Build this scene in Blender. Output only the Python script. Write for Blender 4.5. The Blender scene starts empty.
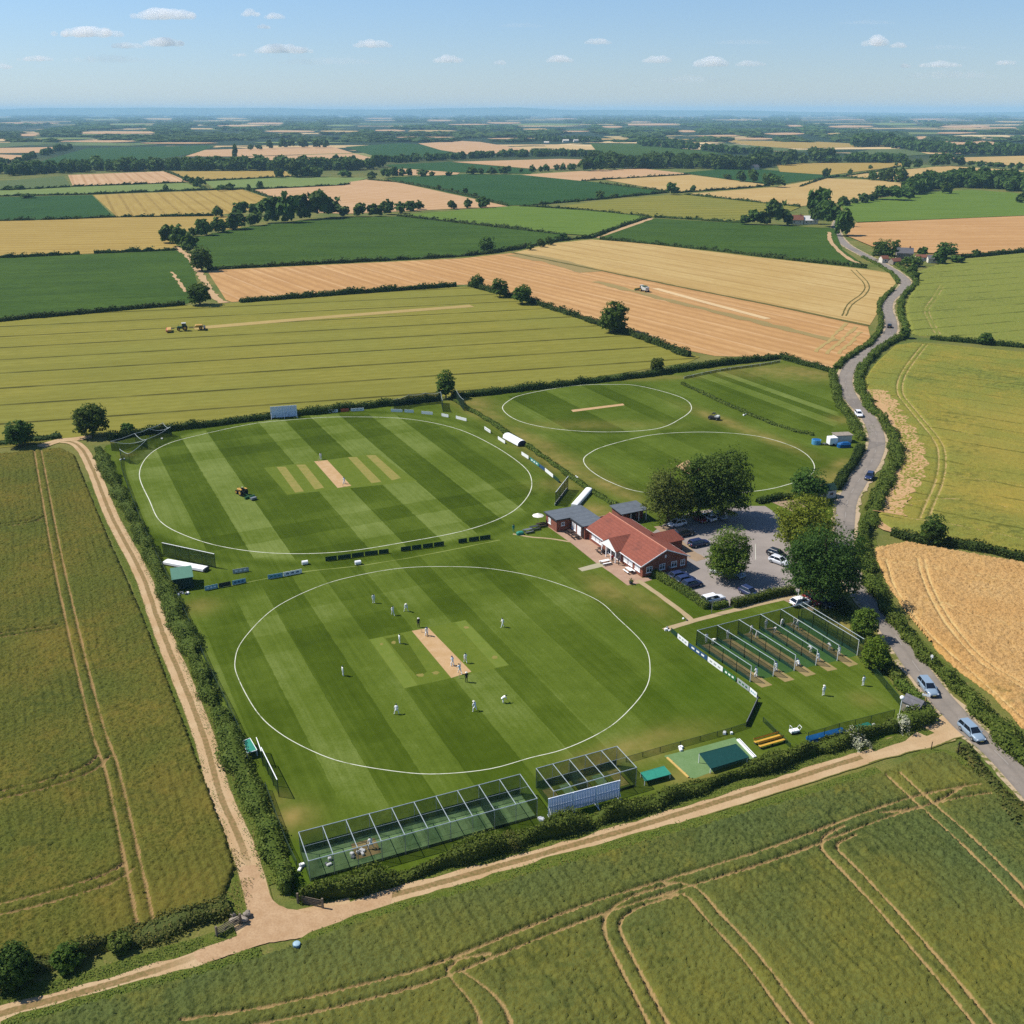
HAZE_D=6e-5
import bpy, math, random
import numpy as np
from mathutils import Vector, Matrix
random.seed(7); RNG=np.random.default_rng(7)
SC=bpy.context.scene; COL=SC.collection
PI=math.pi; R=math.radians
# ---------------------------------------------------------------- camera model and surveying helper
FPX=1000.0; PIT=math.atan(.4); CAMH=80.0; CP,SP=math.cos(PIT),math.sin(PIT)
def P(px,py,z=0.0):
    """ground position (metres) of a surveyed point at height z"""
    u=(px-512)/FPX; v=(512-py)/FPX
    dz=v*CP-SP; dy=v*SP+CP; t=(CAMH-z)/(-dz)
    return (u*t,dy*t)
def PP(pts,z=0.0): return [P(a,b,z) for a,b in pts]
def mpp(px,py):
    v=(512-py)/FPX; return CAMH/(-(v*CP-SP))/FPX
AXA=R(-64); AV=(math.cos(AXA),math.sin(AXA)); BV=(-AV[1],AV[0])   # the club's own two directions
ANG_A=AXA; ANG_B=AXA+PI/2
# ---------------------------------------------------------------- objects
def tag(o,label=None,cat=None,group=None,kind=None):
    if label: o['label']=label
    if cat: o['category']=cat
    if group: o['group']=group
    if kind: o['kind']=kind
    return o
def empty(name,x,y,z=0,rz=0,label=None,cat=None,group=None):
    o=bpy.data.objects.new(name,None); COL.objects.link(o); o.location=(x,y,z); o.rotation_euler=(0,0,rz)
    o.empty_display_size=.3
    return tag(o,label,cat,group)
def link(name,me,parent=None):
    o=bpy.data.objects.new(name,me); COL.objects.link(o)
    if parent is not None: o.parent=parent
    return o
def copy_tree(o,parent=None):
    c=o.copy(); COL.objects.link(c)
    if parent is not None: c.parent=parent
    for ch in list(o.children): copy_tree(ch,c)
    return c
def put(o,x,y,z=0,rz=0,label=None,group=None,s=None):
    o.location=(x,y,z); o.rotation_euler=(0,0,rz)
    if label: o['label']=label
    if group: o['group']=group
    if s is not None: o.scale=s if hasattr(s,'__len__') else (s,s,s)
    return o
def npmesh(name,V,Fq,mats=(),attrs=None,smooth=False,midx=None,uv=None):
    """mesh from numpy arrays; Fq is (n,3) or (n,4)"""
    V=np.asarray(V,np.float32); Fq=np.asarray(Fq,np.int32); k=Fq.shape[1]
    me=bpy.data.meshes.new(name); me.vertices.add(len(V)); me.vertices.foreach_set('co',V.ravel())
    me.loops.add(Fq.size); me.loops.foreach_set('vertex_index',Fq.ravel())
    me.polygons.add(len(Fq)); me.polygons.foreach_set('loop_start',np.arange(0,Fq.size,k,dtype=np.int32))
    if smooth: me.polygons.foreach_set('use_smooth',np.ones(len(Fq),bool))
    for m in mats: me.materials.append(m)
    if midx is not None: me.polygons.foreach_set('material_index',np.asarray(midx,np.int32))
    if attrs:
        for an,av in attrs.items():
            a=me.attributes.new(an,'FLOAT','POINT'); a.data.foreach_set('value',np.asarray(av,np.float32))
    if uv is not None:
        l=me.uv_layers.new(name='UVMap'); l.data.foreach_set('uv',np.asarray(uv,np.float32)[Fq.ravel()].ravel())
    me.update(calc_edges=True); me.validate()
    return me
class MB:
    """collects shapes, builds ONE mesh object; every shape may name its own material"""
    def __init__(s): s.v=[]; s.f=[]; s.m=[]; s.mats=[]
    def mi(s,m):
        if m not in s.mats: s.mats.append(m)
        return s.mats.index(m)
    def add(s,v,f,m):
        n=len(s.v); s.v+= [tuple(q) for q in v]; s.f+=[tuple(i+n for i in q) for q in f]; s.m+=[s.mi(m)]*len(f); return s
    def box(s,c,d,m,rz=0,rx=0,ry=0,taper=1.0):
        hx,hy,hz=d[0]/2,d[1]/2,d[2]/2
        M=Matrix.Translation(c)@Matrix.Rotation(rz,4,'Z')@Matrix.Rotation(ry,4,'Y')@Matrix.Rotation(rx,4,'X')
        vs=[]
        for z in (-1,1):
            t=taper if z>0 else 1
            for x,y in ((-1,-1),(1,-1),(1,1),(-1,1)): vs.append(M@Vector((x*hx*t,y*hy*t,z*hz)))
        return s.add(vs,[(3,2,1,0),(4,5,6,7),(0,1,5,4),(1,2,6,5),(2,3,7,6),(3,0,4,7)],m)
    def rbox(s,c,d,m,b=.03,rz=0):
        """box with chamfered upright and top edges"""
        hx,hy,hz=d[0]/2,d[1]/2,d[2]/2
        def ring(ix,iy,z):
            x,y=hx-ix,hy-iy
            return [(-x+b,-y,z),(x-b,-y,z),(x,-y+b,z),(x,y-b,z),(x-b,y,z),(-x+b,y,z),(-x,y-b,z),(-x,-y+b,z)]
        vs=ring(0,0,-hz)+ring(0,0,hz-b)+ring(b,b,hz)
        fs=[tuple(range(7,-1,-1)),tuple(range(16,24))]
        for r in (0,8):
            for i in range(8): fs.append((r+i,r+(i+1)%8,r+8+(i+1)%8,r+8+i))
        M=Matrix.Translation(c)@Matrix.Rotation(rz,4,'Z')
        return s.add([M@Vector(q) for q in vs],fs,m)
    def tube(s,p0,p1,r0,m,r1=None,n=6,cap=True):
        p0=Vector(p0); p1=Vector(p1); r1=r0 if r1 is None else r1; d=(p1-p0)
        if d.length<1e-6: return s
        q=d.to_track_quat('Z','Y').to_matrix(); vs=[]
        for p,r in ((p0,r0),(p1,r1)):
            for i in range(n): a=2*PI*i/n; vs.append(p+q@Vector((math.cos(a)*r,math.sin(a)*r,0)))
        fs=[(i,(i+1)%n,n+(i+1)%n,n+i) for i in range(n)]
        if cap: fs+=[tuple(range(n-1,-1,-1)),tuple(range(n,2*n))]
        return s.add(vs,fs,m)
    def path(s,pts,r,m,n=6):
        for a,b in zip(pts[:-1],pts[1:]): s.tube(a,b,r,m,n=n)
        return s
    def prism(s,poly,z0,z1,m):
        n=len(poly); vs=[(x,y,z0) for x,y in poly]+[(x,y,z1) for x,y in poly]
        return s.add(vs,[tuple(range(n-1,-1,-1)),tuple(range(n,2*n))]+[(i,(i+1)%n,n+(i+1)%n,n+i) for i in range(n)],m)
    def xprism(s,prof,x0,x1,m,inset=0):
        """profile in (y,z) extruded along x"""
        n=len(prof); vs=[(x0,y,z) for y,z in prof]+[(x1,y,z) for y,z in prof]
        return s.add(vs,[tuple(range(n)),tuple(range(2*n-1,n-1,-1))]+[(n+i,n+(i+1)%n,(i+1)%n,i) for i in range(n)],m)
    def quad(s,a,b,c,d,m): return s.add([a,b,c,d],[(0,1,2,3)],m)
    def ell(s,c,r,m,nu=8,nv=6,rot=None):
        vs=[];fs=[]
        for j in range(nv+1):
            t=PI*j/nv
            for i in range(nu):
                a=2*PI*i/nu; v=Vector((r[0]*math.sin(t)*math.cos(a),r[1]*math.sin(t)*math.sin(a),r[2]*math.cos(t)))
                if rot is not None: v=rot@v
                vs.append(v+Vector(c))
        for j in range(nv):
            for i in range(nu): fs.append((j*nu+i,(j+1)*nu+i,(j+1)*nu+(i+1)%nu,j*nu+(i+1)%nu))
        return s.add(vs,fs,m)
    def mesh(s,name,smooth=False):
        me=bpy.data.meshes.new(name); me.from_pydata(s.v,[],s.f)
        for m in s.mats: me.materials.append(m)
        me.polygons.foreach_set('material_index',np.array(s.m,np.int32))
        if smooth: me.polygons.foreach_set('use_smooth',np.ones(len(s.f),bool))
        me.update(); return me
    def build(s,name,parent=None,smooth=False): return link(name,s.mesh(name,smooth),parent)
# ---------------------------------------------------------------- 2-D helpers
def smooth_path(pts,step=1.0,closed=False):
    pts=[np.array(p,float) for p in pts]; n=len(pts); out=[]
    segs=n if closed else n-1
    for i in range(segs):
        if closed: p0,p1,p2,p3=pts[(i-1)%n],pts[i],pts[(i+1)%n],pts[(i+2)%n]
        else:
            p1,p2=pts[i],pts[i+1]; p0=pts[i-1] if i>0 else 2*p1-p2; p3=pts[i+2] if i+2<n else 2*p2-p1
        k=max(1,int(np.linalg.norm(p2-p1)/step))
        # centripetal-ish catmull rom
        for j in range(k):
            t=j/k
            out.append(.5*((2*p1)+(-p0+p2)*t+(2*p0-5*p1+4*p2-p3)*t*t+(-p0+3*p1-3*p2+p3)*t**3))
    if not closed: out.append(pts[-1])
    return np.array(out)
def normals2(pts,closed=False):
    if closed: d=np.roll(pts,-1,0)-np.roll(pts,1,0)
    else: d=np.gradient(pts,axis=0)
    d/=np.maximum(np.linalg.norm(d,axis=1,keepdims=True),1e-9)
    return np.stack([-d[:,1],d[:,0]],1)
def pip(X,Y,poly):
    ins=np.zeros(X.shape,bool); n=len(poly)
    for i in range(n):
        x1,y1=poly[i]; x2,y2=poly[(i+1)%n]
        if y1==y2: continue
        c=((y1>Y)!=(y2>Y))&(X<(x2-x1)*(Y-y1)/(y2-y1)+x1); ins^=c
    return ins
def dist_path(X,Y,pts,lim=1e9,closed=False):
    D=np.full(X.shape,lim,float); pts=np.asarray(pts)
    if closed: pts=np.vstack([pts,pts[:1]])
    for (x1,y1),(x2,y2) in zip(pts[:-1],pts[1:]):
        dx,dy=x2-x1,y2-y1; L=dx*dx+dy*dy+1e-12
        if lim<1e8:
            sel=(X>min(x1,x2)-lim)&(X<max(x1,x2)+lim)&(Y>min(y1,y2)-lim)&(Y<max(y1,y2)+lim)
            if not sel.any(): continue
            xs,ys=X[sel],Y[sel]
        else: sel=slice(None); xs,ys=X,Y
        t=np.clip(((xs-x1)*dx+(ys-y1)*dy)/L,0,1)
        D[sel]=np.minimum(D[sel],np.hypot(xs-x1-t*dx,ys-y1-t*dy))
    return D
def sstep(a,b,x):
    t=np.clip((x-a)/(b-a),0,1); return t*t*(3-2*t)
def vnoise(X,Y,scale,seed=0):
    """smooth value noise"""
    r=np.random.default_rng(seed); T=r.random((256,256)); x=X/scale; y=Y/scale
    xi=np.floor(x).astype(int); yi=np.floor(y).astype(int); fx=x-xi; fy=y-yi; fx=fx*fx*(3-2*fx); fy=fy*fy*(3-2*fy)
    g=lambda a,b:T[a%256,b%256]
    return (g(xi,yi)*(1-fx)+g(xi+1,yi)*fx)*(1-fy)+(g(xi,yi+1)*(1-fx)+g(xi+1,yi+1)*fx)*fy
# ---------------------------------------------------------------- materials
class NB:
    def __init__(s,name,rough=.9,spec=.2):
        s.m=bpy.data.materials.new(name); s.m.use_nodes=True; s.t=s.m.node_tree; s.b=s.t.nodes['Principled BSDF']
        s.b.inputs['Roughness'].default_value=rough; s.b.inputs['Specular IOR Level'].default_value=spec
        s.out=s.t.nodes['Material Output']
    def n(s,ty,**k):
        x=s.t.nodes.new(ty)
        for a,b in k.items(): setattr(x,a,b)
        return x
    def l(s,a,b): s.t.links.new(a,b)
    def put(s,sock,v):
        if isinstance(v,bpy.types.NodeSocket): s.l(v,sock)
        elif isinstance(v,(tuple,list)) and sock.type=='RGBA': sock.default_value=(*v[:3],1)
        else: sock.default_value=v
    def math(s,op,a,b=0.0,c=0.0,clamp=False):
        x=s.n('ShaderNodeMath',operation=op,use_clamp=clamp)
        s.put(x.inputs[0],a); s.put(x.inputs[1],b)
        if op in('MULTIPLY_ADD','SMOOTH_MIN','WRAP','COMPARE'): s.put(x.inputs[2],c)
        return x.outputs[0]
    def mix(s,f,a,b,mode='MIX'):
        x=s.n('ShaderNodeMix',data_type='RGBA',blend_type=mode); s.put(x.inputs[0],f); s.put(x.inputs[6],a); s.put(x.inputs[7],b); return x.outputs[2]
    def pos(s): return s.n('ShaderNodeNewGeometry').outputs['Position']
    def sep(s,v): x=s.n('ShaderNodeSeparateXYZ'); s.l(v,x.inputs[0]); return x.outputs
    def dot(s,v,d): x=s.n('ShaderNodeVectorMath',operation='DOT_PRODUCT'); s.l(v,x.inputs[0]); x.inputs[1].default_value=d; return x.outputs['Value']
    def scale(s,v,d):
        x=s.n('ShaderNodeVectorMath',operation='MULTIPLY'); s.l(v,x.inputs[0]); x.inputs[1].default_value=d; return x.outputs[0]
    def noise(s,v,sc,det=3.0,rough=.6,dist=0.0):
        x=s.n('ShaderNodeTexNoise'); s.l(v,x.inputs['Vector']); x.inputs['Scale'].default_value=sc; x.inputs['Detail'].default_value=det
        x.inputs['Roughness'].default_value=rough; x.inputs['Distortion'].default_value=dist; return x.outputs['Fac']
    def vor(s,v,sc,feat='F1',out='Distance'):
        x=s.n('ShaderNodeTexVoronoi',feature=feat); s.l(v,x.inputs['Vector']); x.inputs['Scale'].default_value=sc; return x.outputs[out]
    def attr(s,nm): return s.n('ShaderNodeAttribute',attribute_name=nm).outputs['Fac']
    def mr(s,v,a,b,c=0.0,d=1.0):
        x=s.n('ShaderNodeMapRange'); s.put(x.inputs[0],v)
        for i,q in enumerate((a,b,c,d)): x.inputs[i+1].default_value=q
        return x.outputs[0]
    def ramp(s,v,stops,const=False):
        x=s.n('ShaderNodeValToRGB'); r=x.color_ramp; r.interpolation='CONSTANT' if const else 'LINEAR'
        while len(r.elements)<len(stops): r.elements.new(.5)
        for e,(p,c) in zip(r.elements,sorted(stops,key=lambda q:q[0])): e.position=p; e.color=(*c,1) if isinstance(c,tuple) else (c,c,c,1)
        s.put(x.inputs[0],v); return x.outputs[0]
    def bump(s,h,st=.3,d=.1):
        x=s.n('ShaderNodeBump'); x.inputs['Strength'].default_value=st; x.inputs['Distance'].default_value=d; s.l(h,x.inputs['Height']); s.l(x.outputs[0],s.b.inputs['Normal'])
    def col(s,c): s.put(s.b.inputs['Base Color'],c); return s
def srgb(r,g,b,k=1.0):
    f=lambda c:((c/255+.055)/1.055)**2.4 if c>10 else c/255/12.92
    return (f(r)*k,f(g)*k,f(b)*k)
_pl={}
def plain(name,c,rough=.7,metal=0.0,spec=.3,var=.12,sc=3.0):
    if name in _pl: return _pl[name]
    b=NB(name,rough,spec); b.b.inputs['Metallic'].default_value=metal
    v=b.noise(b.n('ShaderNodeTexCoord').outputs['Object'],sc,3)
    b.col(b.mix(b.mr(v,.3,.7,0,1),tuple(q*(1-var) for q in c),tuple(min(1,q*(1+var)) for q in c)))
    _pl[name]=b.m; return b.m
def foliage(name,c1,c2,c3,tr=.25):
    b=NB(name,.75,.15)
    g=b.n('ShaderNodeNewGeometry'); ri=g.outputs['Random Per Island']
    oi=b.n('ShaderNodeObjectInfo').outputs['Random']
    big=b.noise(g.outputs['Position'],.45,2)
    c=b.ramp(ri,[(0,c1),(.55,c2),(1,c3)])
    c=b.mix(b.mr(big,.38,.6,0,.6),c,c1)
    hs=b.n('ShaderNodeHueSaturation'); b.l(c,hs.inputs['Color']); b.put(hs.inputs['Value'],b.mr(oi,0,1,.86,1.14)); b.put(hs.inputs['Hue'],b.mr(oi,0,1,.49,.508))
    b.col(hs.outputs[0])
    t=b.n('ShaderNodeBsdfTranslucent'); b.l(hs.outputs[0],t.inputs[0]); mx=b.n('ShaderNodeMixShader'); mx.inputs[0].default_value=tr
    b.l(b.b.outputs[0],mx.inputs[1]); b.l(t.outputs[0],mx.inputs[2]); b.l(mx.outputs[0],b.out.inputs[0])
    return b.m
# ================================================================ world, sun, haze, camera
cam=bpy.data.cameras.new('camera'); camo=bpy.data.objects.new('camera',cam); COL.objects.link(camo)
cam.sensor_width=36; cam.sensor_fit='HORIZONTAL'; cam.lens=36*FPX/1024; cam.clip_start=.5; cam.clip_end=120000
camo.location=(0,0,CAMH); camo.rotation_euler=(PI/2-PIT,0,0); SC.camera=camo
SUN_EL=R(51); SUN_AZ=math.atan2(.22,-1)      # towards the sun
w=bpy.data.worlds.new('World'); SC.world=w; w.use_nodes=True; nt=w.node_tree; bg=nt.nodes['Background']
sky=nt.nodes.new('ShaderNodeTexSky'); sky.sky_type='NISHITA'; sky.sun_disc=False; sky.sun_elevation=SUN_EL
sky.sun_rotation=PI/2-SUN_AZ; sky.altitude=100; sky.air_density=1.0; sky.dust_density=0.0; sky.ozone_density=3.0
tint=nt.nodes.new('ShaderNodeMix'); tint.data_type='RGBA'; tint.blend_type='MULTIPLY'; tint.inputs[0].default_value=1; 
tc_=nt.nodes.new('ShaderNodeTexCoord'); sp_=nt.nodes.new('ShaderNodeSeparateXYZ'); nt.links.new(tc_.outputs['Generated'],sp_.inputs[0]); mr_=nt.nodes.new('ShaderNodeMapRange'); mr_.inputs[2].default_value=.11; nt.links.new(sp_.outputs[2],mr_.inputs[0])
tm_=nt.nodes.new('ShaderNodeMix'); tm_.data_type='RGBA'; tm_.inputs[6].default_value=(.72,.80,1.06,1); tm_.inputs[7].default_value=(.86,.98,1.17,1); nt.links.new(mr_.outputs[0],tm_.inputs[0]); nt.links.new(tm_.outputs[2],tint.inputs[7])
nt.links.new(sky.outputs[0],tint.inputs[6]); nt.links.new(tint.outputs[2],bg.inputs[0]); bg.inputs[1].default_value=.08
sl=bpy.data.lights.new('sun','SUN'); sl.energy=5.0; sl.angle=R(.53); sl.color=(1,.955,.88)
so=bpy.data.objects.new('sun',sl); COL.objects.link(so)
so.rotation_euler=Vector((math.cos(SUN_AZ)*math.cos(SUN_EL),math.sin(SUN_AZ)*math.cos(SUN_EL),math.sin(SUN_EL))).to_track_quat('Z','Y').to_euler()
so.location=(-60,20,140)
vs=SC.view_settings; SC.display_settings.display_device='sRGB'; vs.view_transform='Standard'; vs.look='None'; vs.gamma=1; vs.use_curve_mapping=False; vs.exposure=0.40
SC.cycles.use_denoising=False; SC.cycles.denoiser='OPENIMAGEDENOISE'; SC.cycles.denoising_input_passes='RGB_ALBEDO_NORMAL'; SC.cycles.denoising_prefilter='ACCURATE'
SC.cycles.max_bounces=6; SC.cycles.diffuse_bounces=3; SC.cycles.transparent_max_bounces=24; SC.cycles.volume_bounces=5; SC.cycles.transmission_bounces=3; SC.cycles.glossy_bounces=2
SC.cycles.sample_clamp_indirect=4
SC.cycles.use_adaptive_sampling=True; SC.cycles.adaptive_threshold=.004
def volmat(name,color,dens,aniso=0.0):
    m=bpy.data.materials.new(name); m.use_nodes=True; t=m.node_tree
    for q in list(t.nodes):
        if q.type!='OUTPUT_MATERIAL': t.nodes.remove(q)
    v=t.nodes.new('ShaderNodeVolumePrincipled'); v.inputs['Color'].default_value=(*color,1); v.inputs['Density'].default_value=dens
    v.inputs['Anisotropy'].default_value=aniso
    for k in ('Density Attribute','Color Attribute','Temperature Attribute'):
        try: v.inputs[k].default_value=''
        except Exception: pass
    t.links.new(v.outputs[0],t.nodes['Material Output'].inputs['Volume']); m.cycles.homogeneous_volume=True
    return m
HZ=MB(); HM=volmat('haze_air',(.44,.75,1.0),HAZE_D)
HZ.box((0,15100,95),(64000,33000,192.2),HM)
tag(HZ.build('haze'),kind='stuff')

# ================================================================ ground sheet
gx=np.concatenate([[-31000,-24000,-18000,-13000,-9000,-6000,-4000,-2700,-1800,-1200,-800,-550],np.arange(-400,401,25),[550,800,1200,1800,2700,4000,6000,9000,13000,18000,24000,31000]])
gy=np.concatenate([[-800,-400,-150],np.arange(0,601,25),[700,850,1050,1300,1700,2200,3000,4000,5500,7500,10000,13500,18000,24000,31000]])
X,Y=np.meshgrid(gx,gy); V=np.stack([X.ravel(),Y.ravel(),np.full(X.size,-.06)],1)
nx,ny=len(gx),len(gy); I=np.arange(nx*ny).reshape(ny,nx)
Fq=np.stack([I[:-1,:-1],I[:-1,1:],I[1:,1:],I[1:,:-1]],-1).reshape(-1,4)
b=NB('rough_ground',.95,.1); p=b.pos()
n1=b.noise(p,.05,4); n2=b.noise(p,.9,4); n3=b.noise(p,5,3)
near=b.mix(b.mr(n1,.38,.62),srgb(92,105,45,.8),srgb(128,122,62,.8))
near=b.mix(b.mr(n2,.55,.75,0,.7),near,srgb(150,130,82,.8))
near=b.mix(b.mr(n3,.4,.7,0,.55),near,srgb(58,72,28,.8))
# far off: woods broken by pale harvested patches
q=b.scale(p,(.55,1.0,1.0)); cell=b.vor(q,.0021,'F1','Color'); cs=b.sep(cell); edge=b.noise(p,.004,3)
wood=b.mix(b.noise(p,.02,3),srgb(34,54,32,.6),srgb(50,72,40,.6))
fld=b.ramp(cs[1],[(0,srgb(70,104,58,.8)),(.35,srgb(118,124,66,.8)),(.6,srgb(190,160,112,.85)),(1,srgb(206,180,132,.85))])
ff=b.math('MULTIPLY',b.math('GREATER_THAN',cs[0],.70),b.math('LESS_THAN',edge,.55))
far=b.mix(ff,wood,fld)
d=b.math('ADD',b.sep(p)[1],b.math('MULTIPLY',n1,300))
b.col(b.mix(b.mr(d,1500,2300),near,far)); b.bump(n3,.5,.1)
tag(link('ground',npmesh('ground',V,Fq,[b.m])),kind='structure')

# ================================================================ crops and turf materials
def crop_mat(name,c1,c2,c3,rows=2.6,rowamp=.3,tram=24.0,tramw=.7,tramc=None,tramamt=.62,sc=1.0,blotch=.35):
    """flat far field: u runs across the drill rows, v along them"""
    b=NB(name,.95,.08); uv=b.n('ShaderNodeUVMap').outputs[0]; s=b.sep(uv)
    ns=b.noise(b.scale(uv,(1,.35,1)),.55*sc,4,.65); nb=b.noise(uv,.018*sc,4,.55); nm=b.noise(b.scale(uv,(1,.12,1)),.12*sc,3)
    c=b.mix(b.mr(nb,.36,.64),c1,c2); c=b.mix(b.mr(ns,.42,.68,0,blotch+.25),c,c3); c=b.mix(b.mr(nm,.44,.66,0,blotch*1.5),c,c3)
    if rowamp:
        r=b.math('PINGPONG',b.math('ADD',s[0],b.math('MULTIPLY',nb,2)),rows); c=b.mix(b.mr(r,rows*.3,rows*.9,0,min(.8,rowamp*1.6)),c,c3)
    if tram:
        t=b.math('PINGPONG',b.math('ADD',s[0],b.math('MULTIPLY',nm,.8)),tram/2)
        c=b.mix(b.math('MULTIPLY',b.mr(t,tramw,tramw*.45,0,tramamt),b.mr(b.noise(uv,.05,2),.3,.55,.35,1)),c,tramc or c3)
    b.col(c); b.bump(ns,.6,.25); return b.m
K=.57; K2=.70; K3=.62
CM=dict(
 olive=crop_mat('olive_barley',srgb(162,154,66,K),srgb(152,150,66,K),srgb(134,130,48,K),2.2,.2,21,1.1,srgb(82,80,24,K),1.0),
 tan=crop_mat('ripe_wheat',srgb(206,178,118,K2),srgb(196,165,102,K2),srgb(180,146,88,K2),3,.2,15,1.5,srgb(160,128,72,K2),.5),
 stub=crop_mat('orange_stubble',srgb(212,168,112,K2),srgb(200,154,98,K2),srgb(178,134,84,K2),3.2,.4,18,.9,srgb(222,184,136,K2),.5),
 pink=crop_mat('pale_stubble',srgb(214,178,138,K2),srgb(204,166,122,K2),srgb(190,150,104,K2),4,.3,14,2.0,srgb(176,134,90,K2),.7),
 maize=crop_mat('maize',srgb(76,106,28,K),srgb(88,117,34,K),srgb(50,76,16,K),1.6,.35,0,blotch=.3),
 green=crop_mat('green_ley',srgb(116,142,50,K),srgb(124,148,54,K),srgb(98,124,40,K),3,.2,16,1.6,srgb(84,108,36,K),.5),
 dgreen=crop_mat('dark_beet',srgb(54,94,36,K),srgb(62,102,40,K),srgb(42,76,28,K),1.8,.2,30,.6,srgb(40,70,40,K),.5),
 gold=crop_mat('gold_barley',srgb(196,168,92,K3),srgb(186,158,84,K3),srgb(172,142,68,K3),3,.2,13,1.8,srgb(150,122,58,K3),.6),
 lgreen=crop_mat('light_green_crop',srgb(136,154,86,K),srgb(146,160,88,K),srgb(118,138,66,K),3,.15,16,1.6,srgb(104,122,54,K),.5),
 dull=crop_mat('dull_green_crop',srgb(104,122,70,K),srgb(112,126,72,K),srgb(90,106,58,K),3,.15,0),
)
ZF=[.0]
def sheet(name,px,mat,ang=None,z=None,world=False):
    """one flat field sheet; UVs are metres turned to the drilling direction"""
    poly=px if world else PP(px)
    a=ang if ang is not None else 0.3
    u=(-math.sin(a),math.cos(a)); v=(math.cos(a),math.sin(a))
    ZF[0]+=.004
    zz=.02+ZF[0] if z is None else z
    me=bpy.data.meshes.new(name); me.from_pydata([(x,y,zz) for x,y in poly],[],[tuple(range(len(poly)))])
    me.materials.append(mat); l=me.uv_layers.new(name='UVMap')
    for lp in me.loops:
        x,y=poly[lp.vertex_index]; l.data[lp.index].uv=(x*u[0]+y*u[1],x*v[0]+y*v[1])
    return tag(link(name,me),kind='structure')
def ribbon(name,pts,width,mat,z,step=1.0,closed=False,cols=2,jit=0.0,w2=None,seed=1,smoothit=True):
    """strip along a world path; u 0..1 across, v metres along"""
    c=smooth_path(pts,step,closed) if smoothit else np.array(pts,float); N=normals2(c,closed); n=len(c)
    wv=np.linspace(width,w2 if w2 is not None else width,n)
    s=np.concatenate([[0],np.cumsum(np.linalg.norm(np.diff(c,axis=0),axis=1))])
    rr=np.random.default_rng(seed)
    jl=vnoise(s,s*0+seed,1.6,seed)-.5; jr=vnoise(s,s*0+seed+9,1.6,seed+3)-.5
    us=np.linspace(0,1,cols); V=[];UV=[]
    for u in us:
        off=(u-.5)*wv+ (jl*jit*2*(1-u)+jr*jit*2*u)
        V.append(np.stack([c[:,0]-N[:,0]*off,c[:,1]-N[:,1]*off,np.full(n,z)],1)); UV.append(np.stack([np.full(n,u),s],1))
    V=np.stack(V,1).reshape(-1,3); UV=np.stack(UV,1).reshape(-1,2); k=cols
    I=np.arange(n*k).reshape(n,k); J=np.roll(I,-1,0) if closed else I[1:]; I2=I if closed else I[:-1]
    Fq=np.stack([I2[:,:-1],I2[:,1:],J[:,1:],J[:,:-1]],-1).reshape(-1,4)
    return tag(link(name,npmesh(name,V,Fq,[mat],uv=UV)),kind='structure')
def pang(a,b_,c,d): p_,q_=P(a,b_),P(c,d); return math.degrees(math.atan2(q_[1]-p_[1],q_[0]-p_[0]))
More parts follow.
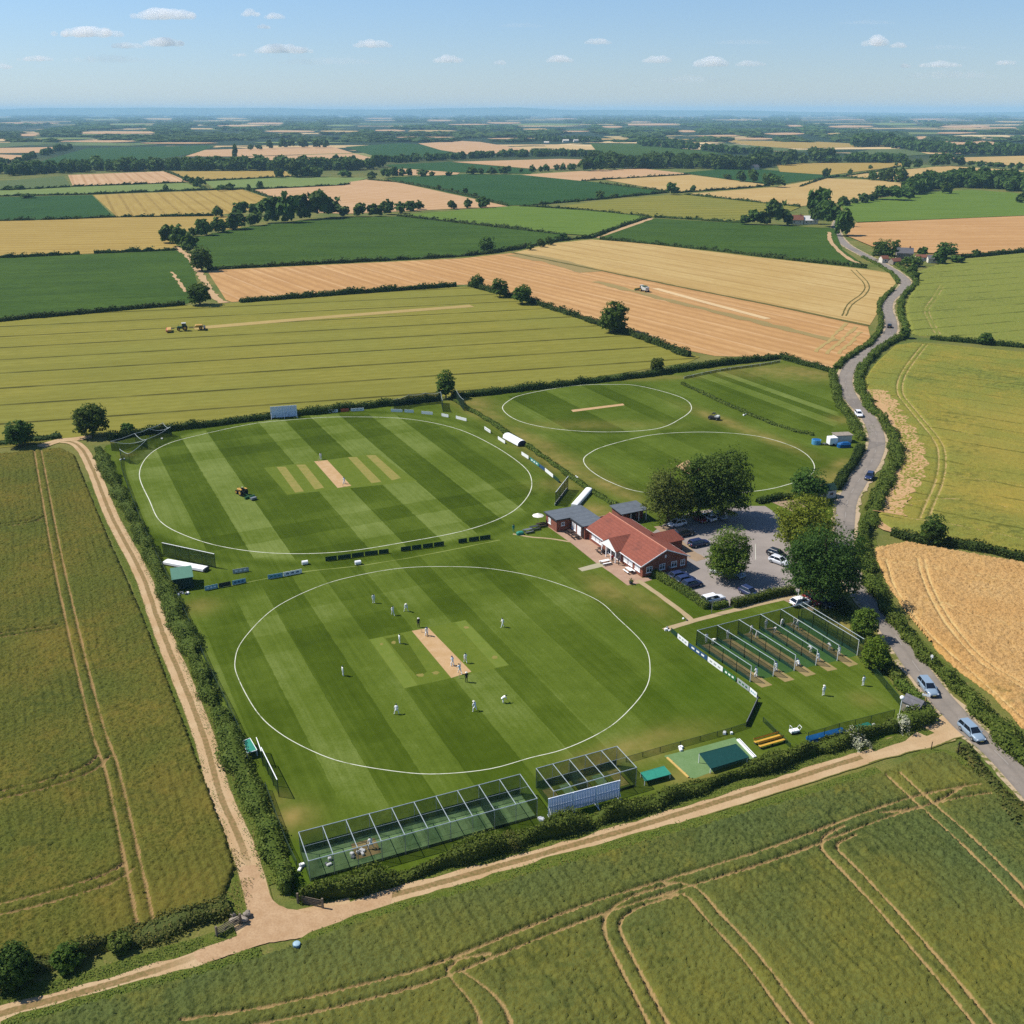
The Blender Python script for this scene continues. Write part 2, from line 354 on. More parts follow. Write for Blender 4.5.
# ================================================================ far fields (sheets), from the surveyed corners
FF=[ # material, corners, row angle (deg)
('gold',[(-60,222),(0,221),(118,217.6),(200,216),(246,216),(240,229),(165,232),(180,249),(80,254),(-60,260)],8),
('maize',[(-60,260),(0,258),(180,250.5),(191,262),(202,300),(185,304),(0,320),(-60,325)],14),
('dgreen',[(-60,198),(0,197),(92,195),(114,217),(0,221),(-60,222)],60),
('gold',[(93,195),(200,191),(241,189),(276,201),(258,209),(214,216),(117,217)],pang(119.5,196.7,131,215)),
('lgreen',[(-60,191),(0,190),(72,187),(185,183),(207,190),(92,194.3),(0,196.3),(-60,197)],10),
('pink',[(68,175),(165,171.3),(189,182),(73,187)],pang(90,175,97,186)),
('dull',[(-60,183),(0,181),(64,176),(71,187),(0,190),(-60,191)],10),
('dgreen',[(15,170),(52,158),(88,148),(200,145.5),(216,146),(196,153),(150,161),(60,167)],10),
('pink',[(-60,155),(0,154.5),(28,155.5),(20,162),(-60,165)],10),('pink',[(-60,149),(0,148),(58,147),(54,152.5),(-60,154)],10),
('dull',[(-60,145),(0,143),(35,141),(58,143),(0,147.5),(-60,149)],10),
('gold',[(172,171.5),(285,171),(292,176.2),(190,180)],85),
('lgreen',[(205,181.5),(292,177),(368,178),(346,184.6),(215,190)],5),
('pink',[(253,190),(345,185.5),(350,182),(372,179),(400,183),(508,206.5),(400,211.5),(345,214),(300,212),(276,201)],-40),
('pink',[(185,156.5),(205,150),(330,146),(353,153),(240,156.5)],20),('pink',[(240,157),(355,153.6),(380,160),(280,161)],20),
('dgreen',[(345,147),(400,143),(425,145),(466,156.5),(380,158)],0),
('pink',[(418,143.5),(462,141),(480,142),(541,151.8),(466,154.3),(440,150)],-30),
('pink',[(452,162),(560,159),(593,160),(575,167.5),(540,169.5)],0),
('dgreen',[(385,165),(450,162),(537,170),(530,174),(400,171)],0),
('pink',[(400,168.5),(460,173),(455,176),(392,175)],0),
('dgreen',[(385,178),(470,174),(540,175.5),(600,183),(667,192.3),(600,199),(533,205),(508,205.6),(400,182)],-30),
('pink',[(521,175),(600,170),(645,169),(690,174),(605,179),(580,181)],20),
('tan',[(605,180),(690,175),(768,185),(735,188.5),(676,192.2),(667,191)],20),
('tan',[(684,194.5),(776,187),(825,178.5),(870,180),(912,184),(908,193),(866,200),(840,203),(800,206.5)],20),
('olive',[(560,207),(600,201),(677,194.3),(800,207.5),(780,216),(745,222.5),(655,217.2)],10),
('dgreen',[(682,173),(740,167.5),(765,170),(850,175.5),(822,178),(776,185),(768,184.5)],0),
('maize',[(590,143.5),(640,144),(724,153.5),(680,157),(600,155.5)],0),
('gold',[(660,140),(730,138),(738,141),(665,143.5)],0),('gold',[(725,141),(800,141),(900,146),(800,148.5),(760,147)],0),
('dull',[(718,143),(770,147),(822,152),(735,150.5)],0),
('gold',[(776,163.5),(900,163),(905,166),(830,175.3),(780,172)],10),
('tan',[(838,176.5),(945,166),(1024,171),(1090,176),(1090,180),(980,173.5),(916,183),(872,179)],15),
('tan',[(950,158),(1024,156),(1100,158),(1100,170),(1024,167),(965,162)],5),
('dull',[(845,154),(872,149.5),(905,149),(930,154.5),(890,157)],0),
('pink',[(876,139),(920,136.5),(950,137),(1005,143.5),(985,146),(900,142.5)],0),
('green',[(840,206),(866,201),(920,193),(970,190),(1024,194),(1100,201),(1100,212),(1024,216),(930,220),(857,222.6)],5),
('stub',[(856,223.5),(930,220.4),(1024,216.4),(1100,213),(1100,240),(1024,251),(960,255),(890,252),(872,247),(846,236)],4),
('green',[(400,215.5),(515,206.3),(600,212),(646,217),(588,236),(566,234.5)],0),
('maize',[(188,240),(236,229),(300,221),(345,217),(398,217),(566,236),(555,241),(510,249),(460,256.5),(207,268)],6),
('maize',[(599,238.5),(655,219),(743,224),(834,229),(842,250),(866,267),(760,255.3),(724,251.5)],-10),
]
for k,(mn,px,an) in enumerate(FF): sheet('crop_field',px,CM[mn],R(an),z=.05+.012*k)
# harvested and standing fields of the middle distance
sheet('crop_field',[(207,270.5),(460,258.5),(512,253),(600,270),(690,288.5),(868,326.5),(872,345),(838,369),(806,363),(776,355),(750,357),(715,356),(690,351),(612,325),(520,298),(470,284.5),(455,285),(300,297),(232,302),(226,300)],CM['stub'],R(-57.5),z=.024)
sheet('crop_field',[(514,252.5),(555,243),(592,239.5),(640,243),(760,257.5),(868,269.5),(889,273),(896,283),(884,297),(878,312),(870,325)],CM['tan'],R(-57),z=.03)
sheet('crop_field',[(-60,332),(0,321),(185,305.5),(236,303),(300,298.5),(456,287),(469,287),(520,300),(612,328),(700,357),(688,362.5),(560,383),(450,396),(300,410),(150,428),(112,435),(70,440),(0,448),(-60,456)],CM['olive'],R(15.7),z=.036)
pt=lambda c,n,**k: crop_mat(n,c,tuple(q*.9 for q in c),tuple(q*.82 for q in c),2,.2,0,**k)
M_swath=pt(srgb(196,170,106,.64),'cut_swath'); M_swath2=pt(srgb(232,200,150,.7),'straw_swath'); M_gstrip=pt(srgb(176,154,98,.62),'weedy_strip'); M_edge=pt(srgb(120,112,58,.6),'field_edge')
ribbon('swath',PP([(194,328.5),(300,319.5),(400,311.5),(472,306)]),6.0,M_swath,.09,4)
ribbon('swath',PP([(655,288.5),(700,301),(730,309),(768,319)]),3.6,M_swath2,.10,4)
ribbon('weedy_strip',PP([(516,254.5),(545,259.5),(575,267),(592,272)]),15,M_gstrip,.085,5,jit=2)
ribbon('weedy_strip',PP([(596,281.5),(640,293),(700,308),(770,325),(835,341)]),5,M_gstrip,.08,5,jit=1.5)
ribbon('field_edge',PP([(513,253),(600,270.5),(690,289),(780,307),(868,326)]),2.6,M_edge,.11,4,jit=.5)
for q_ in ([(815,352),(832,338),(846,323)],[(826,354),(842,340),(856,327)],[(838,354),(850,343),(861,332)]): ribbon('straw_strip',PP(q_),1.5,M_swath,.09,3,jit=.7)
ribbon('wheel_track',PP([(851,270),(864,284),(862,293),(848,304),(842,316)]),0.55,M_edge,.115,2,jit=.15); ribbon('wheel_track',PP([(856,270),(868.5,284),(866,294),(852,305),(846,316)]),0.55,M_edge,.115,2,jit=.15)
# faint bare strip beside the maize and the hedge-side track by the diagonal trees
M_bare=pt(srgb(212,176,130,.66),'bare_earth')
ribbon('farm_path',PP([(176,247),(190,258),(200,274),(214,296),(224,303)]),3.6,M_bare,.12,4,jit=1.2)
ribbon('farm_path',PP([(172,272),(178,281),(186,292)]),1.6,M_bare,.12,4,jit=1)
ribbon('farm_path',PP([(651,218.5),(625,228),(600,238)]),5,M_bare,.12,6,jit=1)
ribbon('farm_path',PP([(829,233),(831,243),(846,258),(862,266)]),2.5,M_bare,.7,6,jit=.6)

# ================================================================ standing crops of the near fields (real height, wheel tracks pressed in)
def high_crop_mat(name,ca,cb,cc,soil,gold,fine=3.2,lines=None):
    b=NB(name,.95,.06); p=b.pos(); trk=b.attr('trk'); pat=b.attr('pat'); grn=b.attr('grn')
    rot=b.n('ShaderNodeVectorRotate',rotation_type='Z_AXIS'); b.l(p,rot.inputs['Vector']); rot.inputs['Angle'].default_value=R(64)
    pr=rot.outputs[0]
    nf=b.noise(p,fine,4,.7); nr=b.noise(b.scale(pr,(.25,1,1)),1.6,4,.65); nb=b.noise(p,.06,4,.6); nm=b.noise(p,.45,4,.6)
    c=b.mix(b.mr(nb,.38,.62),ca,cb); c=b.mix(b.mr(nf,.47,.6,0,.9),c,tuple(q*.8 for q in cc)); c=b.mix(b.mr(nr,.52,.7,0,.45),c,ca)
    c=b.mix(b.math('MULTIPLY',b.mr(nm,.5,.64),b.mr(nb,.45,.64,.05,.42)),c,gold)
    c=b.mix(b.math('MULTIPLY',pat,b.mr(nf,.3,.6,.15,.5)),c,gold); c=b.mix(b.math('MULTIPLY',grn,b.mr(nm,.35,.6,.1,.6)),c,srgb(74,88,40,.6))
    if lines:
        la,ls,lw,lam=lines; dd=b.dot(p,(-math.sin(la),math.cos(la),0)); t=b.math('PINGPONG',b.math('ADD',dd,b.math('MULTIPLY',nb,3)),ls/2)
        c=b.mix(b.math('MULTIPLY',b.mr(t,lw,lw*.4,0,lam),b.mr(b.noise(p,.08,2),.38,.58)),c,tuple(q*.45 for q in cc))
    c=b.mix(b.mr(b.math('ADD',trk,b.math('MULTIPLY',b.math('SUBTRACT',nf,.5),.9)),.45,.8),c,soil)
    b.col(c); b.bump(nf,.7,.25); return b.m
def high_crop(name,px,res,h,mat,tracks=(),pats=(),greens=(),jit=.36,tw=.2,seed=1,rowang=None):
    poly=PP(px); xs=[q[0] for q in poly]; ys=[q[1] for q in poly]
    gx=np.arange(min(xs),max(xs)+res,res); gy=np.arange(min(ys),max(ys)+res,res); X,Y=np.meshgrid(gx,gy); X=X.copy();Y=Y.copy()
    rr=np.random.default_rng(seed); X+=(rr.random(X.shape)-.5)*res*.5; Y+=(rr.random(X.shape)-.5)*res*.5
    ins=pip(X,Y,poly); trk=np.zeros(X.shape)
    for pts,g in tracks:
        c=smooth_path(PP(pts),1.0); N=normals2(c)
        for sgn in ((-1,1) if g>0 else (0,)):
            d=dist_path(X,Y,c+N*sgn*g/2,1.5); wob=(vnoise(X,Y,1.7,seed+5)-.5)*.5
            trk=np.maximum(trk,(.78+.4*vnoise(X,Y,4.5,seed+8)).clip(0,1)*(1-sstep(tw*.5,tw*.5+.26,d+wob*.3)))
    pat=np.zeros(X.shape); grn=np.zeros(X.shape)
    for (a,bb,r) in pats:
        x,y=P(a,bb); pat=np.maximum(pat,np.exp(-(((X-x)**2+(Y-y)**2)/(r*r))))
    for (a,bb,r) in greens:
        x,y=P(a,bb); grn=np.maximum(grn,np.exp(-(((X-x)**2+(Y-y)**2)/(r*r)))*sstep(.5,.68,vnoise(X,Y*1.6,1.1,seed+77)))
    hh=h*(1-.9*trk)+ (rr.random(X.shape)-.5)*jit*(1-trk) + (vnoise(X,Y,6,seed+2)-.5)*.15*h*(1-trk)
    # lodged hollows
    lod=sstep(.80,.9,vnoise(X,Y,3.3,seed+31))*sstep(.55,.75,vnoise(X,Y,22,seed+32)); hh=hh*(1-.5*lod*(1-trk))
    V=np.stack([X.ravel(),Y.ravel(),hh.ravel()],1); ny,nx=X.shape; I=np.arange(nx*ny).reshape(ny,nx)
    q=np.stack([I[:-1,:-1],I[:-1,1:],I[1:,1:],I[1:,:-1]],-1).reshape(-1,4); f=ins.ravel(); keep=f[q].any(1)
    q=q[keep]; V[~f,2]=-.03
    used=np.unique(q); rm=np.zeros(len(V),int); rm[used]=np.arange(len(used))
    at=dict(trk=trk.ravel()[used],pat=pat.ravel()[used],grn=grn.ravel()[used])
    return tag(link(name,npmesh(name,V[used],rm[q],[mat],at)),kind='structure')
KC=.61
M_c1=high_crop_mat('green_wheat',srgb(108,114,48,KC),srgb(124,118,50,KC),srgb(80,88,30,KC),srgb(186,154,102,.5),srgb(144,124,54,KC),3.2,(AXA,1.3,.25,.3))
M_c2=high_crop_mat('blue_green_wheat',srgb(100,114,62,KC),srgb(112,118,56,KC),srgb(74,90,44,KC),srgb(192,162,108,.52),srgb(146,136,54,KC),3.2,(AXA,1.7,.3,.35))
M_c3=high_crop_mat('ripe_field',srgb(206,162,102,KC*1.13),srgb(212,174,116,KC*1.13),srgb(178,136,82,KC*1.13),srgb(222,190,128,.62),srgb(214,166,86,KC))
M_c4=high_crop_mat('turning_barley',srgb(144,150,68,KC),srgb(164,154,66,KC),srgb(132,134,50,KC),srgb(206,180,118,.56),srgb(194,164,76,KC),3.2,(math.atan2(P(1024,446)[1]-P(930,430)[1],P(1024,446)[0]-P(930,430)[0]),9.0,.5,.7))
M_c5=high_crop_mat('green_barley',srgb(150,154,70,KC),srgb(142,150,66,KC),srgb(120,130,52,KC),srgb(196,172,116,.56),srgb(170,158,86,KC),3.2,(math.atan2(P(1024,303)[1]-P(935,310)[1],P(1024,303)[0]-P(935,310)[0]),15.0,.9,.8))
T1=[ # left field
([(36,440),(44,485),(58,560),(78,650),(98,730),(112,770),(128,840),(146,925)],1.6),
([(-80,540),(0,527),(30,523),(42,517)],1.6),
([(-80,650),(0,637),(58,628)],1.4),
([(-80,815),(0,797),(50,785),(90,770),(104,757)],1.7),
([(-80,925),(0,911),(60,896),(110,880),(130,867)],1.8),
]
high_crop('crop_field',[(-90,468),(0,455),(60,449),(74,456),(86,486),(104,530),(140,612),(170,690),(196,760),(222,830),(234,868),(222,905),(160,932),(100,952),(40,962),(0,978),(-100,1010)],.27,.48,M_c1,T1,
 pats=[(190,890,6),(150,905,5),(205,800,3.5),(170,790,3),(120,500,8),(50,640,5)],greens=[(35,520,9),(45,620,9),(55,700,8),(60,760,6),(20,850,6),(85,830,5),(150,800,4)],seed=3)
T2=[
([(180,1030),(260,1018),(340,1000),(430,976),(520,940),(600,909),(680,884),(770,856),(840,830),(890,812),(940,798),(985,790)],1.9),
([(490,1060),(475,1010),(455,985),(447,972),(458,962),(490,955)],0),([(520,1060),(505,1010),(480,985),(460,972)],0),
([(680,1070),(650,1010),(622,955),(612,930),(617,915),(640,902),(680,890)],1.7),
([(850,1090),(800,1025),(750,958),(715,920),(690,893),(660,890)],1.8),
([(1010,1060),(950,985),(890,915),(850,872),(829,850),(830,842),(850,832)],1.8),
([(893,775),(925,805),(975,850),(1040,915)],2.0),
([(965,787),(930,806),(880,815)],0)]
high_crop('crop_field',[(-110,1060),(0,1032),(70,1012),(140,992),(200,977),(270,957),(340,930),(420,907),(560,868),(700,828),(800,799),(880,775),(920,757),(945,755),(985,782),(1030,815),(1120,880),(1150,1110),(-110,1110)],.22,.5,M_c2,T2,
 pats=[(925,770,6),(965,775,5),(900,780,4),(740,885,3.5),(650,960,4),(900,890,6),(700,960,8),(520,1000,6),(450,1015,14),(620,1000,14),(770,1000,14),(900,985,12),(560,960,8),(340,1025,10),(850,930,8),(980,960,10)],greens=[(560,970,8),(640,945,6),(860,850,8),(760,860,8),(900,940,7),(700,850,6)],seed=11)
T3=[([(921,560),(926,580),(938,606),(955,632),(985,664),(1030,690),(1090,722)],1.2),
([(880,560),(905,564),(960,572),(1024,583),(1100,595)],1.2),([(936,603),(955,609),(990,618),(1024,626),(1100,640)],1.3),
([(886,560),(896,590),(925,630),(970,672),(1024,720)],0)]
high_crop('crop_field',[(876,549),(905,543),(940,549),(1024,564),(1110,580),(1110,765),(1070,752),(1024,728),(992,694),(961,672),(934,647),(909,615),(889,585),(878,561)],.3,.42,M_c3,T3,pats=[(975,690,5),(930,650,4)],greens=[(1010,700,4)],seed=17)
T4=[([(925,345),(905,372),(900,392),(912,410),(935,438),(942,455),(940,480),(930,505),(924,520)],1.6),
([(945,405),(980,413),(1100,432)],0),([(950,430),(1024,448),(1100,462)],0),([(948,475),(990,482),(1100,498)],0),([(890,517),(950,525),(1024,540),(1100,552)],0),([(885,505),(960,500),(1040,515)],0)]
high_crop('crop_field',[(865,380),(876,364),(896,346),(915,343),(940,345),(1024,353),(1110,362),(1110,572),(1024,553),(946,540),(910,531),(892,528),(878,521),(890,492),(902,468),(899,444),(893,420),(880,404),(869,394)],.42,.45,M_c4,T4,
 pats=[(990,450,14),(1010,420,16),(960,430,8),(1010,500,14),(960,490,7),(895,515,6)],greens=[(955,420,9),(960,450,8),(964,480,8),(962,500,6),(940,520,6),(1000,530,9),(980,520,9),(920,380,8),(980,375,16),(1020,385,14)],jit=.16,tw=.24,seed=23)
T5=[([(942,286),(935,298),(927,310),(931,322),(938,335)],1.8)]
high_crop('crop_field',[(919,272),(935,266),(960,260),(1024,253.6),(1110,244),(1110,352),(1024,343.5),(940,337),(914,335),(909,322),(906,306),(914,290)],.8,.5,M_c5,T5,greens=[(938,275,10),(940,310,12),(930,300,8),(985,300,14)],jit=.12,tw=.3,seed=29)
# bare strip between the road hedge and the turning barley
M_dirt=NB('bare_soil',.95,.05); p=M_dirt.pos(); a=M_dirt.noise(p,.5,5,.65); c=M_dirt.noise(p,3.2,4)
M_dirt.col(M_dirt.mix(M_dirt.mr(c,.4,.7,0,.5),M_dirt.mix(M_dirt.mr(a,.35,.65),srgb(206,166,116,.62),srgb(222,184,134,.64)),srgb(178,134,90,.6))); M_dirt.bump(c,.4,.1)
ribbon('bare_soil',PP([(872,391),(884,402),(893,418),(903,434),(912,450),(913,466),(905,484),(895,502),(888,515)]),6.5,M_dirt.m,.46,1.0,cols=6,jit=1.8,w2=6)
ribbon('bare_soil',PP([(872,521),(882,527),(893,532)]),2.4,M_dirt.m,.2,1.0,cols=3,jit=.6)
# ================================================================ the cricket club's turf
OV1=[(148,456),(168.6,443.5),(201.6,434.6),(252,424),(296,419.5),(340,417),(403.5,418.6),(454,428),(492,444.8),(523,466),(531.7,481.6),(526.6,498),(507.6,514.6),(467,530),(403.5,542.5),(340,552),(278,553.4),(227,547.6),(189,537),(161,522),(149.5,500.6),(139.4,475)]
OV2=[(320,586),(275,608),(243.75,639),(235,661),(239,680),(256.6,711.5),(278,732),(309,749.6),(344.5,762.6),(400,772),(440,774),(490,769),(530,758),(563,749.6),(598,734),(622,717),(645,690),(650,668),(644,645),(618.6,619),(594,598.4),(543,579),(492.4,569),(449,566.7),(403.5,568),(360,575)]
OV3=[(502.7,409),(510,400),(526,394),(572,386),(610,384.5),(639,386),(680,397),(691.5,408),(680,419),(655.5,429),(605.6,432),(556,429),(519,421)]
OV4=[(583.5,460),(590,453),(605.6,446),(645.5,436),(680,432.6),(719,432.5),(758,436.4),(789,445),(807,455),(814.5,467),(808,477),(789.7,484),(760,490.6),(700,495.5),(641.6,492),(610,482),(590,470)]
TURF=[(106,446),(150,433),(300,414),(395,404),(450,399),(560,387),(690,370),(780,360),(830,373),(838,392),(846,415),(858,440),(852,466),(838,487),(828,498),(848,520),(846,560),(834,597),(860,640),(885,676),(906,705),(900,735),(860,744),(780,764),(700,788),(545,838),(300,898),(284,880),(254,815),(214,730),(188,660),(163,600),(138,545),(118,490)]
poly=PP(TURF); xs=[q[0] for q in poly]; ys=[q[1] for q in poly]; res=.6
X,Y=np.meshgrid(np.arange(min(xs),max(xs),res),np.arange(min(ys),max(ys),res)); ins=pip(X,Y,poly)
def mask(ov,m0,m1):
    c=smooth_path(PP(ov),2.5,True); d=dist_path(X,Y,c,14,True); d=np.where(pip(X,Y,c),-d,d); return 1-sstep(m0,m1,d)
m1=mask(OV1,1.5,4); m2=mask(OV2,4,10); m3=mask(OV3,.5,3); m4=mask(OV4,2,6)
pr=pip(X,Y,PP([(680,376),(760,363),(800,368),(828,376),(840,420),(830,432),(812,434),(745,412)])).astype(float)
nt_=pip(X,Y,PP([(700,655),(830,600),(862,645),(890,685),(895,715),(800,735),(765,700)])).astype(float)
dry=np.zeros(X.shape); lush=np.zeros(X.shape)
def blob(A,px,py,r,amp,el=1,ang=0):
    x,y=P(px,py); dx,dy=X-x,Y-y; c,s=math.cos(ang),math.sin(ang); u=dx*c+dy*s; v=-dx*s+dy*c
    np.maximum(A,amp*np.exp(-(u*u/(r*el)**2+v*v/r**2)),out=A)
for q in [(295,818,2.6,.9),(280,800,1.6,.5),(200,607,3,.6),(608,590,3,.6,2.5,AXA),(640,600,3,.5,2.5,AXA),(655,600,2,.5),(790,372,10,.7,2,-.3),(745,372,9,.45,2,-.3),(840,420,4,.5),(560,463,5,.75,4,R(-60)),(480,412,4,.7,3,R(-60)),(530,440,3.6,.7,4,R(-60)),(610,487,3,.7,4,R(-60)),(650,378,3.5,.5,5,.1),(470,402,6,.6,2,R(-60)),(845,560,3,.9,4,R(-80)),(868,640,1.6,.95,8,R(-64)),(885,668,1.4,.9,6,R(-64)),(828,598,2,.8,3,R(-60)),(640,748,3,.7,3,ANG_B),(600,762,3,.6,2,ANG_B),(695,772,3,.6,2,ANG_B),(825,480,3.5,.8,3,R(50)),(840,465,2,.7,3,R(60)),(568,485,4,.5,2),(600,512,3,.8,2,ANG_A),(780,762,2,.5),(865,700,2,.4),(128,455,2,.5),(590,425,4,.4,5,0),(720,420,3,.7,5,R(-62)),(765,437,3,.7,5,R(-62))]: blob(dry,*q)
for q in [(300,880,8,.6),(700,690,8,.5),(560,800,8,.5,3,ANG_B),(690,600,5,.4),(640,640,6,.3),(850,540,6,.6)]: blob(lush,*q)
dry*=.55+.6*vnoise(X,Y,2.5,3)
ring=np.exp(-((dist_path(X,Y,smooth_path(PP(OV1),2.5,True),20,True)-5)/1.6)**2)*(1-m1)
b=NB('mown_turf',.95,.04); p=b.pos(); s=b.sep(p)
A_=b.dot(p,(AV[0],AV[1],0)); B_=b.dot(p,(BV[0],BV[1],0))
n_f=b.noise(p,3.5,4,.7); n_m=b.noise(p,.5,4,.6); n_l=b.noise(p,.05,4,.55)
rot=b.n('ShaderNodeVectorRotate',rotation_type='Z_AXIS'); b.l(p,rot.inputs['Vector']); rot.inputs['Angle'].default_value=-AXA
n_s=b.noise(b.scale(rot.outputs[0],(.03,1.6,1)),1,3,.6)   # fine mower passes along A
wob=b.math('MULTIPLY',b.math('SUBTRACT',n_m,.5),.5)
def stripes(coord,edges,lo,hi):
    st=[(0.0,edges[0][1])]+[((e-lo)/(hi-lo),v) for e,v in edges[1:]]
    return b.ramp(b.mr(b.math('ADD',coord,wob),lo,hi),st,True)
s1=stripes(B_,[(0,.85),(24.7,.2),(32.1,.95),(39.0,.18),(46.2,.26),(53.4,.85),(60.5,.2),(68.2,.9),(76,.15),(83.6,.78),(90.3,.2),(97.5,.5)],10,110)
k1=stripes(A_,[(0,.5),(-266,.32),(-259,.62),(-251.7,.34),(-244.3,.6),(-236,.5),(-198.5,.62),(-194.6,.3),(-187.3,.64),(-180,.34),(-172.5,.6)],-275,-165)
s2=stripes(B_,[(0,.75),(18.4,.22),(25.3,.85),(30.6,.15),(36.7,.72),(42.0,.2),(49.6,.78),(56.3,.22),(61.4,.62),(68.9,.25),(75.5,.6),(82,.3),(88,.55)],8,98)
k2=stripes(A_,[(0,.5),(-162,.34),(-155,.62),(-148.5,.4),(-142,.56),(-136,.5),(-118,.42),(-112,.54)],-175,-100)
s3=stripes(B_,[(0,.5),(118,.6),(127.5,.12),(134,.15),(141,.62),(148,.55),(154,.25),(160,.5),(168,.3),(176,.5)],105,190)
s4=stripes(B_,[(0,.5),(95,.35),(104,.55),(113,.3),(122,.5),(131,.3),(140,.55),(149,.3)],85,170)
s5=stripes(B_,[(0,.45),(191,.25),(194.5,.85),(199,.15),(202.5,1.),(205.5,.2),(212,.5)],180,220)
s6=stripes(B_,[(0,.5),(86,.3),(89.5,.6),(92.5,.3),(95.5,.6),(99,.35),(103,.6)],78,112)
def mad(acc,m,s_,amp,k=None,kamp=0):
    v=b.math('MULTIPLY',b.math('SUBTRACT',s_,.5),amp)
    if k is not None: v=b.math('ADD',v,b.math('MULTIPLY',b.math('SUBTRACT',k,.5),kamp))
    return b.math('ADD',acc,b.math('MULTIPLY',v,b.attr(m)))
acc=b.math('ADD',.5,b.math('MULTIPLY',b.math('SUBTRACT',n_s,.5),.42))
acc=mad(acc,'m1',s1,.62,k1,.5); acc=mad(acc,'m2',s2,.46,k2,.34); acc=mad(acc,'m3',s3,.7); acc=mad(acc,'m4',s4,.5); acc=mad(acc,'m5',s5,.55); acc=mad(acc,'m6',s6,.45)
acc=b.math('ADD',acc,b.math('MULTIPLY',b.math('SUBTRACT',n_l,.5),.9)); acc=b.math('ADD',acc,b.math('MULTIPLY',b.math('SUBTRACT',n_m,.5),.34))
acc=b.math('SUBTRACT',acc,b.math('MULTIPLY',b.attr('ring'),.22))
KT=.565
c=b.ramp(acc,[(0,srgb(62,80,8,KT)),(.3,srgb(82,101,20,KT)),(.6,srgb(108,126,42,KT)),(1,srgb(146,160,84,KT))])
c=b.mix(b.mr(n_f,.42,.68,0,.42),c,srgb(66,88,10,KT))
c=b.mix(b.math('MULTIPLY',b.attr('lush'),.7),c,srgb(74,106,14,KT))
c=b.mix(b.math('MULTIPLY',b.attr('dry'),b.mr(n_m,.3,.65,.55,1)),c,srgb(176,152,88,KT))
b.col(c); b.bump(n_f,.25,.05); M_turf=b.m
V=np.stack([X.ravel(),Y.ravel(),np.full(X.size,.02)],1); ny,nx=X.shape; I=np.arange(nx*ny).reshape(ny,nx)
q=np.stack([I[:-1,:-1],I[:-1,1:],I[1:,1:],I[1:,:-1]],-1).reshape(-1,4); f=ins.ravel(); q=q[f[q].any(1)]
used=np.unique(q); rm=np.zeros(len(V),int); rm[used]=np.arange(len(used))
at=dict(m1=m1,m2=m2,m3=m3,m4=m4,m5=pr,m6=nt_,dry=dry,lush=lush,ring=ring)
tag(link('cricket_field_lawn',npmesh('turf',V[used],rm[q],[M_turf],{k:v.ravel()[used] for k,v in at.items()})),kind='structure')
# painted boundary lines
lb_=NB('white_line_paint',.95,.05); lp_=lb_.pos(); lb_.col(lb_.mix(lb_.mr(lb_.noise(lp_,.35,5,.7),.5,.68,0,.75),(.56,.56,.46),srgb(120,134,70,.6))); M_line=lb_.m
for ov,wd in ((OV1,.18),(OV2,.125),(OV3,.22),(OV4,.2)): ribbon('boundary_line',PP(ov),wd,M_line,.032,1.2,True)
ribbon('boundary_line',PP([(220,588),(300,572.5),(358,566),(420,556),(500,540)]),.22,plain('worn_line',srgb(150,160,80,.6),.9),.03,1.0,jit=.1)
# pitches and worn strips
def pitch_mat(name,c1,c2,c3):
    b=NB(name,.95,.05); p=b.pos(); n=b.noise(p,.7,4,.6); m=b.noise(p,5,4); b.col(b.mix(b.mr(m,.42,.7,0,.5),b.mix(b.mr(n,.35,.65),c1,c2),c3)); return b.m
M_p0=pitch_mat('rolled_clay',srgb(222,186,142,.62),srgb(208,170,120,.62),srgb(190,152,104,.6))
M_p1=pitch_mat('worn_pitch',srgb(164,152,82,.6),srgb(140,144,66,.6),srgb(186,162,104,.6))
M_p2=pitch_mat('cut_square_light',srgb(122,140,54,.58),srgb(132,146,62,.58),srgb(106,126,44,.58))
M_p3=pitch_mat('cut_square',srgb(110,128,42,.57),srgb(122,136,50,.57),srgb(92,112,32,.57))
M_p4=pitch_mat('cut_square_dark',srgb(88,106,26,.57),srgb(98,114,32,.57),srgb(76,94,20,.57))
cr=lambda x0,y0,s,pts:[(x0+x/s,y0+y/s) for x,y in pts]
def pad(name,px,mat,z):
    me=bpy.data.meshes.new(name); w=PP(px); me.from_pydata([(x,y,z) for x,y in w],[],[tuple(range(len(w)))]); me.materials.append(mat); return tag(link(name,me),kind='structure')
c1=lambda pts: cr(220,430,5.12,pts)
pad('cricket_square',c1([(225,195),(805,120),(1010,262),(345,332)]),M_p3,.024)
for q_,m_ in (([(290,190),(335,188),(430,315),(385,321)],M_p1),([(390,178),(437,177),(533,296),(486,305)],M_p1),([(482,161),(550,155),(672,286),(602,297)],M_p0),([(655,140),(700,139),(826,265),(776,273)],M_p1),([(748,130),(795,128),(927,246),(880,258)],M_p1)): pad('cricket_pitch',c1(q_),m_,.028)
c2=lambda pts: cr(320,580,5.12,pts)
pad('cricket_square',c2([(250,305),(745,205),(970,437),(430,556)]),M_p3,.024)
for q_,m_ in (([(255,306),(322,292),(500,540),(432,555)],M_p2),([(335,300),(425,282),(548,470),(500,500)],M_p4),([(430,285),(470,278),(650,500),(590,512)],M_p3),([(470,261),(556,246),(775,470),(672,502)],M_p0),([(690,218),(742,208),(965,436),(900,448)],M_p2)): pad('cricket_pitch',c2(q_),m_,.028)
M_worn=pitch_mat('worn_crease',srgb(150,142,72,.62),srgb(166,146,88,.62),srgb(124,134,52,.62))
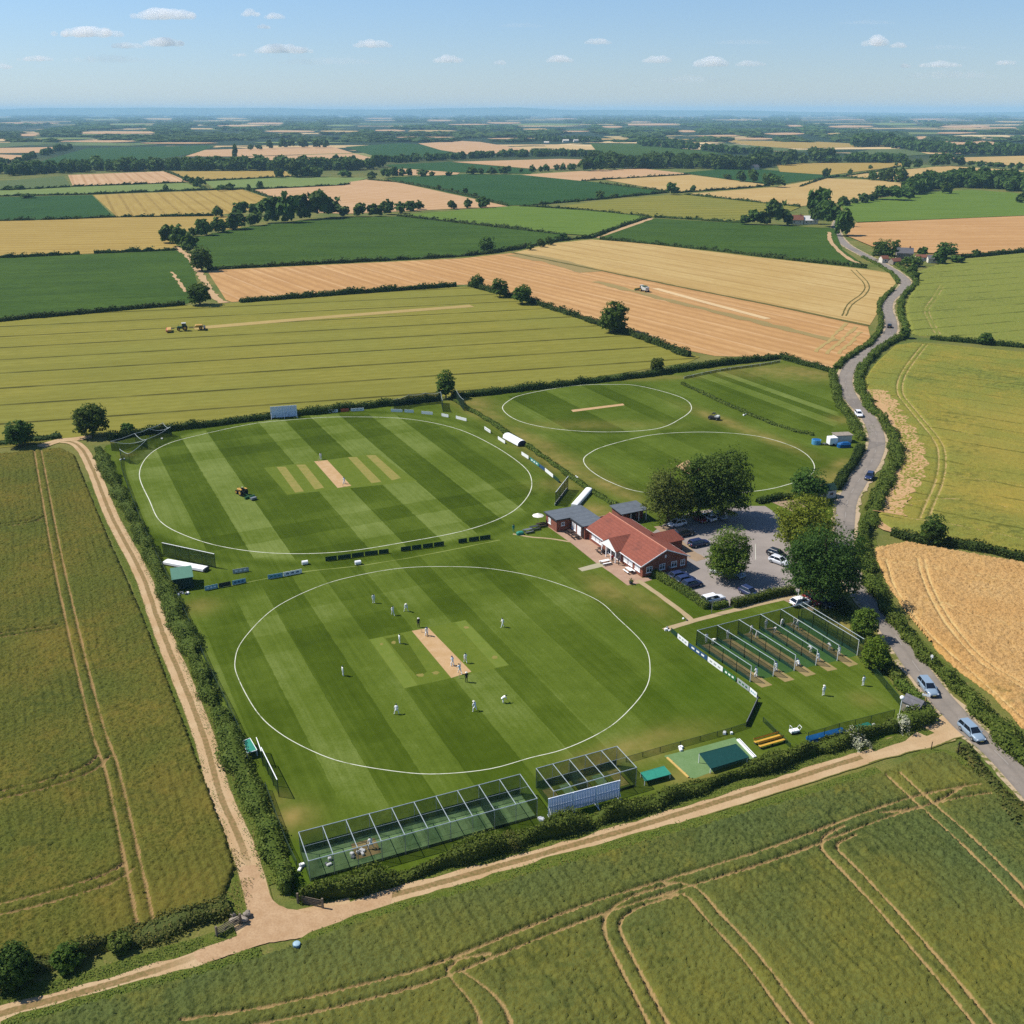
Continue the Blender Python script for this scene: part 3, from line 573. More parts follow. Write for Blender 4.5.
for q_ in ([(480,482),(530,472),(548,492),(500,505)],[(358,312),(388,306),(396,328),(366,334)],[(565,470),(610,462),(622,480),(578,490)],[(870,390),(908,384),(918,404),(880,412)],[(300,324),(322,320),(330,332),(308,338)],[(728,238),(760,232),(770,250),(738,256)]): 
    w_=np.array(PP(c2(q_))); cc=w_.mean(0); rx_=np.linalg.norm(w_[1]-w_[0])*.42; ry_=np.linalg.norm(w_[2]-w_[1])*.42; me=bpy.data.meshes.new('worn'); rr_=random.Random(int(q_[0][0])); n_=22
    me.from_pydata([(cc[0]+math.cos(2*PI*i/n_)*rx_*rr_.uniform(.65,1.15),cc[1]+math.sin(2*PI*i/n_)*ry_*rr_.uniform(.65,1.15),.032) for i in range(n_)],[],[tuple(range(n_))]); me.materials.append(M_worn); tag(link('worn_crease',me),kind='structure')
pad('cricket_pitch',[(571,410),(623,403.6),(624.5,405.3),(573,412)],M_p0,.028)
pad('cricket_pitch',[(676,466),(688,460),(700,470),(690,476)],M_p0,.028)
# ================================================================ road, tracks, paths, car park
ROAD=[(1075,838),(1050,812),(1004,760),(960,720),(926,680),(898,640),(876,610),(859,590),(849,570),(844,545),(845,520),(848,500),(859,480),(872,460),(877,440),(870,420),(853,401),(846,386),(847,373),(857,360),(876,345),(890,333),(891,321),(887,309),(890,299),(901,290),(906,282),(898,274),(882,264),(862,254),(845,244),(837,234),(836,227),(839,219)]
b=NB('asphalt',.85,.25); uv=b.n('ShaderNodeUVMap').outputs[0]; u=b.sep(uv)[0]; v=b.sep(uv)[1]; p=b.pos()
n1=b.noise(p,6,4,.7); n2=b.noise(p,.35,4)
c=b.mix(b.mr(n2,.35,.65),srgb(148,138,126,.64),srgb(164,152,138,.64)); c=b.mix(b.mr(n1,.45,.75,0,.4),c,srgb(122,112,102,.6)); pt_=b.vor(b.scale(p,(.5,.5,1)),.11,'F1','Color'); c=b.mix(b.math('MULTIPLY',b.math('GREATER_THAN',b.sep(pt_)[0],.8),.35),c,srgb(116,110,104,.55))
wt=b.math('PINGPONG',b.math('ADD',u,.25),.25)
c=b.mix(b.mr(wt,.12,.25,.0,.35),c,srgb(128,118,108,.6))
mid=b.math('LESS_THAN',b.math('ABSOLUTE',b.math('SUBTRACT',u,.5)),.016)
dash=b.math('LESS_THAN',b.math('PINGPONG',v,4.0),1.6)
c=b.mix(b.math('MULTIPLY',b.math('MULTIPLY',mid,dash),.38),c,srgb(214,208,196,.6))
b.col(c); b.bump(n1,.3,.03); M_asph=b.m
b=NB('verge_dust',.95,.05); uv=b.n('ShaderNodeUVMap').outputs[0]; p=b.pos(); n=b.noise(p,1.2,5,.7); m=b.noise(p,.15,3)
b.col(b.mix(b.mr(b.math('ADD',n,b.math('MULTIPLY',b.math('SUBTRACT',m,.5),.8)),.50,.64),srgb(206,182,148,.62),srgb(118,122,58,.6))); M_dust=b.m
rd=PP(ROAD)
ribbon('road_verge',rd,5.0,M_dust,.035,1.5,cols=4,jit=.5,w2=8.0)
ribbon('road',rd,3.75,M_asph,.05,1.5,cols=8,jit=.06,w2=5.6)
def rut_mat(name,amt,vj=-99.0):
    b=NB(name,.95,.05); uv=b.n('ShaderNodeUVMap').outputs[0]; u=b.sep(uv)[0]; v=b.sep(uv)[1]; p=b.pos()
    n=b.noise(p,2.2,5,.7); m=b.noise(p,.25,3); f=b.noise(p,9,3)
    a=b.math('ABSOLUTE',b.math('SUBTRACT',u,.5))             # 0 middle .5 edge
    soil=b.mix(b.mr(m,.35,.65),srgb(216,186,144,.64),srgb(206,172,128,.62)); soil=b.mix(b.mr(f,.5,.75,0,.5),soil,srgb(166,130,94,.6))
    gr=b.mix(b.mr(n,.4,.6),srgb(164,132,88,.58),srgb(122,112,58,.56))
    w=b.math('ADD',b.mr(a,.08,.17,1,0),b.math('MULTIPLY',b.math('SUBTRACT',n,.5),1.2))
    c=b.mix(b.math('MULTIPLY',b.math('MULTIPLY',b.mr(w,.35,.7),amt),b.mr(b.math('ABSOLUTE',b.math('SUBTRACT',v,vj)),5,12)),soil,gr)
    e=b.math('ADD',b.mr(a,.40,.5,0,1),b.math('MULTIPLY',b.math('SUBTRACT',n,.5),.6))
    c=b.mix(b.mr(e,.4,.62),c,srgb(120,120,58,.6)); b.col(c); b.bump(n,.5,.12); return b.m
M_rut0=rut_mat('farm_track_bare',.12)
TRA=[(60,441),(74,443),(84,452),(93,470),(101,490),(112,517),(124,540),(143.5,578),(158,620),(172,656),(188,694),(205,740),(221,797),(239,838),(252,877),(262,914)]
TRB=[(-120,1046),(-40,1024),(0,1014),(50,1001),(100,987),(160,969),(210,950),(250,931),(300,920),(345,909),(390,896),(450,880),(560,849),(650,823),(750,792),(830,767),(885,750),(920,741),(948,734)]
plen=lambda c:float(np.linalg.norm(np.diff(smooth_path(PP(c),.8),axis=0),axis=1).sum())
ribbon('dirt_track',PP(TRB),3.3,rut_mat('field_track_ruts',.85,plen(TRB[:8])+1),.036,.8,cols=9,jit=.08)
ribbon('dirt_track',PP(TRA),3.0,rut_mat('farm_track_ruts',.8,plen(TRA)-1),.040,.8,cols=9,jit=.08)
ribbon('dirt_track',PP([(40,447),(58,441),(76,439),(92,437)]),3.6,M_rut0,.044,.8,cols=7,jit=.4)
JN=smooth_path(PP([(240,868),(242,885),(245,900),(248,920),(236,936),(215,945),(194,952),(203,963),(234,954),(265,944),(305,937),(335,931),(362,923),(385,910),(392,893),(372,898),(345,904),(318,909),(298,911),(275,903),(268,889),(262,876),(258,866)]),.5,True); JN=JN+(np.random.default_rng(2).random(JN.shape)-.5)*.16
me=bpy.data.meshes.new('junction'); me.from_pydata([(x,y,.044) for x,y in JN],[],[tuple(range(len(JN)))]); me.materials.append(pitch_mat('junction_soil',srgb(212,178,138,.64),srgb(198,162,122,.62),srgb(168,132,98,.6))); tag(link('dirt_track',me),kind='structure')

ribbon('dirt_track',PP([(860,756),(890,748),(915,741),(938,733),(958,722)]),3.4,rut_mat('junction_gravel',.1),.049,.6,cols=7,jit=.3,w2=5.2)
# car park, gravel, paving
b=NB('carpark_tarmac',.9,.2); p=b.pos(); n1=b.noise(p,5,4,.7); n2=b.noise(p,.22,4); n3=b.noise(p,.9,3)
c=b.mix(b.mr(n2,.35,.65),srgb(158,148,140,.66),srgb(172,161,152,.66)); c=b.mix(b.mr(n1,.45,.75,0,.4),c,srgb(134,124,118,.56)); c=b.mix(b.mr(n3,.6,.75,0,.4),c,srgb(178,166,152,.6))
b.col(c); b.bump(n1,.3,.03); M_park=b.m
M_gravel=pitch_mat('gravel',srgb(190,164,134,.6),srgb(176,152,124,.6),srgb(150,128,102,.6))
M_pave=pitch_mat('pink_paving',srgb(206,172,146,.6),srgb(194,158,134,.6),srgb(176,142,118,.6))
M_pathm=pitch_mat('sandy_path',srgb(204,182,142,.6),srgb(194,170,130,.6),srgb(176,152,112,.6))
M_conc=pitch_mat('pale_concrete',srgb(202,192,160,.6),srgb(192,182,150,.6),srgb(176,166,136,.6))
pad('car_park',[(652,533),(664,524),(692,512),(738,506),(765,506),(780,516),(788,540),(800,566),(800,592),(785,597),(740,605),(722,610),(705,606),(668,580),(648,566)],M_park,.024)
ribbon('gravel_strip',PP([(660,526),(672,537),(688,552),(702,560)]),2.6,M_gravel,.030,1,cols=3,jit=.3)
ribbon('gravel_strip',PP([(780,506),(788,504),(800,500)]),7,M_gravel,.028,1,cols=3,jit=.6)
ribbon('gravel_strip',PP([(796,596),(806,602),(816,604)]),6,M_gravel,.028,1,cols=3,jit=.6)
ribbon('parking_line',PP([(755.3,544),(755.6,560)]),.09,M_line,.032); ribbon('parking_line',PP([(760,588),(765,593)]),.14,M_line,.032); ribbon('parking_line',PP([(769,586),(775,592)]),.14,M_line,.032); ribbon('parking_line',PP([(776,584),(783,590)]),.14,M_line,.032)
pad('paved_terrace',[(544,524),(556,531),(569,527),(588,539),(642.5,578),(650,577),(652,580),(637,584),(627.5,585.5),(611,573),(596,563),(571,543),(558,534)],M_pave,.026)
ribbon('sandy_path',PP([(637,580),(652,590),(670,603),(687,616),(692,621)]),1.05,M_pathm,.030,.5,jit=.08)
ribbon('sandy_path',PP([(664,630),(690,622),(720,614),(760,604),(796,596)]),1.15,M_pathm,.034,.5,jit=.08)
ribbon('sandy_path',PP([(513,534),(530,537),(552,539),(570,542)]),.55,M_pathm,.034,.5,jit=.06)
pad('concrete_strip',[(578,568.5),(600,562.5),(606,566),(582,571.5)],M_conc,.030)
ribbon('worn_path',PP([(846,472),(836,485),(824,500)]),1.0,M_gravel,.034,1,jit=.3)
# ================================================================ leaf clouds
LEAF_H=foliage('hedge_leaves',srgb(74,92,28,.84),srgb(94,111,38,.84),srgb(124,134,56,.84))
LEAF_HD=foliage('dark_hedge_leaves',srgb(56,76,24,.68),srgb(70,90,30,.68),srgb(90,108,42,.68))
LEAF_HY=foliage('scrub_leaves',srgb(84,98,40,.62),srgb(112,118,50,.62),srgb(150,138,70,.62))
def leafquads(C,N,size,rng,spread=.8,tall=1.0):
    """one quad per row of C, facing N plus noise"""
    n=len(C); Nn=N+rng.normal(0,spread,(n,3)); Nn/=np.maximum(np.linalg.norm(Nn,axis=1,keepdims=True),1e-6)
    a=rng.normal(0,1,(n,3)); T=np.cross(Nn,a); T/=np.maximum(np.linalg.norm(T,axis=1,keepdims=True),1e-6); Bt=np.cross(Nn,T)
    s=(size*(.6+.8*rng.random(n)))[:,None]*.5; k=rng.uniform(.55,1.0,n)[:,None]*tall
    V=np.stack([C-T*s-Bt*s*k*.4,C+T*s*.3-Bt*s*k,C+T*s+Bt*s*k*.4,C-T*s*.3+Bt*s*k],1).reshape(-1,3)
    return V,np.arange(4*n).reshape(n,4)
def hedge(label,px,width,height,leaf=.3,dens=16,mat=None,step=.8,seed=1,lump=.35,z=0.0,world=False,w2=None,gap=0.0,name='hedge',core=True,group='hedges between the fields and along the lanes'):
    """clipped-ish field hedge: a bumpy woody core with leaves all over it"""
    rng=np.random.default_rng(seed); pts=px if world else PP(px); c=smooth_path(pts,step); N=normals2(c); n=len(c)
    s=np.concatenate([[0],np.cumsum(np.linalg.norm(np.diff(c,axis=0),axis=1))])
    wv=np.linspace(width,w2 or width,n)*(1+lump*(vnoise(s,s*0,3.1,seed)-.5)*1.6); hv=height*(1+lump*(vnoise(s,s*0+3,2.7,seed+1)-.5)*1.8)
    if gap: hv*=np.where(vnoise(s,s*0+7,6,seed+4)<gap,.45,1)
    side=(vnoise(s,s*0+5,4,seed+2)-.5)*width*.35
    L=s[-1]; per=1.0*width+2*height; m=max(60,int(L*per*dens*1.25/ max(leaf*leaf*9,.25)))
    k=rng.random(m)*(n-1.001); i=k.astype(int); f=(k-i)[:,None]; cc=c[i]*(1-f)+c[i+1]*f; nn=N[i]; w_=wv[i]; h_=hv[i]; sd=side[i]
    a=rng.random(m)*1.12*PI-.06*PI; rr=1-.3*rng.random(m)**1.5+rng.normal(0,.06,m)
    ex=np.sign(np.cos(a))*np.abs(np.cos(a))**.6*w_*.5*rr; ez=np.abs(np.sin(a))**.65*h_*rr*np.sign(np.sin(a)+.05)
    ez=np.maximum(ez,.03)
    C=np.stack([cc[:,0]+nn[:,0]*(ex+sd),cc[:,1]+nn[:,1]*(ex+sd),z+ez],1)
    Nn=np.stack([nn[:,0]*np.cos(a),nn[:,1]*np.cos(a),np.sin(a)+.15],1)
    V,Fq=leafquads(C,Nn,np.full(m,leaf),rng,.55)
    if core:
        A=np.array([0,.16,.32,.5,.68,.84,1])*PI; ox=np.sign(np.cos(A))*np.abs(np.cos(A))**.6*.36; oz=np.sin(A)**.65*.74; kk=len(A)
        CV=np.stack([np.stack([c[:,0]+N[:,0]*(ox[j]*wv+side),c[:,1]+N[:,1]*(ox[j]*wv+side),z+oz[j]*hv-.02],1) for j in range(kk)],1).reshape(-1,3)
        I=np.arange(n*kk).reshape(n,kk); CF=np.stack([I[:-1,:-1],I[:-1,1:],I[1:,1:],I[1:,:-1]],-1).reshape(-1,4)
        e=np.array([[I[0,0],I[0,2],I[0,4],I[0,6]],[I[-1,0],I[-1,2],I[-1,4],I[-1,6]]])
        CF=np.vstack([CF,e]); Fq=np.vstack([CF,Fq+len(CV)]); V=np.vstack([CV,V])
    o=link(name,npmesh(name,V,Fq,[mat or LEAF_H]))
    return tag(o,label,'hedge',group)
H=hedge
H('wide rough hedge between the sandy farm track and the two cricket ovals',[(98,450),(112,480),(129,512),(155,562),(170,603),(187,641),(205,688),(220,720),(235,757),(248,791),(263,818),(279,862),(290,893)],2.7,1.6,.26,15,LEAF_H,seed=2,lump=.85)
H('long bushy hedge between the caged cricket nets and the rutted dirt track',[(300,903),(350,891),(420,873),(500,848),(560,831),(640,808),(720,782),(770,767),(800,757),(850,742),(893,730)],1.9,1.8,.24,18,LEAF_H,seed=3,lump=.75)
H('dark hedge behind the striped upper oval, under the olive barley field',[(108,440),(150,433),(200,427),(270,418.5),(330,411.5),(395,404.5),(440,400)],2.6,2.0,.4,14,LEAF_HD,seed=4)
H('dark hedge behind the small upper right oval with a lone bush on it',[(452,398),(470,396.5),(560,386),(650,376),(690,369.5),(740,363),(778,358.5)],2.6,2.0,.42,14,LEAF_HD,seed=5)
H('dark hedge dropping from the practice square corner to the winding road',[(780,358.5),(805,365),(832,372)],2.4,2.0,.42,14,LEAF_HD,seed=6)
H('diagonal hedge between olive barley and orange stubble with single oaks along it',[(470,286),(500,294),(530,302.5),(570,315),(612,329),(650,342),(688,357)],3.0,2.2,.6,13,LEAF_HD,step=1.5,seed=7,lump=.5)
H('thin dark hedge along the near edge of the dark maize beside the barley',[(-60,331),(0,321.5),(60,316),(120,310.5),(185,305)],2.4,2.0,.7,12,LEAF_HD,step=2,seed=8)
H('dark hedge between the orange stubble and the far edge of the olive barley',[(240,302.5),(300,298),(370,292.5),(456,286.5)],3.0,2.6,.7,12,LEAF_HD,step=2,seed=9)
H('low flat hedge running diagonally between the big striped oval and the smaller ovals',[(455,401),(480,416),(505,432),(540,455),(575,480),(605,500),(618,506)],1.5,.75,.3,16,LEAF_H,seed=10,lump=.3)
H('low dark hedge between the small ovals and the sunlit practice square',[(681,384),(700,392.5),(738,410),(780,427),(813,435.5)],1.3,.8,.35,14,LEAF_H,seed=11,lump=.3)
H('roadside hedge beside the practice square, ending at the blue tarpaulin',[(832,374),(835,386),(838,399),(846,414),(855,428),(861,441)],2.6,1.6,.38,14,LEAF_H,seed=12)
H('neat roadside hedge between the blue tarpaulin and the white gabled hut',[(860,449),(852,465),(843,478),(836,490)],2.2,1.9,.34,16,LEAF_HD,seed=13,lump=.25)
H('hedge on the stubble side of the road bend below the black car',[(836,369),(848,358),(862,349),(872,342),(879,331),(881,320),(879,309),(883,299),(893,290)],2.1,1.4,.5,14,LEAF_H,step=1.2,seed=14,lump=.5)
H('hedge on the stubble side of the upper road bend below the farmhouse',[(898,284),(897,279),(889,272),(876,264),(862,257)],1.8,1.1,.55,13,LEAF_H,step=1.5,seed=15,lump=.5)
H('roadside hedge round the green barley on the outside of the upper bend',[(896,265),(905,271),(914,279),(915,286),(907,293),(901,302),(901,314),(905,326),(906,334)],2.4,1.6,.55,13,LEAF_H,step=1.5,seed=16,lump=.55)
H('roadside hedge from the round bush down to the white car',[(904,337),(893,342),(878,352),(865,365),(859,378),(860,390),(868,405),(877,416)],2.8,1.8,.42,14,LEAF_H,step=1,seed=17,lump=.45)
H('bushy roadside hedge on the bend between the dark blue car and the turning barley',[(882,421),(892,437),(896,452),(894,466),(888,479),(881,496),(873,512)],3.0,2.0,.4,14,LEAF_H,step=.9,seed=18,lump=.6)
H('tangled roadside hedge opposite the big dark chestnut beside the ripe wheat corner',[(871,518),(865,532),(864,548),(865,566),(871,584),(880,602),(891,619)],3.0,1.8,.32,15,LEAF_H,seed=19,lump=.75)
H('thick green hedge between the ripe wheat and the road with two silver cars',[(893,621),(905,636),(920,652),(938,671),(958,691),(978,711),(1000,733),(1024,757),(1060,793)],3.0,1.7,.3,15,LEAF_H,seed=20,lump=.7)
H('clipped hedge beside the road from the big chestnut to the small round tree',[(833,598),(840,606),(848,616)],2.2,1.7,.3,16,LEAF_HD,seed=21,lump=.25)
H('hedge along the practice nets and the road above the little grey shelter',[(858,630),(868,643),(878,657),(890,671),(900,683)],2.2,1.5,.3,16,LEAF_H,seed=22,lump=.4)
H('hedge at the lane corner beside the little grey shelter',[(900,684),(910,695),(920,706),(928,715)],1.8,1.3,.28,16,LEAF_H,seed=23,lump=.4)
H('round topped hedge at the mouth of the dirt track beside the road junction',[(893,728),(906,725),(918,722),(930,718)],2.6,1.9,.28,16,LEAF_H,seed=24,lump=.5)
H('sunlit clipped hedge running down beside the parked navy cars',[(653,574),(670,584),(688,596),(707,609)],1.5,1.3,.2,22,LEAF_H,seed=25,lump=.15)
H('short clipped hedge beside the white estate car',[(712,609.5),(719,608),(727,606)],1.3,1.1,.2,22,LEAF_H,seed=26,lump=.12)
H('neat clipped hedge along the front of the car park beside the path',[(732,607),(752,602),(773,597),(793,592)],1.5,1.5,.2,22,LEAF_H,seed=27,lump=.12)
H('low dark hedge behind the car park in front of the lower small oval',[(757,503),(770,501),(785,499),(795,498)],1.6,1.3,.3,16,LEAF_HD,seed=28)
H('dark hedge between the turning barley and the ripe wheat corner',[(893,534),(908,539),(930,543),(945,545),(985,551),(1024,560),(1100,574)],2.6,1.7,.4,14,LEAF_HD,step=1,seed=29)
H('dark hedge between the two pale green barley fields on the road side',[(930,339),(950,341),(985,344),(1024,347.5),(1100,356)],2.4,1.9,.55,13,LEAF_HD,step=1.5,seed=30)
H('scrubby hedgerow with white blossom beside the track at the lower field corner',[(-70,1000),(0,976),(40,966),(90,950),(140,934),(190,919),(228,905)],3.0,1.1,.22,15,LEAF_HY,seed=31,lump=.9)
H('low scrub bank at the end of the farm track beside the barley',[(-60,450),(0,443.5),(30,440),(60,437)],3.2,1.0,.45,13,LEAF_HD,step=1,seed=32,lump=.7)
H('rough overgrown corner hedge beside the lower road opposite the last silver car',[(962,750),(980,770),(1005,798),(1040,835)],2.4,.9,.32,13,LEAF_HY,seed=33,lump=.7)
H('dark farm hedge running right from the farmhouse trees',[(961,258),(990,255.5),(1024,252),(1100,244)],3.0,2.4,.9,11,LEAF_HD,step=3,seed=34)
# far hedges: field boundaries
FH=[('hedge along the near edge of the emerald maize above the orange stubble',[(207,270),(300,265),(400,260),(460,256.5),(510,250.5),(560,241),(592,238)],4),
('hedge between the two long emerald maize fields',[(398,216.5),(440,221),(500,227.5),(566,235.5)],4),
('hedge with a pale path beside it between two emerald fields',[(592,238),(612,230),(632,223),(650,217.5)],5),
('hedge below the maize on the far side of the tan wheat',[(600,239.5),(650,244),(724,252),(790,260),(866,268)],3.5),
('hedge along the far edge of the right hand maize below the olive field',[(655,217.5),(690,219.5),(743,223.3)],4),
('hedge along the near edge of the olive field above the light maize',[(520,206.8),(560,208.5),(600,212.2),(648,217)],4),
('broken hedge between the gold field and the dark maize on the far left',[(-60,259),(0,258),(46,256),(80,254.2)],3.5),
('short hedge between the gold field and the dark maize',[(94,253.5),(130,252),(178,250)],3.5),
('thin hedge below the dark beet and pale gold fields',[(-60,222),(0,221),(60,219.5),(114,217.4),(150,217),(214,216)],3.5),
('thin hedge below the light green strip on the far left',[(0,196.4),(40,195.5),(92,194.4),(140,192.4),(200,190.4),(250,189)],4),
('hedge below the pale green strip beside the striped stubble',[(205,190.4),(260,189),(330,186),(350,184.5)],5),
('diagonal hedge between pale gold and striped stubble',[(246,189.5),(262,195),(280,202)],7),
('hedge between the striped stubble and the blue green beet',[(368,180),(385,181.5),(400,183),(440,190),(470,196.5),(508,206.3)],6),
('hedge from the lone field trees along the near edge of the blue green beet',[(533,205.2),(560,203),(600,199.4),(640,195.5),(668,192.7)],6),
('hedge between two pale wheat fields below the village',[(582,181),(610,179.4),(650,177),(690,174.6)],6),
('hedge on the far side of the blue green beet',[(600,183.6),(635,188),(668,192)],6),
('hedge along the near edge of the pale wheat above the olive field',[(684,194.5),(720,198.5),(760,203),(800,207.3)],5),
('hedge between two pale wheat fields right of the lone tree',[(672,193.5),(700,191.4),(735,189),(770,186)],6),
('hedge below the light green crop in front of the long wood',[(205,181),(240,179.5),(292,177),(320,176.5)],6),
('hedge on the far side of the light green crop',[(70,187),(110,185.5),(185,182.6)],6),
('short diagonal hedge with small trees between stubble and light green',[(165,171.5),(178,176.5),(190,182),(207,190)],7),
('hedge below the dull green field on the far left edge',[(0,190.4),(35,189),(70,187.2)],6),
('hedge along the top of the pale wheat beside the line of round trees',[(800,187),(826,178.6),(850,175.8),(880,171),(900,166.5)],7),
('hedge between the pale wheat and the tan field under three round trees',[(838,177),(872,179.5),(912,184)],7),
]
for k,(lb,px,wd) in enumerate(FH):
    y=px[len(px)//2][1]; sc=mpp(512,y)
    H(lb,px,max(2.6,1.6*sc),max(2.2,1.5*sc),1.5*sc,8,LEAF_HD,step=max(2.5,3*sc),seed=100+k,lump=.7,gap=.16)
# ================================================================ trees
LF=dict(
 chestnut=foliage('chestnut_leaves',srgb(50,76,24,.85),srgb(66,94,32,.85),srgb(94,120,48,.85),.4),
 oak=foliage('oak_leaves',srgb(64,86,26,.9),srgb(84,108,36,.9),srgb(114,134,54,.9),.4),
 dark=foliage('dark_tree_leaves',srgb(58,84,28,.9),srgb(76,104,36,.9),srgb(104,130,54,.9),.35),
 olive=foliage('olive_tree_leaves',srgb(80,94,32,.92),srgb(102,114,42,.92),srgb(140,146,72,.92),.4),
 lime=foliage('lime_tree_leaves',srgb(104,120,26,.86),srgb(128,142,36,.86),srgb(160,168,64,.86),.35),
 fresh=foliage('fresh_bush_leaves',srgb(92,118,26,.72),srgb(112,136,34,.72),srgb(136,156,52,.72),.35),
 mid=foliage('maple_leaves',srgb(74,98,28,.95),srgb(96,119,36,.95),srgb(124,142,54,.95),.4))
BARK=plain('bark',srgb(92,78,62,.6),.95,var=.25)
def crown_mesh(name,mat,shape,nclump,per,leaf,seed,flat=.75,spread=.6):
    """shape: ellipsoids (cx,cy,cz,rx,ry,rz); leaf clumps cover them with gaps between"""
    rng=np.random.default_rng(seed); Vs=[];Fs=[];nv=0; vol=np.array([s[3]*s[4]*s[5] for s in shape]); pr=vol**(2/3); pr/=pr.sum()
    for k in range(nclump):
        s=shape[rng.choice(len(shape),p=pr)]; d=rng.normal(0,1,3); d/=np.linalg.norm(d)
        if d[2]<-.8: d[2]*=-.5; d/=np.linalg.norm(d)
        rad=(.72+.34*rng.random()) if rng.random()<.82 else .35+.4*rng.random()
        c=np.array(s[:3])+d*np.array(s[3:])*rad; r=min(s[3],s[5])*(.24+.22*rng.random())
        n=int(per*(.6+.8*rng.random())); q=rng.normal(0,1,(n,3)); q/=np.linalg.norm(q,axis=1,keepdims=True)
        q[:,2]=np.where(q[:,2]<-.3,-q[:,2]*.6,q[:,2])
        C=c+q*r*np.array([1,1,flat])*(.75+.35*rng.random((n,1)))
        V,Fq=leafquads(C,q+d*.5+np.array([0,0,.45]),np.full(n,leaf),rng,spread)
        Vs.append(V);Fs.append(Fq+nv);nv+=len(V)
    V=np.vstack(Vs); V[:,2]=np.maximum(V[:,2],.1)
    return npmesh(name,V,np.vstack(Fs),[mat])
def trunk_mesh(name,h,r,shape,seed,limbs=5):
    rng=random.Random(seed); m=MB(); m.tube((0,0,-.1),(0,0,h*.45),r*1.25,BARK,r*.85,8); m.tube((0,0,h*.45),(.05*h*(rng.random()-.5),.05*h*(rng.random()-.5),h*.85),r*.85,BARK,r*.3,7)
    for i in range(limbs):
        s=shape[i%len(shape)]; a=rng.random()*2*PI; z0=h*(.28+.3*rng.random())
        m.tube((0,0,z0),(s[0]*.7+math.cos(a)*s[3]*.6,s[1]*.7+math.sin(a)*s[4]*.6,s[2]+s[5]*.1),r*.5,BARK,r*.15,5)
    return m.mesh(name)
TREEG='single trees and bushes standing among the fields and hedges'
def big_tree(label,px,py,wpx,toppx,mat,seed,nclump=150,per=26,leaf=.42,lobes=5,name='tree',group='mature trees round the car park and the cricket ground',base=.03):
    """a grown tree measured in the photo: base point, crown width in px, row of the crown top"""
    x,y=P(px,py); sc=mpp(px,py); W=wpx*sc; Ht=0
    # height from the top row: project straight up from the base
    for k in range(400):
        z=k*.1; dz=z-CAMH; dep=y*CP-dz*SP; up=y*SP+dz*CP
        if 512-FPX*up/dep<=toppx+wpx*.06: Ht=z;break
    rng=random.Random(seed); rx=W/2*.93; zc=Ht*(.5+base*.5); rz=Ht*(.5-base*.5)*.96
    shape=[(0,0,zc,rx*.86,rx*.86,rz)]
    for i in range(lobes):
        a=2*PI*i/lobes+rng.random(); e=rng.uniform(-.35,.5)
        shape.append((math.cos(a)*rx*.5,math.sin(a)*rx*.5,zc+e*rz*.8,rx*.52,rx*.52,rz*.5))
        a+=.6; shape.append((math.cos(a)*rx*.46,math.sin(a)*rx*.46,zc-.42*rz,rx*.56,rx*.56,rz*.5))
    e=empty(name,x,y,0,0,label,'tree' if name!='bush' else 'bush',group)
    link('crown',crown_mesh('crown',mat,shape,int(nclump*2.1),per,leaf*.8,seed),e); link('trunk',trunk_mesh('trunk',Ht,max(.12,W*.03),shape,seed),e)
    return e
BT=big_tree
BT('broad dark green chestnut, the biggest tree, overhanging the road by the car park',820,604,82,523,LF['chestnut'],1,330,34,.42,7,base=.1)
BT('yellow green spreading tree between the car park and the road bend',803,551,66,493,LF['lime'],2,240,32,.42,6)
BT('round mid green tree standing alone inside the car park',727,579,46,526,LF['mid'],3,220,32,.36,5)
BT('olive brown tinted tree at the car park edge nearest the red roofed pavilion',668,523,54,460,LF['olive'],4,230,34,.44,6)
BT('tall dark tree leaning over the parked cars, middle of the three behind the car park',698,519,44,454,LF['oak'],5,190,32,.46,5)
BT('tallest bushy green tree at the far corner of the car park',722,519,58,443,LF['oak'],6,260,32,.46,7)
BT('dark tree beside the lower small oval boundary, next to the white gabled hut',808,500,37,466,LF['dark'],7,150,30,.44,5)
BT('small round tree on the road verge beside the practice nets',863,639,27,607,LF['mid'],8,120,26,.32,4)
BT('bright green bush between the practice nets and the road',874,669,30,637,LF['fresh'],9,130,26,.32,4,name='bush',base=0)
BT('dark grey green bush tree in the hedge above the ripe wheat corner',932,543,27,514,LF['dark'],10,110,24,.42,4,base=0,group=TREEG)
BT('dark oak at the top of the sandy farm track by the club corner',93,436,34,401,LF['oak'],11,150,24,.6,5,group=TREEG)
BT('dark bush tree on the scrub bank at the far left edge by the barley',21,446,28,418,LF['dark'],12,120,22,.6,4,base=0,group=TREEG)
BT('dark tree in the hedge behind the striped upper oval and corner nets',446,398,20,370,LF['oak'],13,100,22,.6,4,group=TREEG)
BT('round dark thorn beside the hedge end near the farm track oak',128,435,14,423,LF['dark'],14,50,18,.6,3,base=0,name='bush',group=TREEG)
BT('biggest of the oaks on the diagonal stubble hedge',613,332,29,300,LF['oak'],15,150,20,1.0,5,group=TREEG)
BT('third oak up the diagonal stubble hedge, touching its neighbour',522,304,20,284,LF['oak'],16,90,18,1.0,4,group=TREEG)
BT('rounded oak beside its twin on the diagonal stubble hedge',500,297,17,277,LF['oak'],17,80,18,1.0,4,group=TREEG)
BT('smallest oak at the top end of the diagonal stubble hedge',477,288,14,274,LF['oak'],18,60,18,1.0,3,group=TREEG)
BT('brownish bush on the hedge behind the small upper right oval',657,373,15,356,LF['olive'],19,70,18,.7,3,name='bush',group=TREEG,base=0)
BT('dark oak at the corner of the dark maize where the diagonal track ends',200,305,24,281,LF['oak'],20,110,18,1.0,4,group=TREEG)
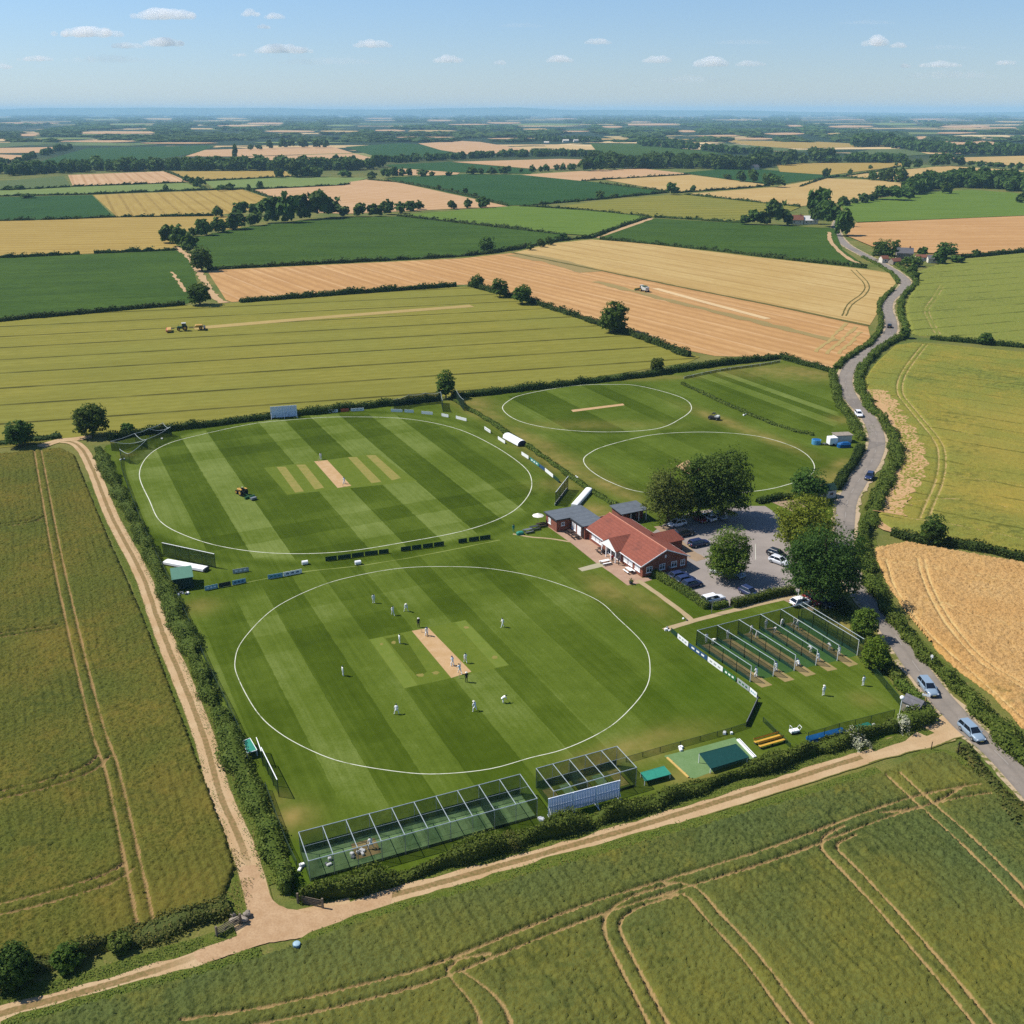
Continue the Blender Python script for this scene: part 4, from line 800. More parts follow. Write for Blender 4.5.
BT('dark oak half way up the diagonal track between two maize fields',202,271,23,246,LF['oak'],21,110,16,1.2,4,group=TREEG)
BT('lone dark tree standing in the emerald maize above the stubble',487,252,18,236,LF['dark'],22,90,14,1.2,4,group=TREEG)
BT('spreading bush on the hedge between the pale barley fields at the right edge',985,344,15,332,LF['dark'],23,70,16,.8,3,base=0,group=TREEG)
BT('ball shaped bush at the roadside hedge end by the field gate',905,338,11,327,LF['dark'],24,50,14,.7,3,name='bush',base=0,group=TREEG)
BT('small round bush on the road hedge just below the farmhouse',915,281,8,271,LF['dark'],25,40,12,.9,3,name='bush',base=0,group=TREEG)
BT('large round dark tree on the left of the farmhouse by the road',884,260,27,238,LF['dark'],26,130,14,1.2,5,group=TREEG)
BT('big dark tree at the right side of the farmhouse yard',946,258,22,241,LF['dark'],27,100,14,1.2,5,group=TREEG)
BT('squat dark bush in front of the farmhouse yard',912,266,24,255,LF['oak'],28,80,12,1.1,4,name='bush',base=0,group=TREEG)
BT('tall thin tree rising behind the farmhouse roof',895,256,9,238,LF['olive'],29,45,10,1.1,3,group=TREEG)
BT('dark thorn bush leaning over the lower left field corner by the track',14,982,44,948,LF['dark'],30,160,26,.34,4,name='bush',base=0,group='bushes in the lower hedgerow by the dirt track')
BT('rounded green bush in the lower left hedgerow beside the track',68,966,34,948,LF['oak'],31,90,24,.3,3,name='bush',base=0,group='bushes in the lower hedgerow by the dirt track')
BT('low olive bush in the lower hedgerow near the stone gate',120,949,26,935,LF['olive'],32,70,22,.3,3,name='bush',base=0,group='bushes in the lower hedgerow by the dirt track')
# far hedgerow trees: a few shared crowns, one mesh each with a trunk inside
def far_mesh(seed,mat,shape):
    cm=crown_mesh('far_tree',mat,shape,46,9,.27,seed,spread=.5); cm.materials.append(BARK)
    return cm
SH=lambda f:[(0,0,.52,.40,.40,.44*f)]+[(math.cos(i*1.9+f)*.2,math.sin(i*1.9+f)*.2,.5+.16*math.sin(i*2.3),.27,.27,.26*f) for i in range(4)]
FT=[far_mesh(s,m,SH(f)) for s,m,f in ((41,LF['dark'],1),(42,LF['oak'],1.05),(43,LF['dark'],.95),(44,LF['oak'],1),(45,LF['dark'],1.1))]
ORD=['first','second','third','fourth','fifth','sixth','seventh','eighth','ninth','tenth','eleventh','twelfth','thirteenth','fourteenth','fifteenth']
def far_row(desc,group,items,seed=0):
    rng=random.Random(seed); items=sorted(items,key=lambda q:q[0]); n=len(items)
    for i,it in enumerate(items):
        px,py,wp=it[:3]; hp=it[3] if len(it)>3 else wp*.95
        x,y=P(px,py); sc=mpp(px,py)
        o=link('tree',FT[rng.randrange(5)]); o.location=(x,y,-.3); o.rotation_euler=(0,0,rng.random()*6.28); o.scale=(wp*sc*1.22,wp*sc*1.22,hp*sc*1.14)
        lb=desc if n==1 else ('%s tree from left in %s'%(ORD[i],desc) if i else 'leftmost tree in '+desc)
        tag(o,lb,'tree',group)
FG='trees in the far hedgerows'
far_row('the dark belt along the far side of the emerald maize',FG,[(168,243,13,17),(176,243,12,12),(180,246,14,18),(190,252,14,16),(193,236,7,8),(204,236,14,15),(219,233,15,13),(236,230,18,15),(241,217,14,15),(255,226,14,13),(256,216,12,11),(271,223,18,22),(286,223,18,24)],1)
far_row('the tall dark clump where striped stubble meets the maize',FG,[(302,220,17,22),(317,219,19,27),(330,218,22,21),(345,217,9,10)],2)
far_row('the spaced round trees above the lighter maize',FG,[(360,217,12,13),(376,216.5,14,12),(388.5,214.5,10,12),(400,213,9,9),(411,211,10,9),(419,209.5,8,8),(452,209,8,8),(468,208,7,8),(484,208,11,9)],3)
far_row('the hedgerow between striped stubble and blue green beet',FG,[(439,190,3.5,5),(465,193,5,4.5),(452,191,3,3),(475,196,4,3)],4)
far_row('small single tree at the bottom edge of the pale gold field',FG,[(218,217,9,9)],5)
far_row('the diagonal hedge left of the light green crop',FG,[(187,182,6,6),(192,184,6,6),(201,186,8,9),(196,187,5,5),(166,191,5,5.5)],6)
far_row('the small trees below the light green crop',FG,[(221,191,7,6),(230,190,8,6),(249,191,4,6),(260,188.5,6,6.5)],7)
far_row('the dark clump before the long left wood',FG,[(279.5,178,8,9),(295,177.5,13,15),(305,177.5,12,9),(315,177,14,9),(345,177,11,6)],8)
far_row('the bushy group left of the blue green beet',FG,[(372,179.5,8,7),(386,178,9,9),(394,177,8,9),(402,177,6,8),(409,176,6,7)],9)
far_row('the row along the far edge of the blue green beet',FG,[(422,176.5,9,6),(432,176,5,4),(449,176,6,4),(472,174.5,10,7),(481,174.5,5,6),(492,174.5,9,6),(503,174,9,7),(509,173,4,7),(521,172.5,4,4)],10)
far_row('the small trees below the pale stubble strip',FG,[(532,172,6,6),(541,172,5,5),(546,171.5,6,6),(557,170.5,5,5),(563,170.5,5,6),(572,170.5,8,6)],11)
far_row('the dark clump right of the pale stubble strip',FG,[(586,171,14,12),(599,171,12,12),(611,170,11,10)],12)
far_row('the pair standing in the pale wheat field',FG,[(672,195,10,12),(693,191.5,5,6)],13)
far_row('the bushy near hedge of the blue green beet',FG,[(599.5,199,7,7),(576,202,5,3),(614,197.5,8,4),(633,196,6,3)],14)
far_row('the row of round trees on the far dark green field',FG,[(727,179.5,8,5),(740.6,182,9,10),(752.5,182.5,10,12),(768,187,10,13),(777,187.5,12,12)],15)
far_row('the dark clump beside the white roofed house',FG,[(745,225,9,10),(755,225,13,15),(764,225,13,13),(776,225.5,18,25),(787,225.5,10,12),(797,223,7,8)],16)
far_row('the tall trees where the road disappears beyond the house',FG,[(818,219,19,29),(829,227,21,26),(843,236,15,22),(815,224,10,14)],17)
far_row('the hedgerow left of the green ley wood',FG,[(843.5,206,10,9),(854,203.5,8,5),(863,203,10,9),(872,201.5,8,8),(881.6,200,14,14),(898,200.5,18,14),(909,198,10,9)],18)
far_row('four round trees in the tan wheat beyond the green ley',FG,[(872.5,180.5,8,8),(881.5,181,8,9.5),(890,182,9,13),(901,183.5,11,12)],19)
far_row('the dark row across the skyline side of the tan wheat',FG,[(906,168.5,8,9),(917,168,8,8),(934,166.5,10,10),(945,166,12,11),(959,166,10,9),(971,166,6,5),(981,167,8,5),(991,167.5,8,5),(999,168.5,9,6),(1011,168.5,6,5),(1019,169.5,7,6)],20)
far_row('the sparse pale field hedge at far right',FG,[(826,178,7,9),(850,174.5,4,5),(870,169,4,3.5),(896,165.5,3,3)],21)
far_row('single round tree in front of the long dark wood',FG,[(946.5,194,10,11)],22)
far_row('the shrubs on the farm hedge at the right edge',FG,[(939,264,11,12),(922,256,8,9),(957,263,11,8),(976,256.5,7,6)],23)
far_row('the bushes where the stubble track meets the emerald maize',FG,[(530,250,6,7),(541,247,7,8),(549,245,7,8),(561,240,12,6)],24)
far_row('the scattered small bushes left of the dull green field',FG,[(8,190,8,4),(20,189.5,9,4),(38,189,4,2.5),(28,198,12,4)],25)
far_row('tall poplar shape behind the long wood on the left',FG,[(235.5,160,5,14)],26)
far_row('the trees behind the far stubble left of centre',FG,[(251,150,5,5),(259,150,6,5),(270,149,6,8),(283,148,8,8),(290,148,9,8),(303,148,9,8),(318,148,9,8),(326,148,6,7)],27)
for k,(px,py,lb) in enumerate([(1021,203,'dark tree at the right edge of the green ley'),(912.5,274,'stunted thorn at the foot of the farmhouse yard hedge')]): far_row(lb,FG,[(px,py,9,9)],40+k)
# woods that read as one mass
def wood_mass(name,pxs,depth,hp,n,seed,z0=-.5):
    """belt of trees following px base line; depth in px rows"""
    rng=np.random.default_rng(seed); c=np.array(pxs,float); seg=np.linalg.norm(np.diff(c,axis=0),axis=1); cum=np.concatenate([[0],np.cumsum(seg)])
    base=[]
    for me in FT[:3]:
        co=np.zeros(len(me.vertices)*3,np.float32); me.vertices.foreach_get('co',co); co=co.reshape(-1,3)
        q=co.reshape(-1,4,3); base.append(q)
    Vs=[]
    for k in range(n):
        t=rng.random()*cum[-1]; i=min(np.searchsorted(cum,t)-1,len(seg)-1); i=max(i,0); f=(t-cum[i])/seg[i]
        px,py=c[i]*(1-f)+c[i+1]*f; py=py-rng.random()*depth; sc=mpp(px,py); x,y=P(px,py)
        h=hp*sc*rng.uniform(.75,1.15); wd=h*rng.uniform(.75,1.15); a=rng.random()*6.28; q=base[rng.integers(3)]
        m=90 if y>2500 else (190 if y>1400 else 330)
        s=q[rng.choice(len(q),min(m,len(q)),replace=False)].copy(); ctr=s.mean(1,keepdims=True); s=(s-ctr)*(1.9 if y>2500 else 1.45)+ctr
        X_=s[...,0]*math.cos(a)-s[...,1]*math.sin(a); Y_=s[...,0]*math.sin(a)+s[...,1]*math.cos(a)
        Vs.append(np.stack([x+X_*wd,y+Y_*wd,z0+s[...,2]*h],-1).reshape(-1,3))
    V=np.vstack(Vs); return tag(link(name,npmesh(name,V,np.arange(len(V)).reshape(-1,4),[LF['dark']])),kind='stuff')
wood_mass('woodland_belt',[(-40,177),(0,176.5),(45,174.5),(100,171.8),(200,171),(280,171),(345,171),(385,169.5)],3.2,11.5,230,51)
wood_mass('woodland_belt',[(-40,166),(0,165),(20,163.5),(30,160),(55,153),(70,150)],1.5,6,60,52)
wood_mass('woodland_belt',[(385,163),(400,163),(440,160.5),(500,157.5),(560,156.5),(600,158)],1.5,6.5,150,53)
wood_mass('woodland_belt',[(590,167),(625,169),(660,168.5),(700,169),(740,170.5),(770,168),(800,164),(830,162.5)],3.5,12,170,54)
wood_mass('woodland_belt',[(640,146),(690,150),(735,154.5),(770,156.5)],2,7,90,55)
wood_mass('woodland_belt',[(824,163),(870,163),(905,163.5)],2.5,8,60,56)
wood_mass('woodland_belt',[(908,196.5),(930,190),(960,187.5),(1000,189.5),(1024,193),(1090,203)],5.5,14,190,57)
wood_mass('woodland_belt',[(850,147.5),(880,146.5),(920,152),(960,155),(1024,156),(1090,156)],3,10,190,58)
wood_mass('woodland_belt',[(520,141),(560,142),(600,142)],1,5,50,59)
DP=[(62,138.5,60,1.6),(98,141.5,70,1.8),(118,133,66,2),(20,123,40,1.2),(45,123.2,30,1),(130,124.5,40,1.4),(160,119,26,1.6),(230,118.6,28,1.6),(265,123.5,34,1.8),(340,125.6,28,1.4),(238,126,40,1.2),(290,131.5,50,1.8),(340,131.5,38,1.6),(390,130.6,30,1.6),(430,131,44,1.5),(425,137.5,60,1),(520,138.8,60,1.2),(505,123,34,1.6),(440,120.8,22,1),(550,124.6,60,2),(470,124.5,40,1.2),(535,129.3,26,1.4),(575,131.5,30,1),(612,127,20,1.8),(652,124.6,50,2),(640,122,20,1),(687,131.4,20,2),(720,136,40,1.6),(755,139,40,1.5),(795,126,20,1.6),(850,126.6,44,2),(895,124.2,40,2.4),(965,126.8,44,2.4),(955,133.2,36,1.4),(1010,122,26,1.4),(835,134,16,1.4),(785,134,40,2),(610,139.5,40,1.2),(180,143.5,70,1.3),(300,143,80,1.3),(30,135,24,2.6),(1000,128,36,1.3),(928,119.3,40,1),(100,119.5,30,1),(380,118.5,24,.8),(560,119,30,.8),(740,120,40,.8),(850,119.5,30,.8)]
def woods_far(seed):
    rng=np.random.default_rng(seed)
    for (y0,y1,hp,n,keep) in ((133,142,5.0,1500,.38),(125,133,3.6,1700,.36),(115.7,125,2.4,2500,.32)):
        rows=[]
        for k in range(n*3):
            px=rng.uniform(-60,1090); py=rng.uniform(y0,y1)
            v=float(vnoise(np.array([px]),np.array([py*9.0]),34,seed)[0])
            if v>keep and not any(abs(px-a_)<w_*.62 and -.8*h_<py-b_<h_*1.9 for a_,b_,w_,h_ in DP): rows.append((px,py))
            if len(rows)>=n: break
        base=[]
        for me in FT[:2]:
            co=np.zeros(len(me.vertices)*3,np.float32); me.vertices.foreach_get('co',co); base.append(co.reshape(-1,4,3))
        Vs=[]
        for (px,py) in rows:
            x,y=P(px,py); sc=mpp(px,py); h=hp*sc*rng.uniform(.6,1.1)*.6; wd=hp*sc*rng.uniform(1.4,3.2); q=base[rng.integers(2)]
            s=q[rng.choice(len(q),46,replace=False)].copy(); ctr=s.mean(1,keepdims=True); s=(s-ctr)*2.6+ctr
            Vs.append(np.stack([x+s[...,0]*wd,y+s[...,1]*wd*2,-1+s[...,2]*h],-1).reshape(-1,3))
        V=np.vstack(Vs); tag(link('distant_woods',npmesh('distant_woods',V,np.arange(len(V)).reshape(-1,4),[LF['dark']])),kind='stuff')
woods_far(5)
# pale harvested patches among the distant woods
rng=random.Random(3)
for k,(px,py,wp,hp) in enumerate(DP):
    pts=[]; a=rng.uniform(-.12,.12)
    for i in range(10):
        t=2*PI*i/10; r=rng.uniform(.9,1.3); pts.append((px+math.cos(t)*wp*.5*r+hp*2*math.sin(t)*a*8,max(116.5,py+math.sin(t)*hp*.5*r)))
    sheet('crop_field',pts,CM[rng.choice(['pink','pink','tan','lgreen','pink'])],.2,z=.6+.02*k)
# hills along the horizon
def hills(y0,seed,ztop,mat):
    xs=np.linspace(-24000,24000,160); prof=ztop*(.35+.65*vnoise(xs,xs*0+seed,5200,seed)*(.7+.6*vnoise(xs,xs*0,1500,seed+1)))
    V=[];rows=[(-1500,0),(-700,.45),(0,1),(1200,.6),(2500,0)]
    for dy,k in rows: V.append(np.stack([xs,np.full_like(xs,y0+dy)+300*np.sin(xs/3000),-2+prof*k],1))
    V=np.stack(V,1).reshape(-1,3); n,k=len(xs),len(rows); I=np.arange(n*k).reshape(n,k)
    tag(link('hills',npmesh('hills',V,np.stack([I[:-1,:-1],I[1:,:-1],I[1:,1:],I[:-1,1:]],-1).reshape(-1,4),[mat],smooth=True)),kind='structure')
HMAT=NB('hill_woods',.95,.05); HMAT.col(HMAT.mix(HMAT.noise(HMAT.pos(),.002,4),srgb(48,70,42,.8),srgb(110,116,72,.8)))
hills(27000,4,176,HMAT.m)
# ================================================================ people (one continuous body each, fingers included)
M_skin=plain('skin',srgb(196,150,120,.8),.6); M_white=plain('cricket_whites',(.78,.78,.75),.85,var=.05); M_navyc=plain('dark_clothes',srgb(34,36,46),.85); M_black=plain('black_cloth',srgb(26,27,30),.8)
M_hair=plain('brown_hair',srgb(60,44,32),.8); M_teal=plain('teal_cloth',srgb(60,150,130,.7),.8); M_redc=plain('red_cloth',srgb(170,50,48,.8),.8); M_capg=plain('green_cap',srgb(28,60,44),.7); M_cream=plain('cream_hat',(.72,.69,.6),.8); M_blueC=plain('blue_helmet',srgb(40,60,110,.8),.5)
def pose(k):
    J=dict(pel=(0,0,.95),sp=(0,.0,1.18),ch=(0,.0,1.38),nk=(0,.02,1.52),hd=(0,.04,1.64),tp=(0,.03,1.74))
    for s,n in ((-1,'l'),(1,'r')):
        J['sh'+n]=(s*.19,0,1.43); J['el'+n]=(s*.26,-.02,1.15); J['wr'+n]=(s*.27,.08,.90); J['hp'+n]=(s*.1,0,.9); J['kn'+n]=(s*.12,.03,.5); J['an'+n]=(s*.13,-.02,.09); J['to'+n]=(s*.15,.14,.04)
    def bend(dy,dz,lean):
        for q in ('pel','hpl','hpr'): x,y,z=J[q]; J[q]=(x,y-dy,z-dz)
        for q in ('sp','ch','nk','hd','tp','shl','shr','ell','elr','wrl','wrr'):
            x,y,z=J[q]; h=z-.95; J[q]=(x,y-dy+math.sin(lean)*h+math.cos(lean)*y*.0,.95-dz+math.cos(lean)*h)
    if k=='apart':
        for s,n in ((-1,'l'),(1,'r')): J['kn'+n]=(s*.24,.1,.48); J['an'+n]=(s*.32,-.02,.09); J['to'+n]=(s*.38,.13,.04); J['hp'+n]=(s*.11,0,.86)
        bend(.1,.08,.5)
        for s,n in ((-1,'l'),(1,'r')): J['el'+n]=(s*.27,.18,.92); J['wr'+n]=(s*.22,.2,.66)
    if k=='crouch':
        for s,n in ((-1,'l'),(1,'r')): J['kn'+n]=(s*.26,.28,.5); J['an'+n]=(s*.22,-.02,.09); J['to'+n]=(s*.27,.15,.04)
        bend(.22,.42,.75)
        for s,n in ((-1,'l'),(1,'r')): J['el'+n]=(s*.24,.36,.62); J['wr'+n]=(s*.1,.5,.42)
    if k=='stoop':
        for s,n in ((-1,'l'),(1,'r')): J['kn'+n]=(s*.14,.1,.5)
        bend(.16,.1,1.15)
        for s,n in ((-1,'l'),(1,'r')): J['el'+n]=(s*.22,.5,.82); J['wr'+n]=(s*.14,.55,.56)
    if k=='bat':
        for s,n in ((-1,'l'),(1,'r')): J['kn'+n]=(s*.17,.08,.5); J['an'+n]=(s*.2,-.02,.09); J['to'+n]=(s*.23,.14,.04)
        bend(.08,.06,.35); J['ell']=(-.2,.28,1.02); J['wrl']=(.02,.36,.84); J['elr']=(.24,.2,.98); J['wrr']=(.08,.36,.76)
    if k=='bowl':
        J['anl']=(-.1,.42,.1); J['tol']=(-.1,.58,.08); J['knl']=(-.1,.3,.5); J['anr']=(.12,-.45,.16); J['tor']=(.12,-.36,.05); J['knr']=(.12,-.12,.5)
        bend(-.05,.05,.3); J['elr']=(.24,.1,1.72); J['wrr']=(.2,.16,1.98); J['ell']=(-.3,.3,1.25); J['wrl']=(-.28,.42,1.05)
    if k=='walk':
        J['anl']=(-.1,.28,.1); J['tol']=(-.1,.43,.07); J['knl']=(-.1,.17,.5); J['anr']=(.11,-.3,.14); J['tor']=(.11,-.19,.05); J['knr']=(.11,-.05,.5)
        J['wrl']=(-.28,-.14,.95); J['ell']=(-.26,-.12,1.17); J['wrr']=(.27,.24,1.0); J['elr']=(.27,.02,1.16)
    return J
EDG=[('pel','sp'),('sp','ch'),('ch','nk'),('nk','hd'),('hd','tp')]+[e for n in 'lr' for e in (('ch','sh'+n),('sh'+n,'el'+n),('el'+n,'wr'+n),('pel','hp'+n),('hp'+n,'kn'+n),('kn'+n,'an'+n),('an'+n,'to'+n))]
RAD=dict(pel=.155,sp=.145,ch=.165,nk=.062,hd=.1,tp=.07,sh=.085,el=.052,wr=.038,hp=.105,kn=.072,an=.05,to=.042)
def person_mesh(k,top,legs):
    J=pose(k); names=list(J); me=bpy.data.meshes.new('sk'); me.from_pydata([J[n] for n in names],[(names.index(a),names.index(b_)) for a,b_ in EDG],[])
    o=link('sk',me); md=o.modifiers.new('s','SKIN'); sv=me.skin_vertices[0].data
    for i,n in enumerate(names):
        r=RAD.get(n,RAD.get(n[:2],.05)); sv[i].radius=(r,r*(.8 if n in('pel','sp','ch') else 1)); sv[i].use_root=(n=='pel')
    o.modifiers.new('u','SUBSURF').levels=1
    dg=bpy.context.evaluated_depsgraph_get(); em=bpy.data.meshes.new_from_object(o.evaluated_get(dg)); bpy.data.objects.remove(o)
    V=[tuple(v.co) for v in em.vertices]; Fs=[tuple(p.vertices) for p in em.polygons]
    mb=MB(); W=[Vector(J['wrl']),Vector(J['wrr'])]; hd=Vector(J['hd']); nk=Vector(J['nk']); ax=(hd-nk).normalized()
    n0=len(mb.v); mb.v+=V
    waist=Vector(J['pel']); up=(Vector(J['ch'])-waist).normalized()
    for f in Fs:
        c=sum((Vector(V[i]) for i in f),Vector())/len(f)
        if (c-nk).dot(ax)>.005 and (c-hd).length<.26: m=M_skin
        elif min((c-w_).length for w_ in W)<.06: m=M_skin
        elif c.z<.075: m=M_white if top is M_white else M_black
        elif (c-waist).dot(up)>.06 and c.z>.3: m=top
        else: m=legs
        mb.f.append(f); mb.m.append(mb.mi(m))
    for n in 'lr':      # hand: palm then five tapered fingers curling on from it
        w_=Vector(J['wr'+n]); d=(w_-Vector(J['el'+n])).normalized(); s=1 if n=='r' else -1; side=Vector((0,1,0)).cross(d)
        side=side.normalized() if side.length>.1 else Vector((1,0,0)); pal=w_+d*.06
        mb.ell(pal,(.04,.028,.05),M_skin,6,4)
        for i,(L_,o_) in enumerate(((.055,-.03),(.065,-.01),(.06,.01),(.048,.03))):
            a=pal+d*.03+side*o_; k1=a+d*L_*.55; k2=k1+(d*.6+Vector((0,.6,0))).normalized()*L_*.5
            mb.tube(a,k1,.0095,M_skin,.009,5); mb.tube(k1,k2,.009,M_skin,.007,5)
        a=pal-side*s*.03; mb.tube(a,a-side*s*.035+d*.03,.011,M_skin,.009,5)
    f_=Vector((0,1,0))
    mb.ell(hd+f_*.1+Vector((0,0,-.005)),(.014,.022,.022),M_skin,6,4)                      # nose
    for s in (-1,1):
        mb.ell(hd+Vector((s*.1,0,0)),(.016,.026,.032),M_skin,6,4); mb.ell(hd+f_*.088+Vector((s*.035,0,.022)),(.014,.01,.008),M_black,6,4)
    mb.box(hd+f_*.092+Vector((0,0,-.045)),(.05,.012,.008),M_redc)
    bpy.data.meshes.remove(em)
    return mb.mesh('body',True),hd,Vector(J['tp'])
_pm={}
def person(label,px,py,face,k='stand',top=None,legs=None,cap='cap',group=None,pads=False,capm=None,world=None):
    top=top or M_white; legs=legs or M_white; key=(k,top.name,legs.name)
    if key not in _pm: _pm[key]=person_mesh(*([k,top,legs]))
    me,hd,tp=_pm[key]; x,y=world or P(px,py)
    o=link('person',me); o.location=(x,y,.02); o.rotation_euler=(0,0,face-PI/2); tag(o,label,'person',group)
    m=MB(); c=hd+Vector((0,-.005,.035)); cm=capm or M_capg
    if cap=='cap':
        m.ell(c,(.118,.125,.1),cm,10,6); m.box(c+Vector((0,.13,.0)),(.16,.12,.012),cm); m.build('cap',o,True)
    elif cap=='hat':
        m.ell(c+Vector((0,0,.03)),(.115,.12,.09),M_cream,10,6); m.tube(c+Vector((0,0,.01)),c+Vector((0,0,.025)),.2,M_cream,.19,12); m.build('sun_hat',o,True)
    elif cap=='helmet':
        m.ell(c,(.13,.14,.125),cm,10,6); m.box(c+Vector((0,.14,-.03)),(.2,.07,.015),cm)
        for z in (-.07,-.1): m.path([(c.x-.1,c.y+.06,c.z+z),(c.x-.06,c.y+.15,c.z+z),(c.x+.06,c.y+.15,c.z+z),(c.x+.1,c.y+.06,c.z+z)],.006,M_black,4)
        m.build('helmet',o,True)
    else: m.ell(c,(.112,.12,.1),M_hair,10,6); m.build('hair',o,True)
    if pads:
        J=pose(k)
        for n in 'lr':
            q=MB(); a=Vector(J['an'+n]); kn=Vector(J['kn'+n]); q.tube(a+Vector((0,.05,0)),kn+Vector((0,.05,.16)),.1,M_white,.085,8); q.ell(kn+Vector((0,.08,.03)),(.085,.06,.08),M_white,8,5); q.build('leg_pad',o)
    return o
M_wood=plain('willow',srgb(206,176,124,.75),.5); M_stump=plain('ash_stump',srgb(222,196,148,.8),.5)
def bat(label,o,dx=.06,dy=.42):
    c,s=math.cos(o.rotation_euler.z),math.sin(o.rotation_euler.z)
    e=empty('cricket_bat',o.location.x+dx*c-dy*s,o.location.y+dx*s+dy*c,.02,o.rotation_euler.z,label,'bat','cricket bats')
    h=MB(); h.tube((0,-.06,.84),(0,.0,.55),.017,M_black,n=6); h.build('handle',e)
    b_=MB(); b_.box((0,.055,.3),(.108,.045,.54),M_wood,rx=R(10)); b_.box((0,.09,.3),(.04,.02,.4),M_wood,rx=R(10)); b_.build('blade',e); return e
def wicket(label,px,py,ang):
    x,y=P(px,py); e=empty('wicket',x,y,.02,ang,label,'wicket','sets of stumps')
    for i in (-1,0,1): m=MB(); m.tube((i*.1,0,0),(i*.1,0,.71),.022,M_stump,n=6); m.build('stump',e)
    m=MB(); m.tube((-.1,0,.725),(-.002,0,.725),.014,M_stump,n=5); m.build('bail',e); m=MB(); m.tube((.002,0,.725),(.1,0,.725),.014,M_stump,n=5); m.build('bail',e)
G1='cricketers on the front oval'; DN=ANG_A; UPA=ANG_A+PI
person('cricketer in whites standing alone nearest the far boundary of the front oval',373.7,603,DN,'stand',group=G1)
person('slip fielder in whites standing behind the far stumps, hands by his sides',392.9,615.2,DN+.2,'walk',group=G1)
person('fielder in whites bending forward with hands on knees beside the far slip',406,611.2,DN-.2,'apart',cap='hat',group=G1)
person('umpire in black top behind the far end of the clay pitch',418.6,627.2,DN,'stand',M_navyc,M_navyc,'hat',group='umpires in dark clothes')
o=person('batsman crouched over his bat at the far crease of the clay pitch',426.5,635.6,DN,'bat',cap='helmet',pads=True,capm=M_blueC,group=G1); bat('wooden cricket bat of the far batsman on the front oval',o)
person('close fielder in whites standing on the square left of the clay pitch',399.6,643.6,ANG_B,'stand',group=G1)
person('fielder in whites standing on the square right of the clay pitch',465.5,663,UPA,'walk',group=G1)
o=person('batsman at the near end of the clay pitch leaning on a raised stride',452.6,666,UPA,'bat',cap='helmet',pads=True,capm=M_blueC,group=G1); bat('wooden cricket bat of the near batsman on the front oval',o)
person('bowler in whites with his arm raised at the near crease',460,674,UPA+.1,'bowl',group=G1)
person('umpire in black at the near end of the clay pitch',466.6,682.2,UPA,'stand',M_black,M_navyc,'hat',group='umpires in dark clothes')
person('fielder in whites standing alone on the left of the front oval',343,675.8,ANG_B,'stand',group=G1)
person('fielder in whites standing alone on the right of the front oval',502.6,627.2,ANG_B+PI,'walk',group=G1)
person('fielder with legs wide apart on the left of the two nearest the camera',396.6,714.4,UPA-.3,'apart',group=G1)
person('fielder striding with legs apart in front of the near umpire',474.9,711.2,UPA+.2,'apart',cap='hat',group=G1)
person('fielder stooping low to the grass on the near right of the front oval',502.8,703,R(20),'stoop',group=G1)
wicket('three wooden stumps at the far end of the front clay pitch',421.5,632.4,ANG_B); wicket('three wooden stumps at the near end of the front clay pitch',459.5,678.5,ANG_B)
G2='cricketers on the upper oval'
person('cricketer in whites at the far end of the upper clay pitch',320.7,459.4,DN,'stand',group=G2)
o=person('batsman in whites crouched at the near end of the upper clay pitch',344.3,484,UPA,'bat',cap='helmet',pads=True,capm=M_capg,group=G2)
bat('wooden cricket bat of the upper oval batsman',o); wicket('three stumps at the far end of the upper clay pitch',318.5,461.5,ANG_B); wicket('three stumps at the near end of the upper clay pitch',343,486.5,ANG_B)
# ================================================================ net, tube and board materials
def net_mat(name,c,op):
    b=NB(name,.8,.1); b.col(c); t=b.n('ShaderNodeBsdfTransparent'); mx=b.n('ShaderNodeMixShader')
    uvp=b.n('ShaderNodeTexCoord').outputs['Object']; n=b.noise(uvp,.8,3)
    b.put(mx.inputs[0],b.mr(n,.3,.7,op*.75,op*1.25)); b.l(t.outputs[0],mx.inputs[1]); b.l(b.b.outputs[0],mx.inputs[2]); b.l(mx.outputs[0],b.out.inputs[0]); return b.m
N_green=net_mat('green_netting',srgb(30,62,40,.6),.27); N_dark=net_mat('dark_netting',srgb(38,60,46,.7),.46); N_low=net_mat('thin_fence_netting',srgb(50,74,52,.7),.26); N_roof=net_mat('roof_netting',srgb(40,66,48,.6),.06); N_wind=net_mat('windbreak_mesh',srgb(36,72,60,.8),.7)
M_tube=plain('galvanised_tube',srgb(176,186,186,.8),.5,.3,.4); M_gpost=plain('green_post',srgb(34,60,44,.8),.6); M_wpaint=plain('white_paint',(.8,.8,.78),.5,var=.05)
M_gmat=pitch_mat('green_carpet',srgb(128,156,104,.66),srgb(118,148,94,.66),srgb(98,130,78,.66)); M_gmat2=pitch_mat('deep_green_mat',srgb(100,132,84,.62),srgb(108,140,90,.62),srgb(84,114,68,.62)); M_gmat3=pitch_mat('lane_side_turf',srgb(64,98,50,.6),srgb(74,108,54,.6),srgb(54,84,42,.6)); M_lmat=pitch_mat('worn_lane',srgb(172,148,104,.66),srgb(158,142,92,.66),srgb(142,132,80,.64))
M_blk=plain('black_rubber',srgb(26,26,28),.8); M_grey=plain('mid_grey_metal',srgb(130,134,136,.8),.5,.3); M_dkgrey=plain('dark_grey',srgb(62,66,70,.8),.7)
def frame_of(p0,p1):
    return (p0[0],p0[1],math.atan2(p1[1]-p0[1],p1[0]-p0[0]),math.hypot(p1[0]-p0[0],p1[1]-p0[1]))
def qd(m,a,b_,c,d,mat): m.quad(a,b_,c,d,mat)
